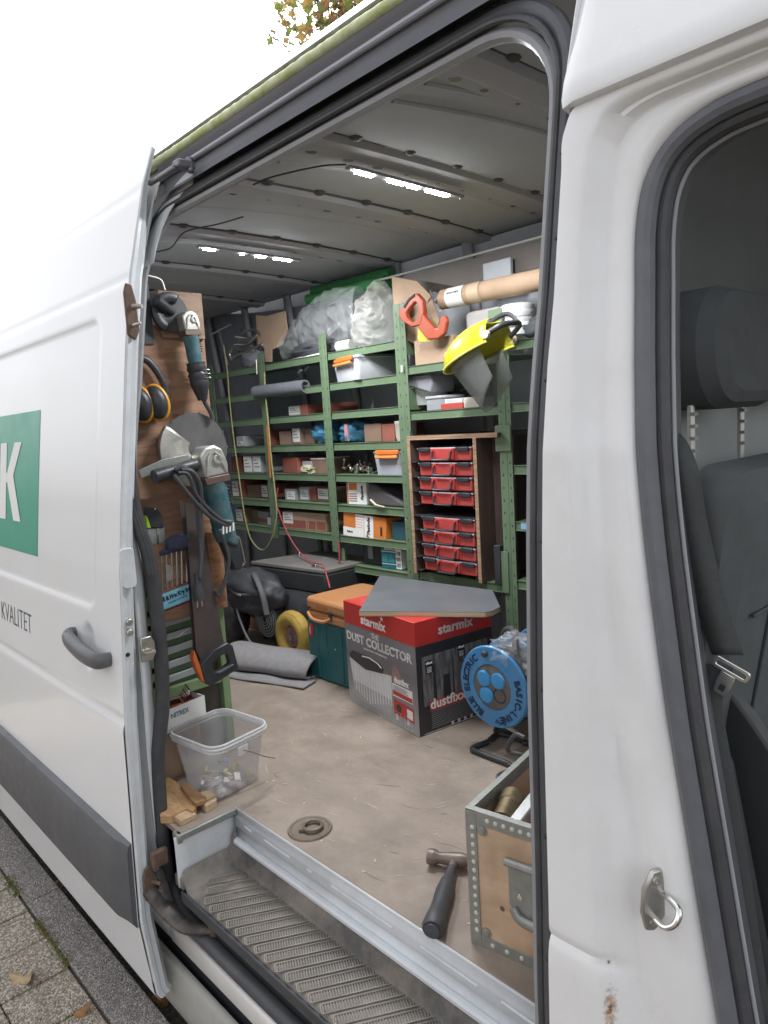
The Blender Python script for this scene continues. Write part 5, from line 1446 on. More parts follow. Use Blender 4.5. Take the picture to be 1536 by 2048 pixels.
def grinder(name, label, loc, rot, s, disc_r, disc_c, guard_arc, big):
    t = thing(name, label, 'grinder', loc)
    F = frame((0, 0, 0), '+x', rot)
    b = B(F)
    b.prism([(-.30 * s, -.30 * s), (.30 * s, -.34 * s), (.34 * s, -.1 * s), (.28 * s, .24 * s), (.10 * s, .36 * s), (-.14 * s, .36 * s), (-.32 * s, .2 * s)], -.24 * s, .26 * s)
    b.build('gear_head', alu_cast, t, bevel=.05 * s, seg=3)
    b = B(F); b.lathe([(.12 * s, .25 * s), (.12 * s, .30 * s), (.075 * s, .31 * s), (.07 * s, .28 * s), (0, .28 * s)], 18, M=Matrix.Translation((.10 * s, .05 * s, 0))); b.build('gear_cap', alu_cast, t)
    b = B(F)
    for sx in (-1, 1): b.tube([(sx * .24 * s, -.28 * s, .25 * s), (sx * .14 * s, .12 * s, .29 * s), (sx * .05 * s, .22 * s, .28 * s)], .03 * s, n=8)
    b.build('head_rib', alu_cast, t)
    b = B(F); b.prism([(-.31 * s, -.47 * s), (.31 * s, -.50 * s), (.32 * s, -.34 * s), (-.32 * s, -.29 * s)], -.26 * s, .26 * s); b.build('collar', mat('collar_metal', (.16, .11, .09), .5, .5), t, bevel=.02 * s)
    b = B(F)
    k = 15
    LB = 1.35 if big else 1.0
    b.tube([(0, -.48 * s - (LB * s) * i / k, 0) for i in range(k + 1)], [(.31 - .05 * math.sin(math.pi * i / k) * .8 + (.0 if i < 11 else -.012 * (i - 10))) * s for i in range(k + 1)], n=20, flat=.88)
    b.build('motor_body', teal, t, smooth=50)
    for k in range(6):
        b = B(F); b.box((.285 * s, -.62 * s - .085 * s * k, .10 * s), (.03 * s, .04 * s, .12 * s)); b.build('vent', black_plastic, t, bevel=.003)
    if big:
        b = B(F); b.prism([(-.2 * s, -1.75 * s), (.24 * s, -1.83 * s), (.20 * s, -2.5 * s), (.12 * s, -2.6 * s), (-.05 * s, -2.58 * s)], -.14 * s, .16 * s); b.build('rear_handle', black_plastic, t, bevel=.05 * s, seg=3)
        b = B(F); b.prism([(-.24 * s, -1.5 * s), (.1 * s, -1.55 * s), (.22 * s, -1.95 * s), (.12 * s, -2.02 * s), (-.2 * s, -1.75 * s)], -.2 * s, .2 * s); b.build('handle_shoulder', teal, t, bevel=.04 * s, seg=3)
        b = B(F); b.ring([(p[0] + .18 * s, p[1] - 2.2 * s) for p in rrect(.34 * s, .75 * s, .1 * s, 3)], [(p[0] + .18 * s, p[1] - 2.2 * s) for p in rrect(.30 * s, .71 * s, .1 * s, 3)], -.02 * s, .02 * s); b.build('handle_wire', steel, t)
        b = B(F)
        for k in range(4): b.prism([(-.22 * s + .09 * s * k, -1.62 * s), (-.18 * s + .09 * s * k, -1.62 * s), (-.14 * s + .09 * s * k, -1.45 * s), (-.18 * s + .09 * s * k, -1.45 * s)], .27 * s, .29 * s)
        b.build('logo_bars', white_print, t, smooth=0, kind='stuff')
    else:
        b = B(F)
        k = 12
        b.tube([(.0 + .02 * s * i / k, -1.42 * s - 1.35 * s * i / k, 0) for i in range(k + 1)], [(.34 - .03 * math.sin(i * 2.6) * (1 if i < 7 else 0) - (.0 if i < 8 else .035 * (i - 7))) * s for i in range(k + 1)], n=16); b.build('rear_grip', black_plastic, t, smooth=50)
        for k in range(3): b = B(F); b.lathe([(.33 * s, 0), (.36 * s, .03 * s), (.33 * s, .06 * s)], 20, M=Matrix.Translation((.01, -1.70 * s - k * .14 * s, 0)) @ Matrix.Rotation(R(90), 4, 'X'), cap=False); b.build('grip_ring', rubber, t)
        b = B(F); b.tube(spline([(.02 * s, -2.65 * s, 0), (.12 * s, -2.95 * s, .0), (.24 * s, -3.25 * s, .0), (.28 * s, -3.5 * s, 0)], 5), .085 * s, n=8); b.build('cord_sleeve', rubber, t)
    # disc and guard lie behind the head
    b = B(frame((0, disc_c[0], disc_c[1]), '+x')); b.lathe([(.012, -.24 * s), (disc_r, -.245 * s), (disc_r, -.225 * s), (.02, -.225 * s), (.0, -.22 * s)], 48)
    if big:
        for k in range(14):
            a = 2 * math.pi * k / 14; b.box((disc_r * math.cos(a), disc_r * math.sin(a), -.232 * s), (.007, .007, .004), None)
    b.build('disc', mat('disc_steel' if big else 'disc_black', (.17, .165, .165) if big else (.05, .05, .05), .42, .6 if big else .0, .15, 20), t)
    b = B(frame((0, disc_c[0], disc_c[1]), '+x', guard_arc[0]))
    g = guard_arc[1]
    b.lathe([(.03, -.16 * s), (disc_r * .92, -.17 * s), (disc_r * 1.04, -.20 * s), (disc_r * 1.05, -.30 * s)], 28, arc=g, cap=False)
    b.build('guard', alu_cast if big else black_plastic, t, solid=.004, smooth=50)
    return t, F
gs, F = grinder('angle_grinder', 'small teal angle grinder with black grip hung high on the board', (-.155, .322, 2.085), R(6), .088, .058, (-.045, .03), (R(60), R(190)), False)
b = B(frame((0, 0, 0), '+x')); b.cyl((-.04, .03, -.02), (-.10, .06, .0), .014, .018, 12); b.build('side_handle', black_plastic, gs)
gb, F = grinder('angle_grinder', 'large battered teal angle grinder with wide steel disc and silver guard', (-.135, .338, 1.645), R(9), .142, .115, (-.024, .045), (R(140), R(150)), True)
b = B(frame((0, 0, 0), '+x')); b.tube([(-.06, -.005, .02), (-.12, -.012, .03), (-.205, -.028, .04)], [.022, .020, .021], n=14); b.build('side_handle', black_plastic, gb)
b = B(frame((0, 0, 0), '+x')); b.prism([(-.235, -.005), (-.16, .02), (-.07, .03), (-.06, .0), (-.16, -.012), (-.23, -.03)], .0, .006); b.build('handle_bracket', zinc, gb, bevel=.001)
# grinder cable looped over its side handle
t = thing('power_cable', 'black cable looped over the large grinder handle with its plug hanging', 'cable', (0, 0, 0))
def cab(pts, x, r=.0065): 
    P_ = [Vector((x + .006 * math.sin(i * 1.3), *pxx([q], x)[0])) for i, q in enumerate(pts)]
    b = B(); b.tube(spline(P_, 6), r, n=8); return b
cab([(350, 940), (368, 935), (388, 965), (396, 1010), (400, 1060), (402, 1110), (398, 1155)], -.075, .0075).build('cable_run', rubber, t)
cab([(356, 945), (375, 950), (392, 990), (420, 1020), (445, 1040), (462, 1045)], -.07).build('cable_run', rubber, t)
cab([(348, 950), (365, 975), (395, 1010), (430, 1040), (455, 1050), (462, 1046)], -.068).build('cable_run', rubber, t)
cab([(362, 938), (384, 945), (400, 975), (402, 1030), (405, 1100), (400, 1150)], -.07, .0075).build('cable_run', rubber, t)
cab([(440, 1062), (455, 1110), (452, 1150), (440, 1190), (432, 1180)], -.10).build('cable_run', rubber, t)
pl = at_x(396, 1172, -.08)
b = B(frame((pl.x, pl.y, pl.z), '+x')); b.lathe([(.008, .04), (.012, .0), (.017, -.02), (.017, -.045), (0, -.046)], 18, M=Matrix.Rotation(R(-90), 4, 'X')); pg = b.build('plug', rubber, t)
for s in (-1, 1):
    b = B(frame((pl.x, pl.y + s * .008, pl.z - .045), '+x')); b.cyl((0, 0, 0), (0, -.022, 0), .0025, None, 8); b.build('plug_pin', chrome, pg)
# ear defenders
t = thing('ear_defenders', 'black and yellow ear defenders hanging on the plywood board', 'ear defenders', (0, 0, 0))
b = B(); b.tube(spline([Vector((-.185, *q)) for q in pxx([(278, 715), (296, 722), (315, 745), (330, 775), (333, 800), (325, 825)], -.185)], 6), .0085, n=8, flat=1.4); b.build('headband', black_plastic, t, smooth=50)
for (a, c), rr in (((312, 805), .9), ((280, 808), .8)):
    p = at_x(a, c, -.17)
    b = B(Matrix.Translation(p) @ Matrix.Rotation(R(-35), 4, 'Z') @ Matrix.Rotation(R(12), 4, 'X'))
    b.lathe([(.0, .030), (.024, .028), (.036, .016), (.039, .0), (.038, -.004)], 28, M=rotm(0, R(90), 0) @ Matrix.Diagonal((1.35, .9, 1, 1))); cup = b.build('cup', black_plastic, t, smooth=50)
    b = B(Matrix.Translation(p) @ Matrix.Rotation(R(-35), 4, 'Z') @ Matrix.Rotation(R(12), 4, 'X'))
    b.lathe([(.036, .002), (.042, -.002), (.044, -.012), (.040, -.022), (.032, -.024), (.0, -.02)], 28, M=rotm(0, R(90), 0) @ Matrix.Diagonal((1.35, .9, 1, 1))); b.build('cushion', mat('amber_plastic', (.62, .28, .02), .4), cup, smooth=50)
b = B(); b.bb((-.21, .125, 2.02), (-.20, .225, 2.20)); o = b.build('black_sheet', mat('dark_sheet', (.07, .075, .085), .6), None); tag(o, 'dark sheet pinned behind the top of the tool board', 'sheet')
b = B(); b.tube(spline([Vector((-.19, *q)) for q in pxx([(280, 550), (300, 552), (322, 560), (330, 580)], -.19)], 6), .003, n=6); o = b.build('thin_wire', steel, None); tag(o, 'thin bent wire over the dark sheet', 'wire')
# saws
blade_m = mat('dull_blade', (.105, .085, .08), .5, .4, .15, 10, dirt=(.06, .045, .04), dirt_amt=.6, dirt_scale=12)
t = thing('handsaw', 'long handsaw with black and orange grip hanging point up', 'handsaw', (0, 0, 0))
b = B(); b.prism(pxx([(370, 1005), (392, 1010), (405, 1060), (432, 1200), (450, 1300), (412, 1345), (392, 1300), (380, 1150)], -.11), -.001, .001, XF(-.11)); b.build('blade', blade_m, t)
hx = -.10
out_ = pxx([(397, 1330), (425, 1298), (452, 1284), (462, 1290), (474, 1335), (440, 1358), (418, 1371), (407, 1366)], hx)
hole = pxx([(422, 1322), (430, 1314), (446, 1307), (452, 1308), (457, 1326), (441, 1338), (428, 1343), (424, 1338)], hx)
b = B(); b.ring(out_, hole, -.013, .013, XF(hx)); b.build('grip', black_plastic, t, bevel=.004)
b = B(); b.prism(pxx([(386, 1300), (397, 1330), (407, 1366), (400, 1360), (388, 1335), (382, 1315)], hx), -.012, .012, XF(hx)); b.build('grip_edge', mat('orange_edge', (.55, .13, .03), .45), t, bevel=.003)
b = B(); b.tube([(hx + .014, *pxx([(432, 1345)], hx)[0]), (hx + .014, *pxx([(462, 1328)], hx)[0])], .004, n=6); b.build('grip_groove', rubber_grey, t)
t = thing('handsaw', 'second dark handsaw whose blade hangs behind the cable and plug', 'handsaw', (0, 0, 0))
b = B(); b.prism(pxx([(358, 1000), (372, 1008), (385, 1100), (398, 1300), (404, 1340), (396, 1330), (386, 1300), (376, 1160), (366, 1060)], -.13), -.001, .001, XF(-.13)); b.build('blade', blade_m, t)
b = B(); b.prism(pxx([(385, 1010), (392, 1012), (420, 1340), (412, 1350)], -.118), -.003, .003, XF(-.118)); b.build('spine', black_plastic, t)
t = thing('wood_offcut', 'narrow strip of grained plywood hanging behind the saw blade', 'wood strip', (0, 0, 0))
b = B(); b.prism(pxx([(410, 1065), (432, 1065), (452, 1205), (445, 1215), (430, 1212)], -.195), -.004, .004, XF(-.195)); b.build('strip', wood_mat('orange_ply', (.34, .17, .08), (.22, .11, .06), (6, 4, 14), 1.6), t)
# hex key set
t = thing('hex_key_set', 'hex key set with blue name plate and dark blue handles', 'key set', (0, 0, 0))
kx = -.135
b = B(); b.prism(pxx([(319, 1190), (383, 1165), (384, 1196), (321, 1221)], kx), -.006, .006, XF(kx)); pl_ = b.build('name_plate', mat('sky_blue_plate', (.20, .50, .66), .45), t, bevel=.001)
c0, c1 = Vector((0, *pxx([(322, 1203)], kx)[0])), Vector((0, *pxx([(382, 1178)], kx)[0]))
mid = (c0 + c1) / 2; ang = math.atan2(c1.z - c0.z, c1.y - c0.y)
text('ll & Hex Key Set', .0135, frame((kx + .0066, mid.y, mid.z + .004), '+x', ang), black_print, pl_, sx=.78, weight=.0010, ext=.0003)
text('1.5 2 2.5 3 4 5 6 8 10', .006, frame((kx + .0066, mid.y, mid.z - .013), '+x', ang), black_print, pl_, sx=.9, weight=.0002, ext=.0003)
b = B(); b.prism(pxx([(321, 1226), (384, 1202), (384, 1208), (321, 1232)], kx), -.012, .004, XF(kx)); b.build('foot_rail', mat('reddish_rail', (.20, .09, .07), .6), t)
b = B(); b.prism(pxx([(319, 1184), (383, 1160), (383, 1165), (319, 1190)], kx), -.012, .004, XF(kx)); b.build('top_rail', mat('reddish_rail', (.20, .09, .07), .6), t)
for k in range(6):
    a0 = (326 + 9.5 * k, 1186 - 3.8 * k); a1 = (323 + 10 * k, 1105 - 3 * k)
    p0, p1 = pxx([a0, a1], kx - .004)
    b = B(); b.cyl((kx - .004, *p0), (kx - .004, *p1), .0028, None, 6); b.build('key', steel, t)
    b = B(); b.cyl((kx - .004, p0[0], p0[1] - .03), (kx - .004, p0[0], p0[1] - .055), .0028, None, 6); b.build('key_tip', steel, t)
    if k in (1, 3, 5):
        b = B(); b.tube([(kx - .006, p1[0] - .022, p1[1] - .006), (kx - .0, p1[0], p1[1]), (kx + .006, p1[0] + .024, p1[1] + .006)], [.008, .011, .008], n=10); b.ball((kx + .008, p1[0] + .027, p1[1] + .007), .005, 8, 6); b.build('key_handle', mat('navy_grip', (.035, .04, .085), .45), t)
b = B(); b.prism(pxx([(330, 1128), (345, 1130), (345, 1160), (330, 1164)], kx), -.004, .006, XF(kx)); b.build('steel_socket', steel, t, bevel=.002)
b = B(); lump(b, (0, 0, 0), (.014, .045, .026), 3.1, .35, 20, 12); o = b.build('navy_gloves', mat('navy_cloth', (.045, .05, .085), .8), None, smooth=60); p = at_x(358, 1085, -.12); o.location = p; tag(o, 'crumpled navy work glove above the hex keys', 'glove')
# utility knife in its metal holder
t = thing('knife_holder', 'folded metal pocket on the board holding a black and green knife', 'holder', (0, 0, 0))
b = B(); b.prism(pxx([(287, 1057), (328, 1055), (329, 1087), (288, 1090)], -.17), -.008, .006, XF(-.17)); b.build('pocket', zinc, t, bevel=.002)
b = B(); b.prism(pxx([(312, 1056), (314, 1056), (315, 1088), (313, 1088)], -.17), .006, .009, XF(-.17)); b.build('pocket_fold', chrome, t)
t = thing('utility_knife', 'black utility knife with lime green edge standing in the metal pocket', 'knife', (0, 0, 0))
b = B(); b.prism(pxx([(290, 1014), (312, 1016), (322, 1030), (325, 1056), (300, 1056), (292, 1040)], -.168), -.007, .007, XF(-.168)); b.build('knife_body', black_plastic, t, bevel=.003)
b = B(); b.prism(pxx([(289, 1030), (293, 1034), (300, 1056), (291, 1056)], -.167), -.007, .009, XF(-.167)); b.build('grip_edge', mat('lime_plastic', (.35, .62, .04), .4), t, bevel=.002)
b = B(XF(-.158)); q = pxx([(310, 1018)], -.158)[0]; b.lathe([(.003, 0), (.003, .002), (0, .0025)], 10, M=Matrix.Translation((q[0], q[1], 0))); b.build('knife_screw', chrome, t)
# carton of sealant and cardboard box under the rack
t = thing('printed_carton', 'open white carton with printed sides behind the clear bucket', 'box', (-.20, .10, .80), R(8))
b = B(); b.ring([(-.12, 0), (.04, 0), (.04, .17), (-.12, .17)], [(-.117, .003), (.037, .003), (.037, .167), (-.117, .167)], -.0, .075); b.build('carton_wall', white_print, t)
b = B(); b.bb((-.11, .01, .0), (.03, .16, .06)); b.build('contents', card_red, t)
text('NITREX', .016, frame((.0412, .07, .05), '+x'), mat('blue_ink', (.12, .2, .3), .6), t, sx=.9, weight=.0006)
for k in range(6): b = B(); b.box((.041, .115 + .008 * k, .04 + .003 * k), (.001, .0045, .03), rotm(R(30), 0, 0)); b.build('print_bar', black_print if k % 2 else card_red, t)
b = B(); b.tube([(-.05, .02, .082), (.0, .14, .09)], .011, n=10); b.build('cartridge', mat('pale_cartridge', (.55, .5, .45), .5), t)
t = thing('cardboard_box', 'plain brown cardboard box on the floor under the printed carton', 'box', (-.22, .09, FZ), R(8))
b = B(); b.bb((-.13, 0, 0), (.03, .17, .168)); b.build('box_body', card, t, bevel=.002)
b = B(); b.bb((.0302, .085, .005), (.0310, .135, .075)); b.build('tape', mat('brown_tape', (.32, .2, .12), .3), t)
# ================================================================ things on the van floor
# --- vacuum cleaner carton
BX = thing('vacuum_carton', 'large red topped grey carton printed with a dust collector vacuum', 'box', (-.246, .944, FZ), R(-8.6))
bw, bd, bh = .466, .36, .415
b = B(); b.bb((0, 0, 0), (bw, bd, bh)); b.build('carton_body', mat('carton_grey_print', (.30, .295, .315), .42, 0, .25, 5, coat=.2), BX, bevel=.002)
redp = mat('carton_red_print', (.50, .035, .028), .38, 0, .03, 8, coat=.2)
b = B(); b.bb((-.0008, -.0010, bh - .088), (bw + .0008, bd + .001, bh + .0008)); b.build('red_band', redp, BX, bevel=.002)
dkp = mat('carton_dark_print', (.035, .034, .038), .45, 0, .25, 6, coat=.2)
b = B(); b.bb((bw + .0002, .0, .0), (bw + .0009, bd, bh - .088)); b.build('dark_side', dkp, BX)
FB = lambda x, z, o=.0012: frame((x, -o, z), '-y')
SB = lambda y, z, o=.0014: frame((bw + o, y, z), '+x')
text('starmix', .036, FB(.205, bh - .054), white_print, BX, weight=.0017, sx=1.05, space=1.05)
def star(M, r, name='star'):
    b = B(M); b.prism([((r if k % 2 == 0 else r * .42) * math.sin(k * math.pi / 5), (r if k % 2 == 0 else r * .42) * math.cos(k * math.pi / 5)) for k in range(10)], 0, .0005); b.build(name, white_print, BX, smooth=0)
star(FB(.268, bh - .024), .011)
text('starmix', .036, SB(.185, bh - .048), mat('dim_white_print', (.6, .58, .57), .5), BX, weight=.0016, sx=1.02, space=1.05)
for k in range(2): b = B(); b.bb((bw * .2, .02 + .004 * k, bh + .0009), (bw * .8, .023 + .004 * k, bh + .0013)); b.build('flap_seam', card_red, BX)
pale_ink = mat('pale_ink', (.62, .62, .61), .5, 0, .25, 30)
text('DUST COLLECTOR', .034, FB(.226, .277), pale_ink, BX, weight=.0014, sx=1.06, space=1.03)
text('THE', .020, FB(.215, .310), pale_ink, BX, weight=.0012)
text('THE MULTI TALENT FOR PROFESSIONALS', .007, FB(.21, .247), pale_ink, BX, weight=.0001, sx=.9)
# printed picture: a backdrop fading from dark to pale ink, and the tub vacuum
pm = bpy.data.materials.new('printed_backdrop'); pm.use_nodes = True
_N, _L = pm.node_tree.nodes, pm.node_tree.links
_tc = _N.new('ShaderNodeTexCoord'); _sx = _N.new('ShaderNodeSeparateXYZ'); _rp = _N.new('ShaderNodeValToRGB'); _nz = _N.new('ShaderNodeTexNoise'); _ad = _N.new('ShaderNodeMath')
_nz.inputs['Scale'].default_value = 9; _ad.operation = 'MULTIPLY_ADD'; _ad.inputs[1].default_value = .10
_L.new(_tc.outputs['Object'], _sx.inputs[0]); _L.new(_tc.outputs['Object'], _nz.inputs['Vector']); _L.new(_nz.outputs[0], _ad.inputs[0]); _L.new(_sx.outputs[2], _ad.inputs[2]); _L.new(_ad.outputs[0], _rp.inputs[0])
_e = _rp.color_ramp.elements; _e[0].position = .05; _e[0].color = (.42, .41, .42, 1); _e[1].position = .36; _e[1].color = (.20, .19, .205, 1)
_m2 = _rp.color_ramp.elements.new(.14); _m2.color = (.27, .26, .265, 1); _m3 = _rp.color_ramp.elements.new(.25); _m3.color = (.15, .14, .15, 1)
_L.new(_rp.outputs[0], _N['Principled BSDF'].inputs['Base Color']); _N['Principled BSDF'].inputs['Roughness'].default_value = .4
b = B(FB(0, 0, .0006)); b.prism([(.001, .001), (bw - .001, .001), (bw - .001, bh - .088), (.001, bh - .088)], 0, .0002); b.build('printed_backdrop', pm, BX)
b = B(FB(0, 0)); b.prism([(.022, .188), (.135, .163), (.312, .185), (.305, .064), (.155, .024), (.047, .058)], 0, .0004); b.build('printed_tub', mat('printed_tub', (.62, .62, .63), .5, 0, .1, 40), BX)
b = B(FB(0, 0, .0018))
for k in range(13):
    x0 = .060 + .0185 * k; zt_ = interp(x0, [.022, .135, .312], [.178, .153, .175]); zb_ = interp(x0, [.047, .155, .305], [.066, .032, .072]); b.prism([(x0, zt_), (x0 + .005, zt_), (x0 + .005, zb_), (x0, zb_)], 0, .0003)
b.build('printed_ribs', mat('printed_rib', (.72, .72, .73), .5), BX, smooth=0, kind='stuff')
b = B(FB(0, 0, .0020)); b.prism([(.026, .205), (.05, .222), (.11, .222), (.165, .224), (.235, .216), (.262, .198), (.255, .178), (.135, .166), (.06, .182), (.024, .192)], 0, .0003); b.build('printed_lid', dkp, BX)
b = B(FB(0, 0, .0024)); b.tube([(.12, .214, 0), (.17, .219, 0), (.225, .211, 0), (.250, .198, 0)], .0028, n=6); b.build('printed_highlight', pale_ink, BX)
b = B(FB(0, 0, .0016)); b.prism([(.02, .03), (.30, .02), (.30, .09), (.05, .10)], 0, .0002); b.build('printed_floor', mat('printed_floor', (.40, .39, .39), .5, 0, .15, 10), BX)
b = B(FB(0, 0, .0016)); b.prism([(.315, .215), (.345, .235), (.372, .20), (.362, .15), (.325, .155)], 0, .0002); b.build('printed_figure', mat('printed_figure', (.33, .20, .19), .5, 0, .3, 20), BX)
text('dustfixx', .024, FB(.372, .176, .002), white_print, BX, weight=.0010, sx=.85)
b = B(FB(0, 0, .002)); b.prism([(.315, .160), (.438, .160), (.438, .112), (.315, .112)], 0, .0003); b.build('info_panel', white_print, BX)
b = B(FB(0, 0, .0026)); b.prism([(.318, .135), (.436, .132), (.436, .115), (.318, .118)], 0, .0003); b.build('info_red', redp, BX)
for k in range(4): b = B(FB(0, 0, .0026)); b.prism([(.322, .152 - .005 * k), (.40 + .01 * (k % 2), .152 - .005 * k), (.40 + .01 * (k % 2), .154 - .005 * k), (.322, .154 - .005 * k)], 0, .0003); b.build('info_line', print_dark, BX)
b = B(FB(0, 0, .002)); b.prism([(.318, .100), (.440, .094), (.440, .040), (.318, .046)], 0, .0003); b.build('red_field', redp, BX)
b = B(FB(0, 0, .0026)); b.prism([(.40, .086), (.434, .084), (.434, .050), (.40, .052)], 0, .0003); b.build('white_field', white_print, BX)
b = B(FB(.350, .072, .0026)); b.prism(circ(.016, 20), 0, .0003); b.build('printed_motor', dkp, BX)
for k, xx in enumerate((.335, .405)):
    b = B(FB(xx, .008 + .0 * k, .002)); b.ring(rrect(.045, .048, .003, 2, 0, .0), rrect(.042, .045, .002, 2, 0, .0), 0, .0003, Matrix.Translation((0, .012 + .012, 0))); b.build('pictogram_frame', pale_ink, BX, smooth=0)
    b = B(FB(xx, .036, .002)); b.prism([(-.010, -.012), (.010, -.012), (.006, .012), (-.006, .012)], 0, .0003); b.build('pictogram', pale_ink, BX, smooth=0)
# side print: workshop photo and red banner
b = B(SB(0, 0)); b.prism([(.025, .105), (.335, .105), (.335, .29), (.025, .285)], 0, .0003); b.build('workshop_photo', mat('workshop_photo', (.16, .155, .16), .45, 0, .7, 24, stretch=(1, 3, .6)), BX)
b = B(SB(0, 0, .002))
for (y0, y1, z0, z1) in ((.07, .085, .12, .25), (.115, .15, .11, .20), (.16, .168, .12, .28), (.225, .235, .13, .24), (.26, .285, .12, .22)): b.prism([(y0, z0), (y1, z0), (y1 - .004, z1), (y0 + .002, z1)], 0, .0003)
b.build('photo_figures', dkp, BX, smooth=0, kind='stuff')
for yy, zz in ((.055, .245), (.205, .27)):
    b = B(SB(yy, zz, .0022)); b.prism(rrect(.034, .048, .002, 2), 0, .0003); cd_ = b.build('caption_card', black_print, BX)
    b = B(SB(yy, zz, .0027)); b.prism([(-.014, .010), (.014, .010), (.014, .020), (.005, .015), (-.005, .020), (-.014, .016)], 0, .0003); b.build('caption_mark', white_print, BX)
    for k in range(4): b = B(SB(yy, zz, .0027)); b.prism(rrect(.022, .003, .001, 2, 0, -.002 - .0055 * k), 0, .0003); b.build('caption_line', pale_ink, BX, smooth=0)
b = B(SB(0, 0, .002)); b.prism([(.05, .118), (.30, .118), (.30, .082), (.05, .082)], 0, .0003); b.build('banner', redp, BX)
text('dustfixx', .036, SB(.135, .104, .0026), white_print, BX, weight=.0014, sx=1.0, space=1.05)
for k in range(10): b = B(SB(0, 0, .0020)); b.prism([(.055, .078 - .0068 * k), (.30 - .01 * (k % 3), .078 - .0068 * k), (.30 - .01 * (k % 3), .0808 - .0068 * k), (.055, .0808 - .0068 * k)], 0, .0003); b.build('small_print', mat('grey_ink', (.22, .22, .22), .6), BX, smooth=0)
for k in range(4): b = B(SB(.15 + .03 * k, .012, .0020)); b.prism([(-.005, -.006), (.005, -.006), (.007, .007), (-.007, .007)], 0, .0003); b.build('care_symbol', pale_ink, BX, smooth=0)
b = B(SB(0, 0, .0020)); b.prism([(.02, .004), (.34, .004), (.34, .006), (.02, .006)], 0, .0003); b.build('base_line', pale_ink, BX)

# --- grey faced board lying on the carton
t = thing('faced_board', 'grey faced plywood board with clipped corner lying on the red carton', 'board', (0, 0, FZ + bh + .0014))
poly = [(-.40, 1.29), (.197, 1.336), (.372, 1.155), (.383, 1.10), (.375, 1.068), (-.011, .823)]
b = B(); b.prism(poly, .0, .0165); b.build('core', wood_mat('birch_edge', (.56, .45, .31), (.36, .26, .16), (1.5, 1.5, 240), 1.0, .6, .8), t)
b = B(); b.prism(poly, .0167, .0180); b.build('facing', mat('grey_facing', (.115, .125, .138), .42, 0, .10, 4, dirt=(.16, .15, .14), dirt_amt=.4), t)

# --- teal case and orange case
t = thing('tool_case', 'teal plastic tool case standing on the floor with a red latch', 'tool case', (-.605, 1.017, FZ))
b = B(); b.prism([(0, 0), (.34, 0), (.34, .272), (.006, .272), (.0, .25)], -.30, 0, frame((0, 0, 0), '-y')); b.build('shell', mat('case_teal', (.018, .115, .13), .5, 0, .1, 8, bump=.08, bs=200, dirt=(.1, .16, .16), dirt_amt=.35), t, bevel=.012, seg=3)
for k, xx in enumerate((.075, .135, .24)):
    b = B(); b.tube([(xx, -.001, .02), (xx + .002, -.001, .25)], .0045, n=8); b.build('shell_rib', mat('case_teal', (.018, .115, .13), .5), t)
b = B(); b.bb((.022, -.008, .19), (.048, .004, .25)); lt = b.build('latch', mat('latch_red', (.42, .03, .03), .4), t, bevel=.006)
b = B(); b.bb((.0325, -.0105, .205), (.037, -.0085, .238)); b.build('latch_slot', white_pl, lt)
b = B(frame((.195, -.001, .16), '-y')); b.lathe([(.004, 0), (.003, .002), (0, .002)], 10); b.build('rivet', steel, t)
t = thing('nailer_case', 'orange plastic case lying on the teal one behind the red carton', 'tool case', (-.60, 1.01, FZ + .2725), R(-3))
om = mat('case_orange', (.42, .19, .075), .5, 0, .08, 8, bump=.06, bs=200, dirt=(.3, .16, .09), dirt_amt=.4)
b = B(); b.prism(rrect(.42, .33, .035, 5, .21, .165), .0, .040); b.build('lower_shell', om, t, bevel=.010, seg=3)
b = B(); b.prism(rrect(.424, .334, .036, 5, .21, .165), .042, .098); b.build('upper_shell', om, t, bevel=.016, seg=3)
b = B(); b.tube(spline([(.03, -.004, .03), (.07, -.016, .014), (.12, -.020, .010), (.17, -.016, .014), (.20, -.004, .03)], 6), .008, n=10); b.build('carry_handle', om, t, smooth=60)
for k in range(8): b = B(); b.bb((.105 + .011 * k, -.006, .062), (.110 + .011 * k, -.0015, .085)); b.build('grip_rib', om, t)
b = B(frame((.04, -.002, .055), '-y')); b.lathe([(.006, 0), (.006, .003), (0, .003)], 12); b.build('hinge_pin', black_plastic, t)
b = B(); b.bb((.188, -.010, .018), (.204, .0, .06)); b.build('catch', black_plastic, t, bevel=.003)
# --- folded carpet
t = thing('carpet_offcut', 'grey carpet offcut folded into a loose roll on the floor', 'carpet', (-.975, .775, FZ), R(18.5))
prof = spline([(0, -.03, .006), (0, .05, .005), (0, .14, .006), (0, .21, .03), (0, .235, .075), (0, .20, .125), (0, .12, .148), (0, .06, .125), (0, .025, .075), (0, .03, .03), (0, .07, .016)], 5)
def carp(u, v):
    p = prof[round(v * (len(prof) - 1))]
    x = .46 * u
    k = 1 + .05 * math.sin(u * 5 + v * 3)
    return (x + .05 * (p.z / .15) * (1 if u > .5 else -1) * abs(u - .5), p.y + .006 * math.sin(u * 9 + v * 4), max(.004, p.z * k * .68))
b = B(); b.grid(carp, 26, len(prof)); b.build('carpet_sheet', mat('grey_carpet', (.235, .225, .225), .95, 0, .10, 40, bump=.4, bs=700), t, smooth=60, solid=.006)
b = B(); b.grid(lambda u, v: (.0 + .50 * u, -.045 + .10 * v + .004 * math.sin(u * 11), .0075 + .002 * math.sin(u * 14 + 1)), 30, 4); b.build('carpet_edge', mat('grey_carpet', (.235, .225, .225), .95), t, smooth=60, solid=.006)
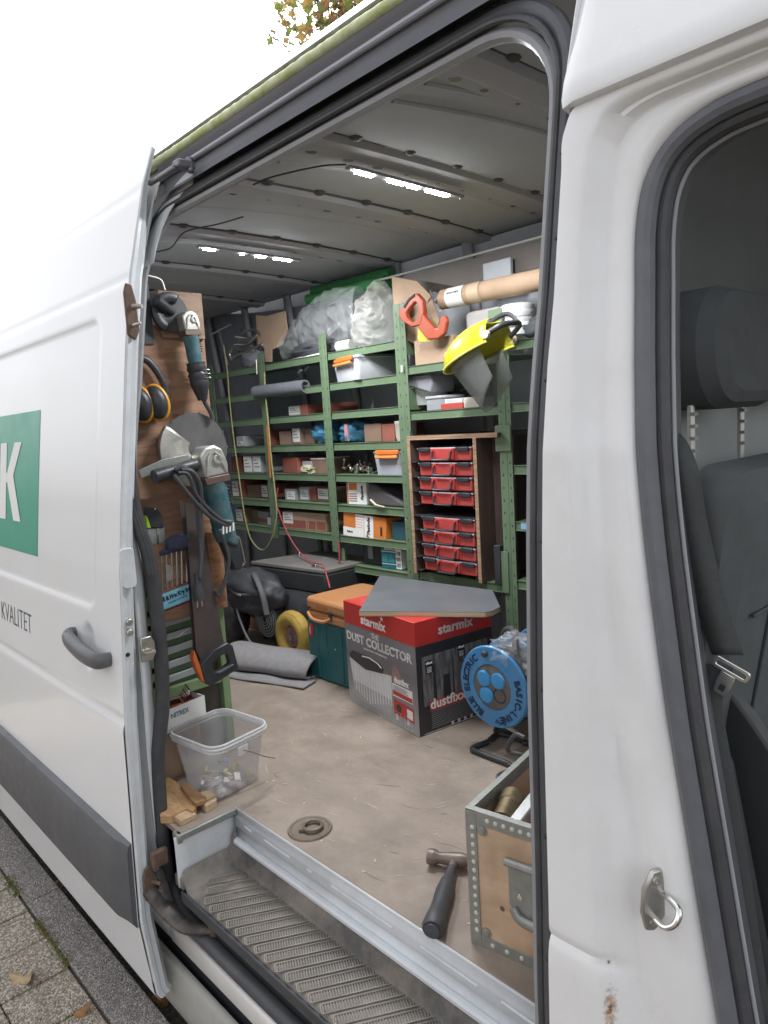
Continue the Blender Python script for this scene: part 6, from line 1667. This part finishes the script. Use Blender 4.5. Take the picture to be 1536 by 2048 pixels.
# --- compressor with yellow wheel
t = thing('air_compressor', 'black compressor with ringed fan cover and a yellow tyred wheel', 'compressor', (-1.06, 1.22, FZ))
b = B(); b.tube([(-.28, .02, .20), (-.26, .02, .20), (.22, .02, .20), (.24, .02, .20)], [.06, .10, .10, .06], n=24); b.build('tank', black_plastic, t, smooth=50)
b = B(); b.cyl((.01, -.13, .175), (.01, .06, .175), .098, None, 28); mo = b.build('motor', black_plastic, t, bevel=.006)
for k in range(6):
    b = B(frame((.01, -.132, .175), '-y')); b.tube([(( .020 + .014 * k) * math.cos(a * R(15)), (.020 + .014 * k) * math.sin(a * R(15)), .004 - .0003 * k * k) for a in range(24)], .0028, n=6, closed=True); b.build('fan_ring', mat('fan_grey', (.24, .24, .245), .4), mo)
b = B(); b.ball((-.24, -.18, .17), (.11, .10, .165), 22, 16); b.build('belt_cover', mat('gloss_black', (.03, .03, .033), .25), t, smooth=70)
b = B(); b.bb((-.02, .12, .14), (.22, .20, .30)); b.build('pump_block', mat('pump_brown', (.11, .085, .065), .6), t, bevel=.02)
b = B(frame((.245, -.13, .127), '-y')); b.tube([(.090 * math.cos(a * R(10)), .090 * math.sin(a * R(10)), 0) for a in range(36)], .037, n=14, closed=True); wh = b.build('tyre', mat('yellow_tyre', (.38, .25, .045), .75, 0, .2, 20, bump=.3, bs=60, dirt=(.2, .15, .07), dirt_amt=.5, dirt_scale=15), t, smooth=70)
b = B(frame((.245, -.13, .127), '-y')); b.lathe([(.055, -.02), (.055, .006), (.045, .014), (.030, .006), (.016, .012), (.016, .024), (0, .024)], 28); b.build('rim', mat('pinkish_rim', (.22, .13, .13), .5), wh, smooth=40)
b = B(frame((.245, -.13, .127), '-y'))
for k in range(30): a = R(12 * k); b.box((0, 0, 0), (.006, .03, .02), Matrix.Rotation(a, 4, 'Z') @ Matrix.Translation((.112, 0, .016)) @ Matrix.Rotation(.5, 4, 'Y'))
b.build('tread', mat('yellow_tyre', (.44, .28, .03), .7), wh, smooth=0, kind='stuff')
b = B(); b.bb((-.3, .24, .0), (.2, .252, .4)); b.build('back_plate', mat('ply_plate', (.2, .1, .055), .7), t)
b = B(); b.tube(spline([(-.16, -.2, .36), (-.10, -.22, .22), (-.03, -.22, .10), (.05, -.2, .02)], 6), .006, n=8); b.build('hose', mat('hose_grey', (.16, .15, .145), .5), t)
b = B(); b.tube(spline([(-.36, -.14, .26), (-.34, -.16, .32), (-.30, -.16, .33)], 5), .02, n=10); b.build('filter', steel, t)
# reddish plank behind the compressor
b = B(); b.bb((-.36, .0, .0), (.02, .018, .24)); o = b.build('brown_plank', wood_mat('brown_plank', (.26, .14, .09), (.2, .1, .065), (2, 10, 10), 3), None); o.location = (-1.22, 1.33, FZ); o.rotation_euler = (0, 0, R(10)); tag(o, 'reddish brown plank standing on edge behind the compressor', 'plank')
# flat topped machine case and black bag
t = thing('machine_case', 'flat topped dark case with steel catches beneath the rack', 'case', (-1.32, 1.20, FZ + .30))
b = B(); b.prism([(.0, .0), (.56, .06), (.56, .40), (.10, .40)], 0, .10); b.build('lower_shell', mat('case_black', (.035, .036, .038), .5), t, bevel=.01)
b = B(); b.prism([(.0, .0), (.56, .06), (.56, .40), (.10, .40)], .103, .122); b.build('lid', mat('case_lid', (.17, .16, .145), .55, 0, .1, 6), t, bevel=.004)
for xx, yy in ((.13, .22), (.46, .075)):
    b = B(); b.box((xx, yy, .127), (.035, .014, .012)); b.ball((xx + .012, yy, .135), .007, 8, 6); b.build('catch', chrome, t, bevel=.002)
for xx, yy in ((.05, .03), (.5, .1), (.5, .36), (.1, .36)):
    b = B(); b.bb((xx - .012, yy - .012, -.30), (xx + .012, yy + .012, .0)); b.build('case_leg', black_plastic, t)
t = thing('tool_bag', 'black zipped tool bag slumped on the compressor', 'bag', (-1.15, 1.10, FZ + .215))
b = B(); lump(b, (-.02, 0, .085), (.25, .115, .115), 9.3, .22, 36, 22, 2.2); b.build('bag_body', mat('bag_nylon', (.04, .041, .046), .55, 0, .15, 30), t, smooth=60)
b = B(); b.tube(spline([(-.12, -.085, .14), (-.02, -.11, .105), (.06, -.112, .10), (.16, -.08, .11)], 6), .006, n=6); b.build('zip', mat('zip_grey', (.09, .09, .1), .4), t)
b = B(); b.box((.05, -.118, .099), (.03, .006, .008)); b.build('zip_pull', mat('pull_grey', (.3, .3, .31), .4), t)
b = B(); b.tube(spline([(.04, -.02, .19), (.12, -.06, .19), (.20, -.08, .12), (.235, -.085, .02)], 6), .014, n=8, flat=.4); b.build('strap', mat('strap_grey', (.075, .075, .08), .6), t, smooth=50)
# --- cable reels
reel_blue = mat('reel_blue', (.05, .22, .46), .38, 0, .06, 10, coat=.15, dirt=(.16, .26, .38), dirt_amt=.4, dirt_scale=12)
def reel(name, label, c, r, rz=0.0, faced=True):
    t = thing(name, label, 'cable reel', (c.x, c.y, FZ), rz)
    h = c.z - FZ
    F = frame((0, 0, h), '-y')
    b = B(F); b.lathe([(r * .36, -.004), (r * .98, -.004), (r, .002), (r * .97, .009), (r * .56, .012), (r * .54, .006), (r * .36, .004)], 48); b.build('front_flange', reel_blue, t, smooth=40)
    b = B(F); b.lathe([(r * .3, -.115), (r * .98, -.115), (r, -.108), (r * .97, -.103), (r * .3, -.105)], 48); b.build('rear_flange', reel_blue, t, smooth=40)
    b = B(F)
    for k in range(7): b.lathe([(r * .80 - .004 * (k % 2), -.012 - .013 * k), (r * .84, -.018 - .013 * k), (r * .80, -.024 - .013 * k)], 40, cap=False)
    b.build('wound_cable', rubber, t, smooth=60)
    if faced:
        b = B(F); b.lathe([(0, .002), (r * .52, .003), (r * .545, .009), (r * .52, .011)], 40); b.build('socket_panel', mat('panel_grey', (.10, .095, .09), .5, 0, .2, 30, dirt=(.3, .26, .2), dirt_amt=.4), t)
        for k, (dx, dy) in enumerate(((-.22, .18), (.20, .20), (-.16, -.22), (.22, -.16))):
            b = B(F)
            if k < 3: b.lathe([(r * .20, .004), (r * .20, .014), (r * .17, .018), (0, .019)], 24, M=Matrix.Translation((dx * r, dy * r, 0))); b.build('socket_flap', mat('flap_blue', (.05, .28, .58), .35), t)
            else: b.lathe([(r * .19, .004), (r * .19, .011), (r * .155, .012), (r * .145, .005), (0, .005)], 24, M=Matrix.Translation((dx * r, dy * r, 0))); b.build('open_socket', black_plastic, t)
        b = B(F); b.lathe([(r * .075, .012), (r * .075, .022), (r * .06, .025), (0, .025)], 18, M=Matrix.Translation((-.02, r * .80, 0))); b.build('winding_knob', rubber, t)
        def arc_text(s, a0, a1, rr, hgt, flip=False):
            n = len(s)
            for k, ch in enumerate(s):
                if ch == ' ': continue
                a = R(a0 + (a1 - a0) * k / (n - 1))
                M = F @ Matrix.Translation((rr * math.cos(a), rr * math.sin(a), .0125)) @ Matrix.Rotation(a + (math.pi / 2 if flip else -math.pi / 2), 4, 'Z')
                text(ch, hgt, M, mat('navy_ink', (.012, .025, .07), .5), t, 'letter', sx=1.0, weight=.0010)
        arc_text('BLUE ELECTRIC', 243, 128, r * .78, .024)
        arc_text('BASIC-LINE', 20, -70, r * .78, .022)
        text('Elspro', .013, F @ Matrix.Translation((.03, -r * .82, .0125)), mat('navy_ink', (.012, .025, .07), .5), t, 'lettering', shear=.3)
    b = B()
    b.tube(spline([(-r * .50, .04, .010), (-r * .58, -.03, .010), (-r * .2, -.04, .010), (r * .5, -.04, .010), (r * .75, -.035, .010), (r * .7, .1, .010), (-r * .5, .12, .010), (-r * .55, .06, .010)], 6), .009, n=10)
    for sx in (-1, 1): b.tube(spline([(sx * r * .72, .12, .012), (sx * r * .5, .125, h * .6), (0, .122, h)], 5), .008, n=8)
    b.build('stand', black_plastic, t, smooth=60)
    b = B(); b.tube(spline([(-r * .45, .12, h * .8), (-r * .4, .13, h + r * .9), (0, .1, h + r * 1.22), (r * .35, .06, h + r * 1.2), (r * .4, .05, h + r * .9)], 6), .012, n=10); b.build('carry_handle', rubber, t, smooth=60)
    return t
reel('cable_reel', 'blue round cable reel with four sockets and lettering round its rim', at_y(988, 1373, .94), .137)
reel('cable_reel', 'second blue reel mostly hidden behind the lettered one', at_y(1030, 1345, 1.12), .137, R(-14), False)
p = at_z(1056, 1540, .80)
reel('cable_reel', 'blue reel with curled lead standing behind the wooden tool crate', Vector((1.10, .78, .79)), .12, R(40), False)
b = B(); b.tube(spline([at_y(1045, 1510, .60), at_y(1015, 1500, .58), at_y(1030, 1470, .58), at_y(1050, 1475, .58)], 6), .006, n=8); b.tube(spline([at_y(1035, 1535, .60), at_y(998, 1550, .58), at_y(1000, 1565, .56)], 6), .006, n=8); o = b.build('black_lead', rubber, None); tag(o, 'curled black lead poking up behind the wooden tool crate', 'cable')
b = B(); lump(b, (0, 0, 0), (.08, .05, .06), 4.4, .5, 30, 20, 3); o = b.build('film_wrap', film2, None, smooth=40); o.location = at_y(1030, 1305, .98); tag(o, 'crumpled clear film lying on the lettered blue reel', 'plastic')
b = B(); b.bb((-.2, 0, 0), (.3, .2, .30)); o = b.build('red_crate', mat('dark_red', (.20, .03, .035), .5), None, bevel=.01); o.location = (.50, 1.50, FZ); tag(o, 'dark red crate on the floor under the rack beyond the reels', 'crate')
# --- wooden tool crate with riveted metal edges
t = thing('tool_crate', 'open wooden tool crate with riveted metal edges and a recessed handle', 'crate', (.985, .232, FZ), R(9.8))
cw, cd, ch = .33, .40, .30
cr_m = wood_mat('crate_birch', (.62, .45, .31), (.54, .38, .25), (3, 3, 9), 1.6, .6, .35, .1, (.30, .20, .12), .6)
for nm, a, c in (('front_panel', (0, 0, 0), (cw, .010, ch)), ('side_panel', (0, .0105, 0), (.010, cd - .0105, ch)), ('side_panel', (cw - .010, .0105, 0), (cw, cd - .0105, ch)), ('rear_panel', (0, cd - .010, 0), (cw, cd, ch)), ('base_panel', (.011, .011, .002), (cw - .011, cd - .011, .012))):
    b = B(); b.bb(a, c); b.build(nm, cr_m, t)
e = .026
for nm, a, c in (('corner_edge', (-.0022, -.0025, 0), (e * .9, -.0004, ch)), ('corner_edge', (-.0025, -.0022, 0), (-.0004, e, ch)), ('top_edge', (e * .9, -.0022, ch - e), (cw, -.0004, ch + .002)), ('bottom_edge', (e * .9, -.0022, .0), (cw, -.0004, e)),
                 ('top_edge', (-.0022, e, ch - e), (-.0004, cd, ch + .002)), ('top_cap', (-.0022, -.0025, ch + .0022), (cw, .0125, ch + .0042)), ('top_cap', (-.0025, .0128, ch + .0020), (.0125, cd, ch + .0040)), ('top_cap', (cw - .0125, .0128, ch + .0020), (cw + .002, cd, ch + .0040)), ('inner_edge', (.0104, .012, ch - e), (.0120, cd - .012, ch)), ('bottom_edge', (-.0022, e, 0), (-.0004, cd, e))):
    b = B(); b.bb(a, c); b.build(nm, zinc, t, bevel=.0006)
riv = None
def rivet(M):
    global riv
    if riv is None:
        b = B(); b.lathe([(.0050, 0), (.0046, .0012), (.0028, .002), (0, .0022)], 10); riv = b.build('rivet', mat('rivet_alu', (.72, .70, .62), .4, .3, .05, 30), t); o = riv
    else: o = copy_part(riv, t)
    o.matrix_local = M
for k in range(13): rivet(frame((.014, -.0025, .035 + k * .0192), '-y'))
for k in range(14): rivet(frame((.05 + k * .0185, -.0022, ch - .011), '-y'))
for k in range(9): rivet(frame((.05 + k * .033, -.0022, .013), '-y'))
for zz in (.036, ch - .036): 
    b = B(frame((.036, -.001, zz), '-y')); b.lathe([(.011, 0), (.011, .002), (.008, .0022), (.007, .004), (0, .0045)], 18); b.build('corner_stud', zinc, t)
HM = frame((.168, -.0005, .160), '-y')
b = B(HM); b.prism([(-.075, .055), (.10, .055), (.10, -.055), (-.055, -.055), (-.075, -.035)], 0, .003); hp2 = b.build('handle_plate', zinc, t, bevel=.002)
b = B(HM); b.tube([(-.078, .058, .006), (.10, .058, .006)], .009, n=10); b.build('hinge_roll', zinc, hp2)
b = B(HM); b.tube(spline([(-.066, -.040, .004), (-.050, -.056, .008), (-.02, -.060, .009), (.04, -.060, .009), (.10, -.060, .009)], 5), .011, n=10, flat=.7); b.build('handle_bar', zinc, hp2, smooth=60)
for (u, v) in ((-.05, -.012), (-.012, .025), (.05, -.03), (.07, .02)):
    b = B(HM); b.lathe([(.007, .003), (.006, .005), (0, .0055)], 12, M=Matrix.Translation((u, v, 0))); b.build('handle_rivet', chrome, hp2)
b = B(frame((.075, -.0002, .105), '-y')); b.lathe([(.006, 0), (.004, .001), (0, .001)], 12); b.build('knot', mat('knot', (.15, .1, .07), .7), t)
# crate contents
CM = Matrix.Translation((.985, .232, FZ)) @ Matrix.Rotation(R(9.8), 4, 'Z')
t = thing('spirit_level', 'grey box section spirit level with round window lying in the crate', 'spirit level', (0, 0, 0))
b = B(CM @ Matrix.Translation((.076, .05, .222)) @ Matrix.Rotation(R(6), 4, 'X')); b.bb((0, 0, 0), (.026, .36, .060)); b.build('beam', mat('level_alu', (.46, .47, .47), .35, .6, .06, 20), t, bevel=.003)
b = B(CM @ Matrix.Translation((.076, .05, .222)) @ Matrix.Rotation(R(6), 4, 'X')); b.lathe([(.020, .0), (.020, .0015), (.016, .002), (.016, -.004), (0, -.004)], 28, M=frame((-.0005, .19, .03), '-x')); b.build('window_ring', zinc, t)
b = B(CM @ Matrix.Translation((.076, .05, .222)) @ Matrix.Rotation(R(6), 4, 'X')); b.bb((.002, -.0015, .003), (.024, .0, .057)); b.build('end_cap', black_plastic, t)
b = B(CM @ Matrix.Translation((.045, .105, .268)) @ Matrix.Rotation(R(94), 4, 'X') @ Matrix.Rotation(R(12), 4, 'Y')); b.lathe([(.018, .06), (.018, -.03), (.028, -.03), (.028, .0), (.024, .004), (.024, .06)], 24)
o = b.build('pipe_coupling', mat('brass_pipe', (.22, .17, .10), .4, .7, .2, 30), None, smooth=40); tag(o, 'brassy pipe coupling sticking out of the crate corner', 'pipe fitting')
b = B(); b.ball((0, 0, 0), .026, 20, 14); o = b.build('black_ball', mat('ball_black', (.05, .05, .055), .35), None, smooth=70); o.location = CM @ Vector((.155, .07, .262)); tag(o, 'round black knob among the tools in the crate', 'knob')
b = B(CM); b.bb((.012, .012, .03), (.31, .38, .17)); o = b.build('crate_jumble', mat('jumble_brown', (.10, .055, .04), .6, 0, .6, 30), None, bevel=.01); tag(o, 'dark jumble of tools filling the bottom of the crate', 'tools')
b = B(CM @ Matrix.Translation((.17, .10, .205)) @ Matrix.Rotation(R(35), 4, 'Z')); b.bb((-.01, -.02, 0), (.10, .20, .02)); o = b.build('hand_tool', mat('handle_redbrown', (.22, .07, .05), .5), None, bevel=.006); tag(o, 'reddish tool handle lying across the crate', 'tool')
b = B(CM @ Matrix.Translation((.115, .035, .262))); b.cyl((0, 0, 0), (.03, .03, .0), .012, .014, 14); o = b.build('small_bottle', white_pl, None, bevel=.002); tag(o, 'small white cap beside the black knob in the crate', 'cap')
# --- hammer
t = thing('hammer', 'steel hammer with black rubber grip lying beside the tool crate', 'hammer', (.80, .385, FZ + .024))
hd = Vector((.918, .182, 0)) - Vector((.80, .385, 0)); hr = math.atan2(hd.y, hd.x)
HMm = Matrix.Rotation(hr, 4, 'Z')
b = B(HMm); k = [(.02, .0105), (.06, .0125), (.075, .0175), (.11, .021), (.15, .020), (.18, .0205), (.205, .024), (.232, .0255), (.24, .022)]
b.tube([(a, 0, 0) for a, r_ in k], [r_ for a, r_ in k], n=14, flat=.95); b.build('grip', rubber, t, smooth=60)
b = B(HMm); b.tube([(-.01, 0, 0), (.075, 0, 0)], [.010, .0105], n=10); b.build('shaft', mat('hammer_steel', (.2, .16, .135), .45, .5, .2, 30), t)
b = B(HMm); b.tube([(-.012, .068, 0), (-.012, .060, 0), (-.012, .050, 0), (-.012, .040, 0), (-.012, .018, 0), (-.012, -.016, 0), (-.014, -.035, 0), (-.016, -.055, 0)], [.0125, .0145, .0145, .010, .012, .015, .011, .004], n=14) if False else b.tube([(-.012, -.068, 0), (-.012, -.060, 0), (-.012, -.050, 0), (-.012, -.040, 0), (-.012, -.018, 0), (-.012, .016, 0), (-.014, .035, 0), (-.016, .058, 0)], [.0175, .0195, .0195, .0135, .0155, .0185, .014, .005], n=16)
b.build('head', mat('hammer_steel', (.2, .16, .135), .45, .5, .2, 30), t, smooth=50)
b = B(HMm); b.lathe([(.0165, .0), (.0165, .003), (0, .004)], 16, M=frame((.242, 0, 0), '+x')); b.build('butt', rubber_grey, t)
# --- clear bucket with wire bail
bk_m = mat('clear_bucket', (.66, .66, .67), .24, 0, .04, 10, alpha=.28, spec=.6, dirt=(.45, .44, .43), dirt_amt=.5, dirt_scale=9)
bk_r = mat('clear_bucket_rim', (.74, .74, .74), .28, 0, .03, 10, alpha=.62, spec=.6)
t = thing('clear_bucket', 'clear square plastic bucket with wire handle beside the step', 'bucket', (-.056, .245, FZ), R(8)); t.scale = (.93, .93, .97)
b = B()
def bucket(u, v):
    w, d = .198 + .055 * v, .185 + .045 * v
    pts = rrect(w, d, .045, 7); n = len(pts); p = pts[round(u * n) % n]
    return (p[0], p[1], .003 + .182 * v)
nb = len(rrect(.2, .2, .045, 7))
b.grid(bucket, nb, 8, closed_u=True); b.add([(q[0], q[1], .003) for q in rrect(.198, .185, .045, 7)], [tuple(range(nb))]); b.build('bucket_wall', bk_m, t, smooth=50, solid=.0022)
for z, ex, r_ in ((.186, .012, .004), (.176, .016, .0045), (.165, .012, .0035)):
    b = B(); b.tube([(q[0], q[1], z) for q in rrect(.252 + ex, .229 + ex, .05, 8)], r_, n=8, closed=True); b.build('rim_bead', bk_r, t, smooth=60)
b = B(); b.bb((.126, -.028, .130), (.137, .012, .160)); b.build('handle_lug', bk_r, t, bevel=.003)
b = B(); b.tube(spline([(.137, -.01, .145), (.142, .03, .12), (.144, .075, .09), (.142, .115, .068)], 6), .0022, n=6); b.build('bail', steel, t)
rnd = random.Random(11)
t3 = thing('bucket_rubbish', 'bits of rubbish lying in the bottom of the clear bucket', 'rubbish', (-.052, .245, FZ + .008), R(8))
for k in range(26):
    b = B(rotm(rnd.uniform(-.6, .6), rnd.uniform(-.6, .6), rnd.uniform(0, 6), (rnd.uniform(-.05, .085), rnd.uniform(-.07, .07), rnd.uniform(.006, .05))))
    b.box((0, 0, 0), (rnd.uniform(.015, .045), rnd.uniform(.006, .02), .003)); b.build('scrap', rnd.choice((card, paper, black_plastic, mat('blue_scrap', (.12, .16, .25), .5), mat('yellow_scrap', (.4, .36, .12), .6))), t3, bevel=.001)
# --- wood offcuts by the step corner
ow = [wood_mat('offcut_pine', (.50, .31, .16), (.40, .235, .115), (4, 14, 14), 2.0), wood_mat('offcut_pale', (.56, .42, .27), (.48, .34, .2), (4, 14, 14), 2.0), wood_mat('offcut_dark', (.36, .20, .10), (.28, .15, .075), (4, 14, 14), 2.0)]
for k, (pts, z0, z1, lab) in enumerate((
        ([(322, 1560), (336, 1553), (352, 1562), (393, 1612), (386, 1622), (372, 1616), (340, 1632), (320, 1632)], 0, .024, 'widest pine offcut with splintered end by the step corner'),
        ([(400, 1584), (418, 1580), (433, 1590), (433, 1600), (412, 1612), (398, 1602)], 0, .022, 'short pale offcut with clipped corner nearest the bucket'),
        ([(360, 1570), (374, 1566), (412, 1594), (410, 1600), (392, 1606), (384, 1600)], .0225, .036, 'thin darker offcut resting on the pine pieces'),
        ([(340, 1612), (376, 1606), (378, 1618), (352, 1632), (342, 1634)], -.001, .0, 'offcut sliver'))):
    if k == 3: continue
    poly = [(lambda q: (q.x, q.y))(at_z(a, c, FZ + z1)) for a, c in pts]
    b = B(); b.prism(poly, FZ + z0 + .0005, FZ + z1); o = b.build('wood_offcut', ow[k], None, bevel=.0015); tag(o, lab, 'offcut')
b = B(); b.bb((-.03, .025, FZ + .0005), (.085, .075, FZ + .017)); o = b.build('wood_offcut', ow[1], None, bevel=.0015); tag(o, 'flat pale batten under the pine offcuts', 'offcut')
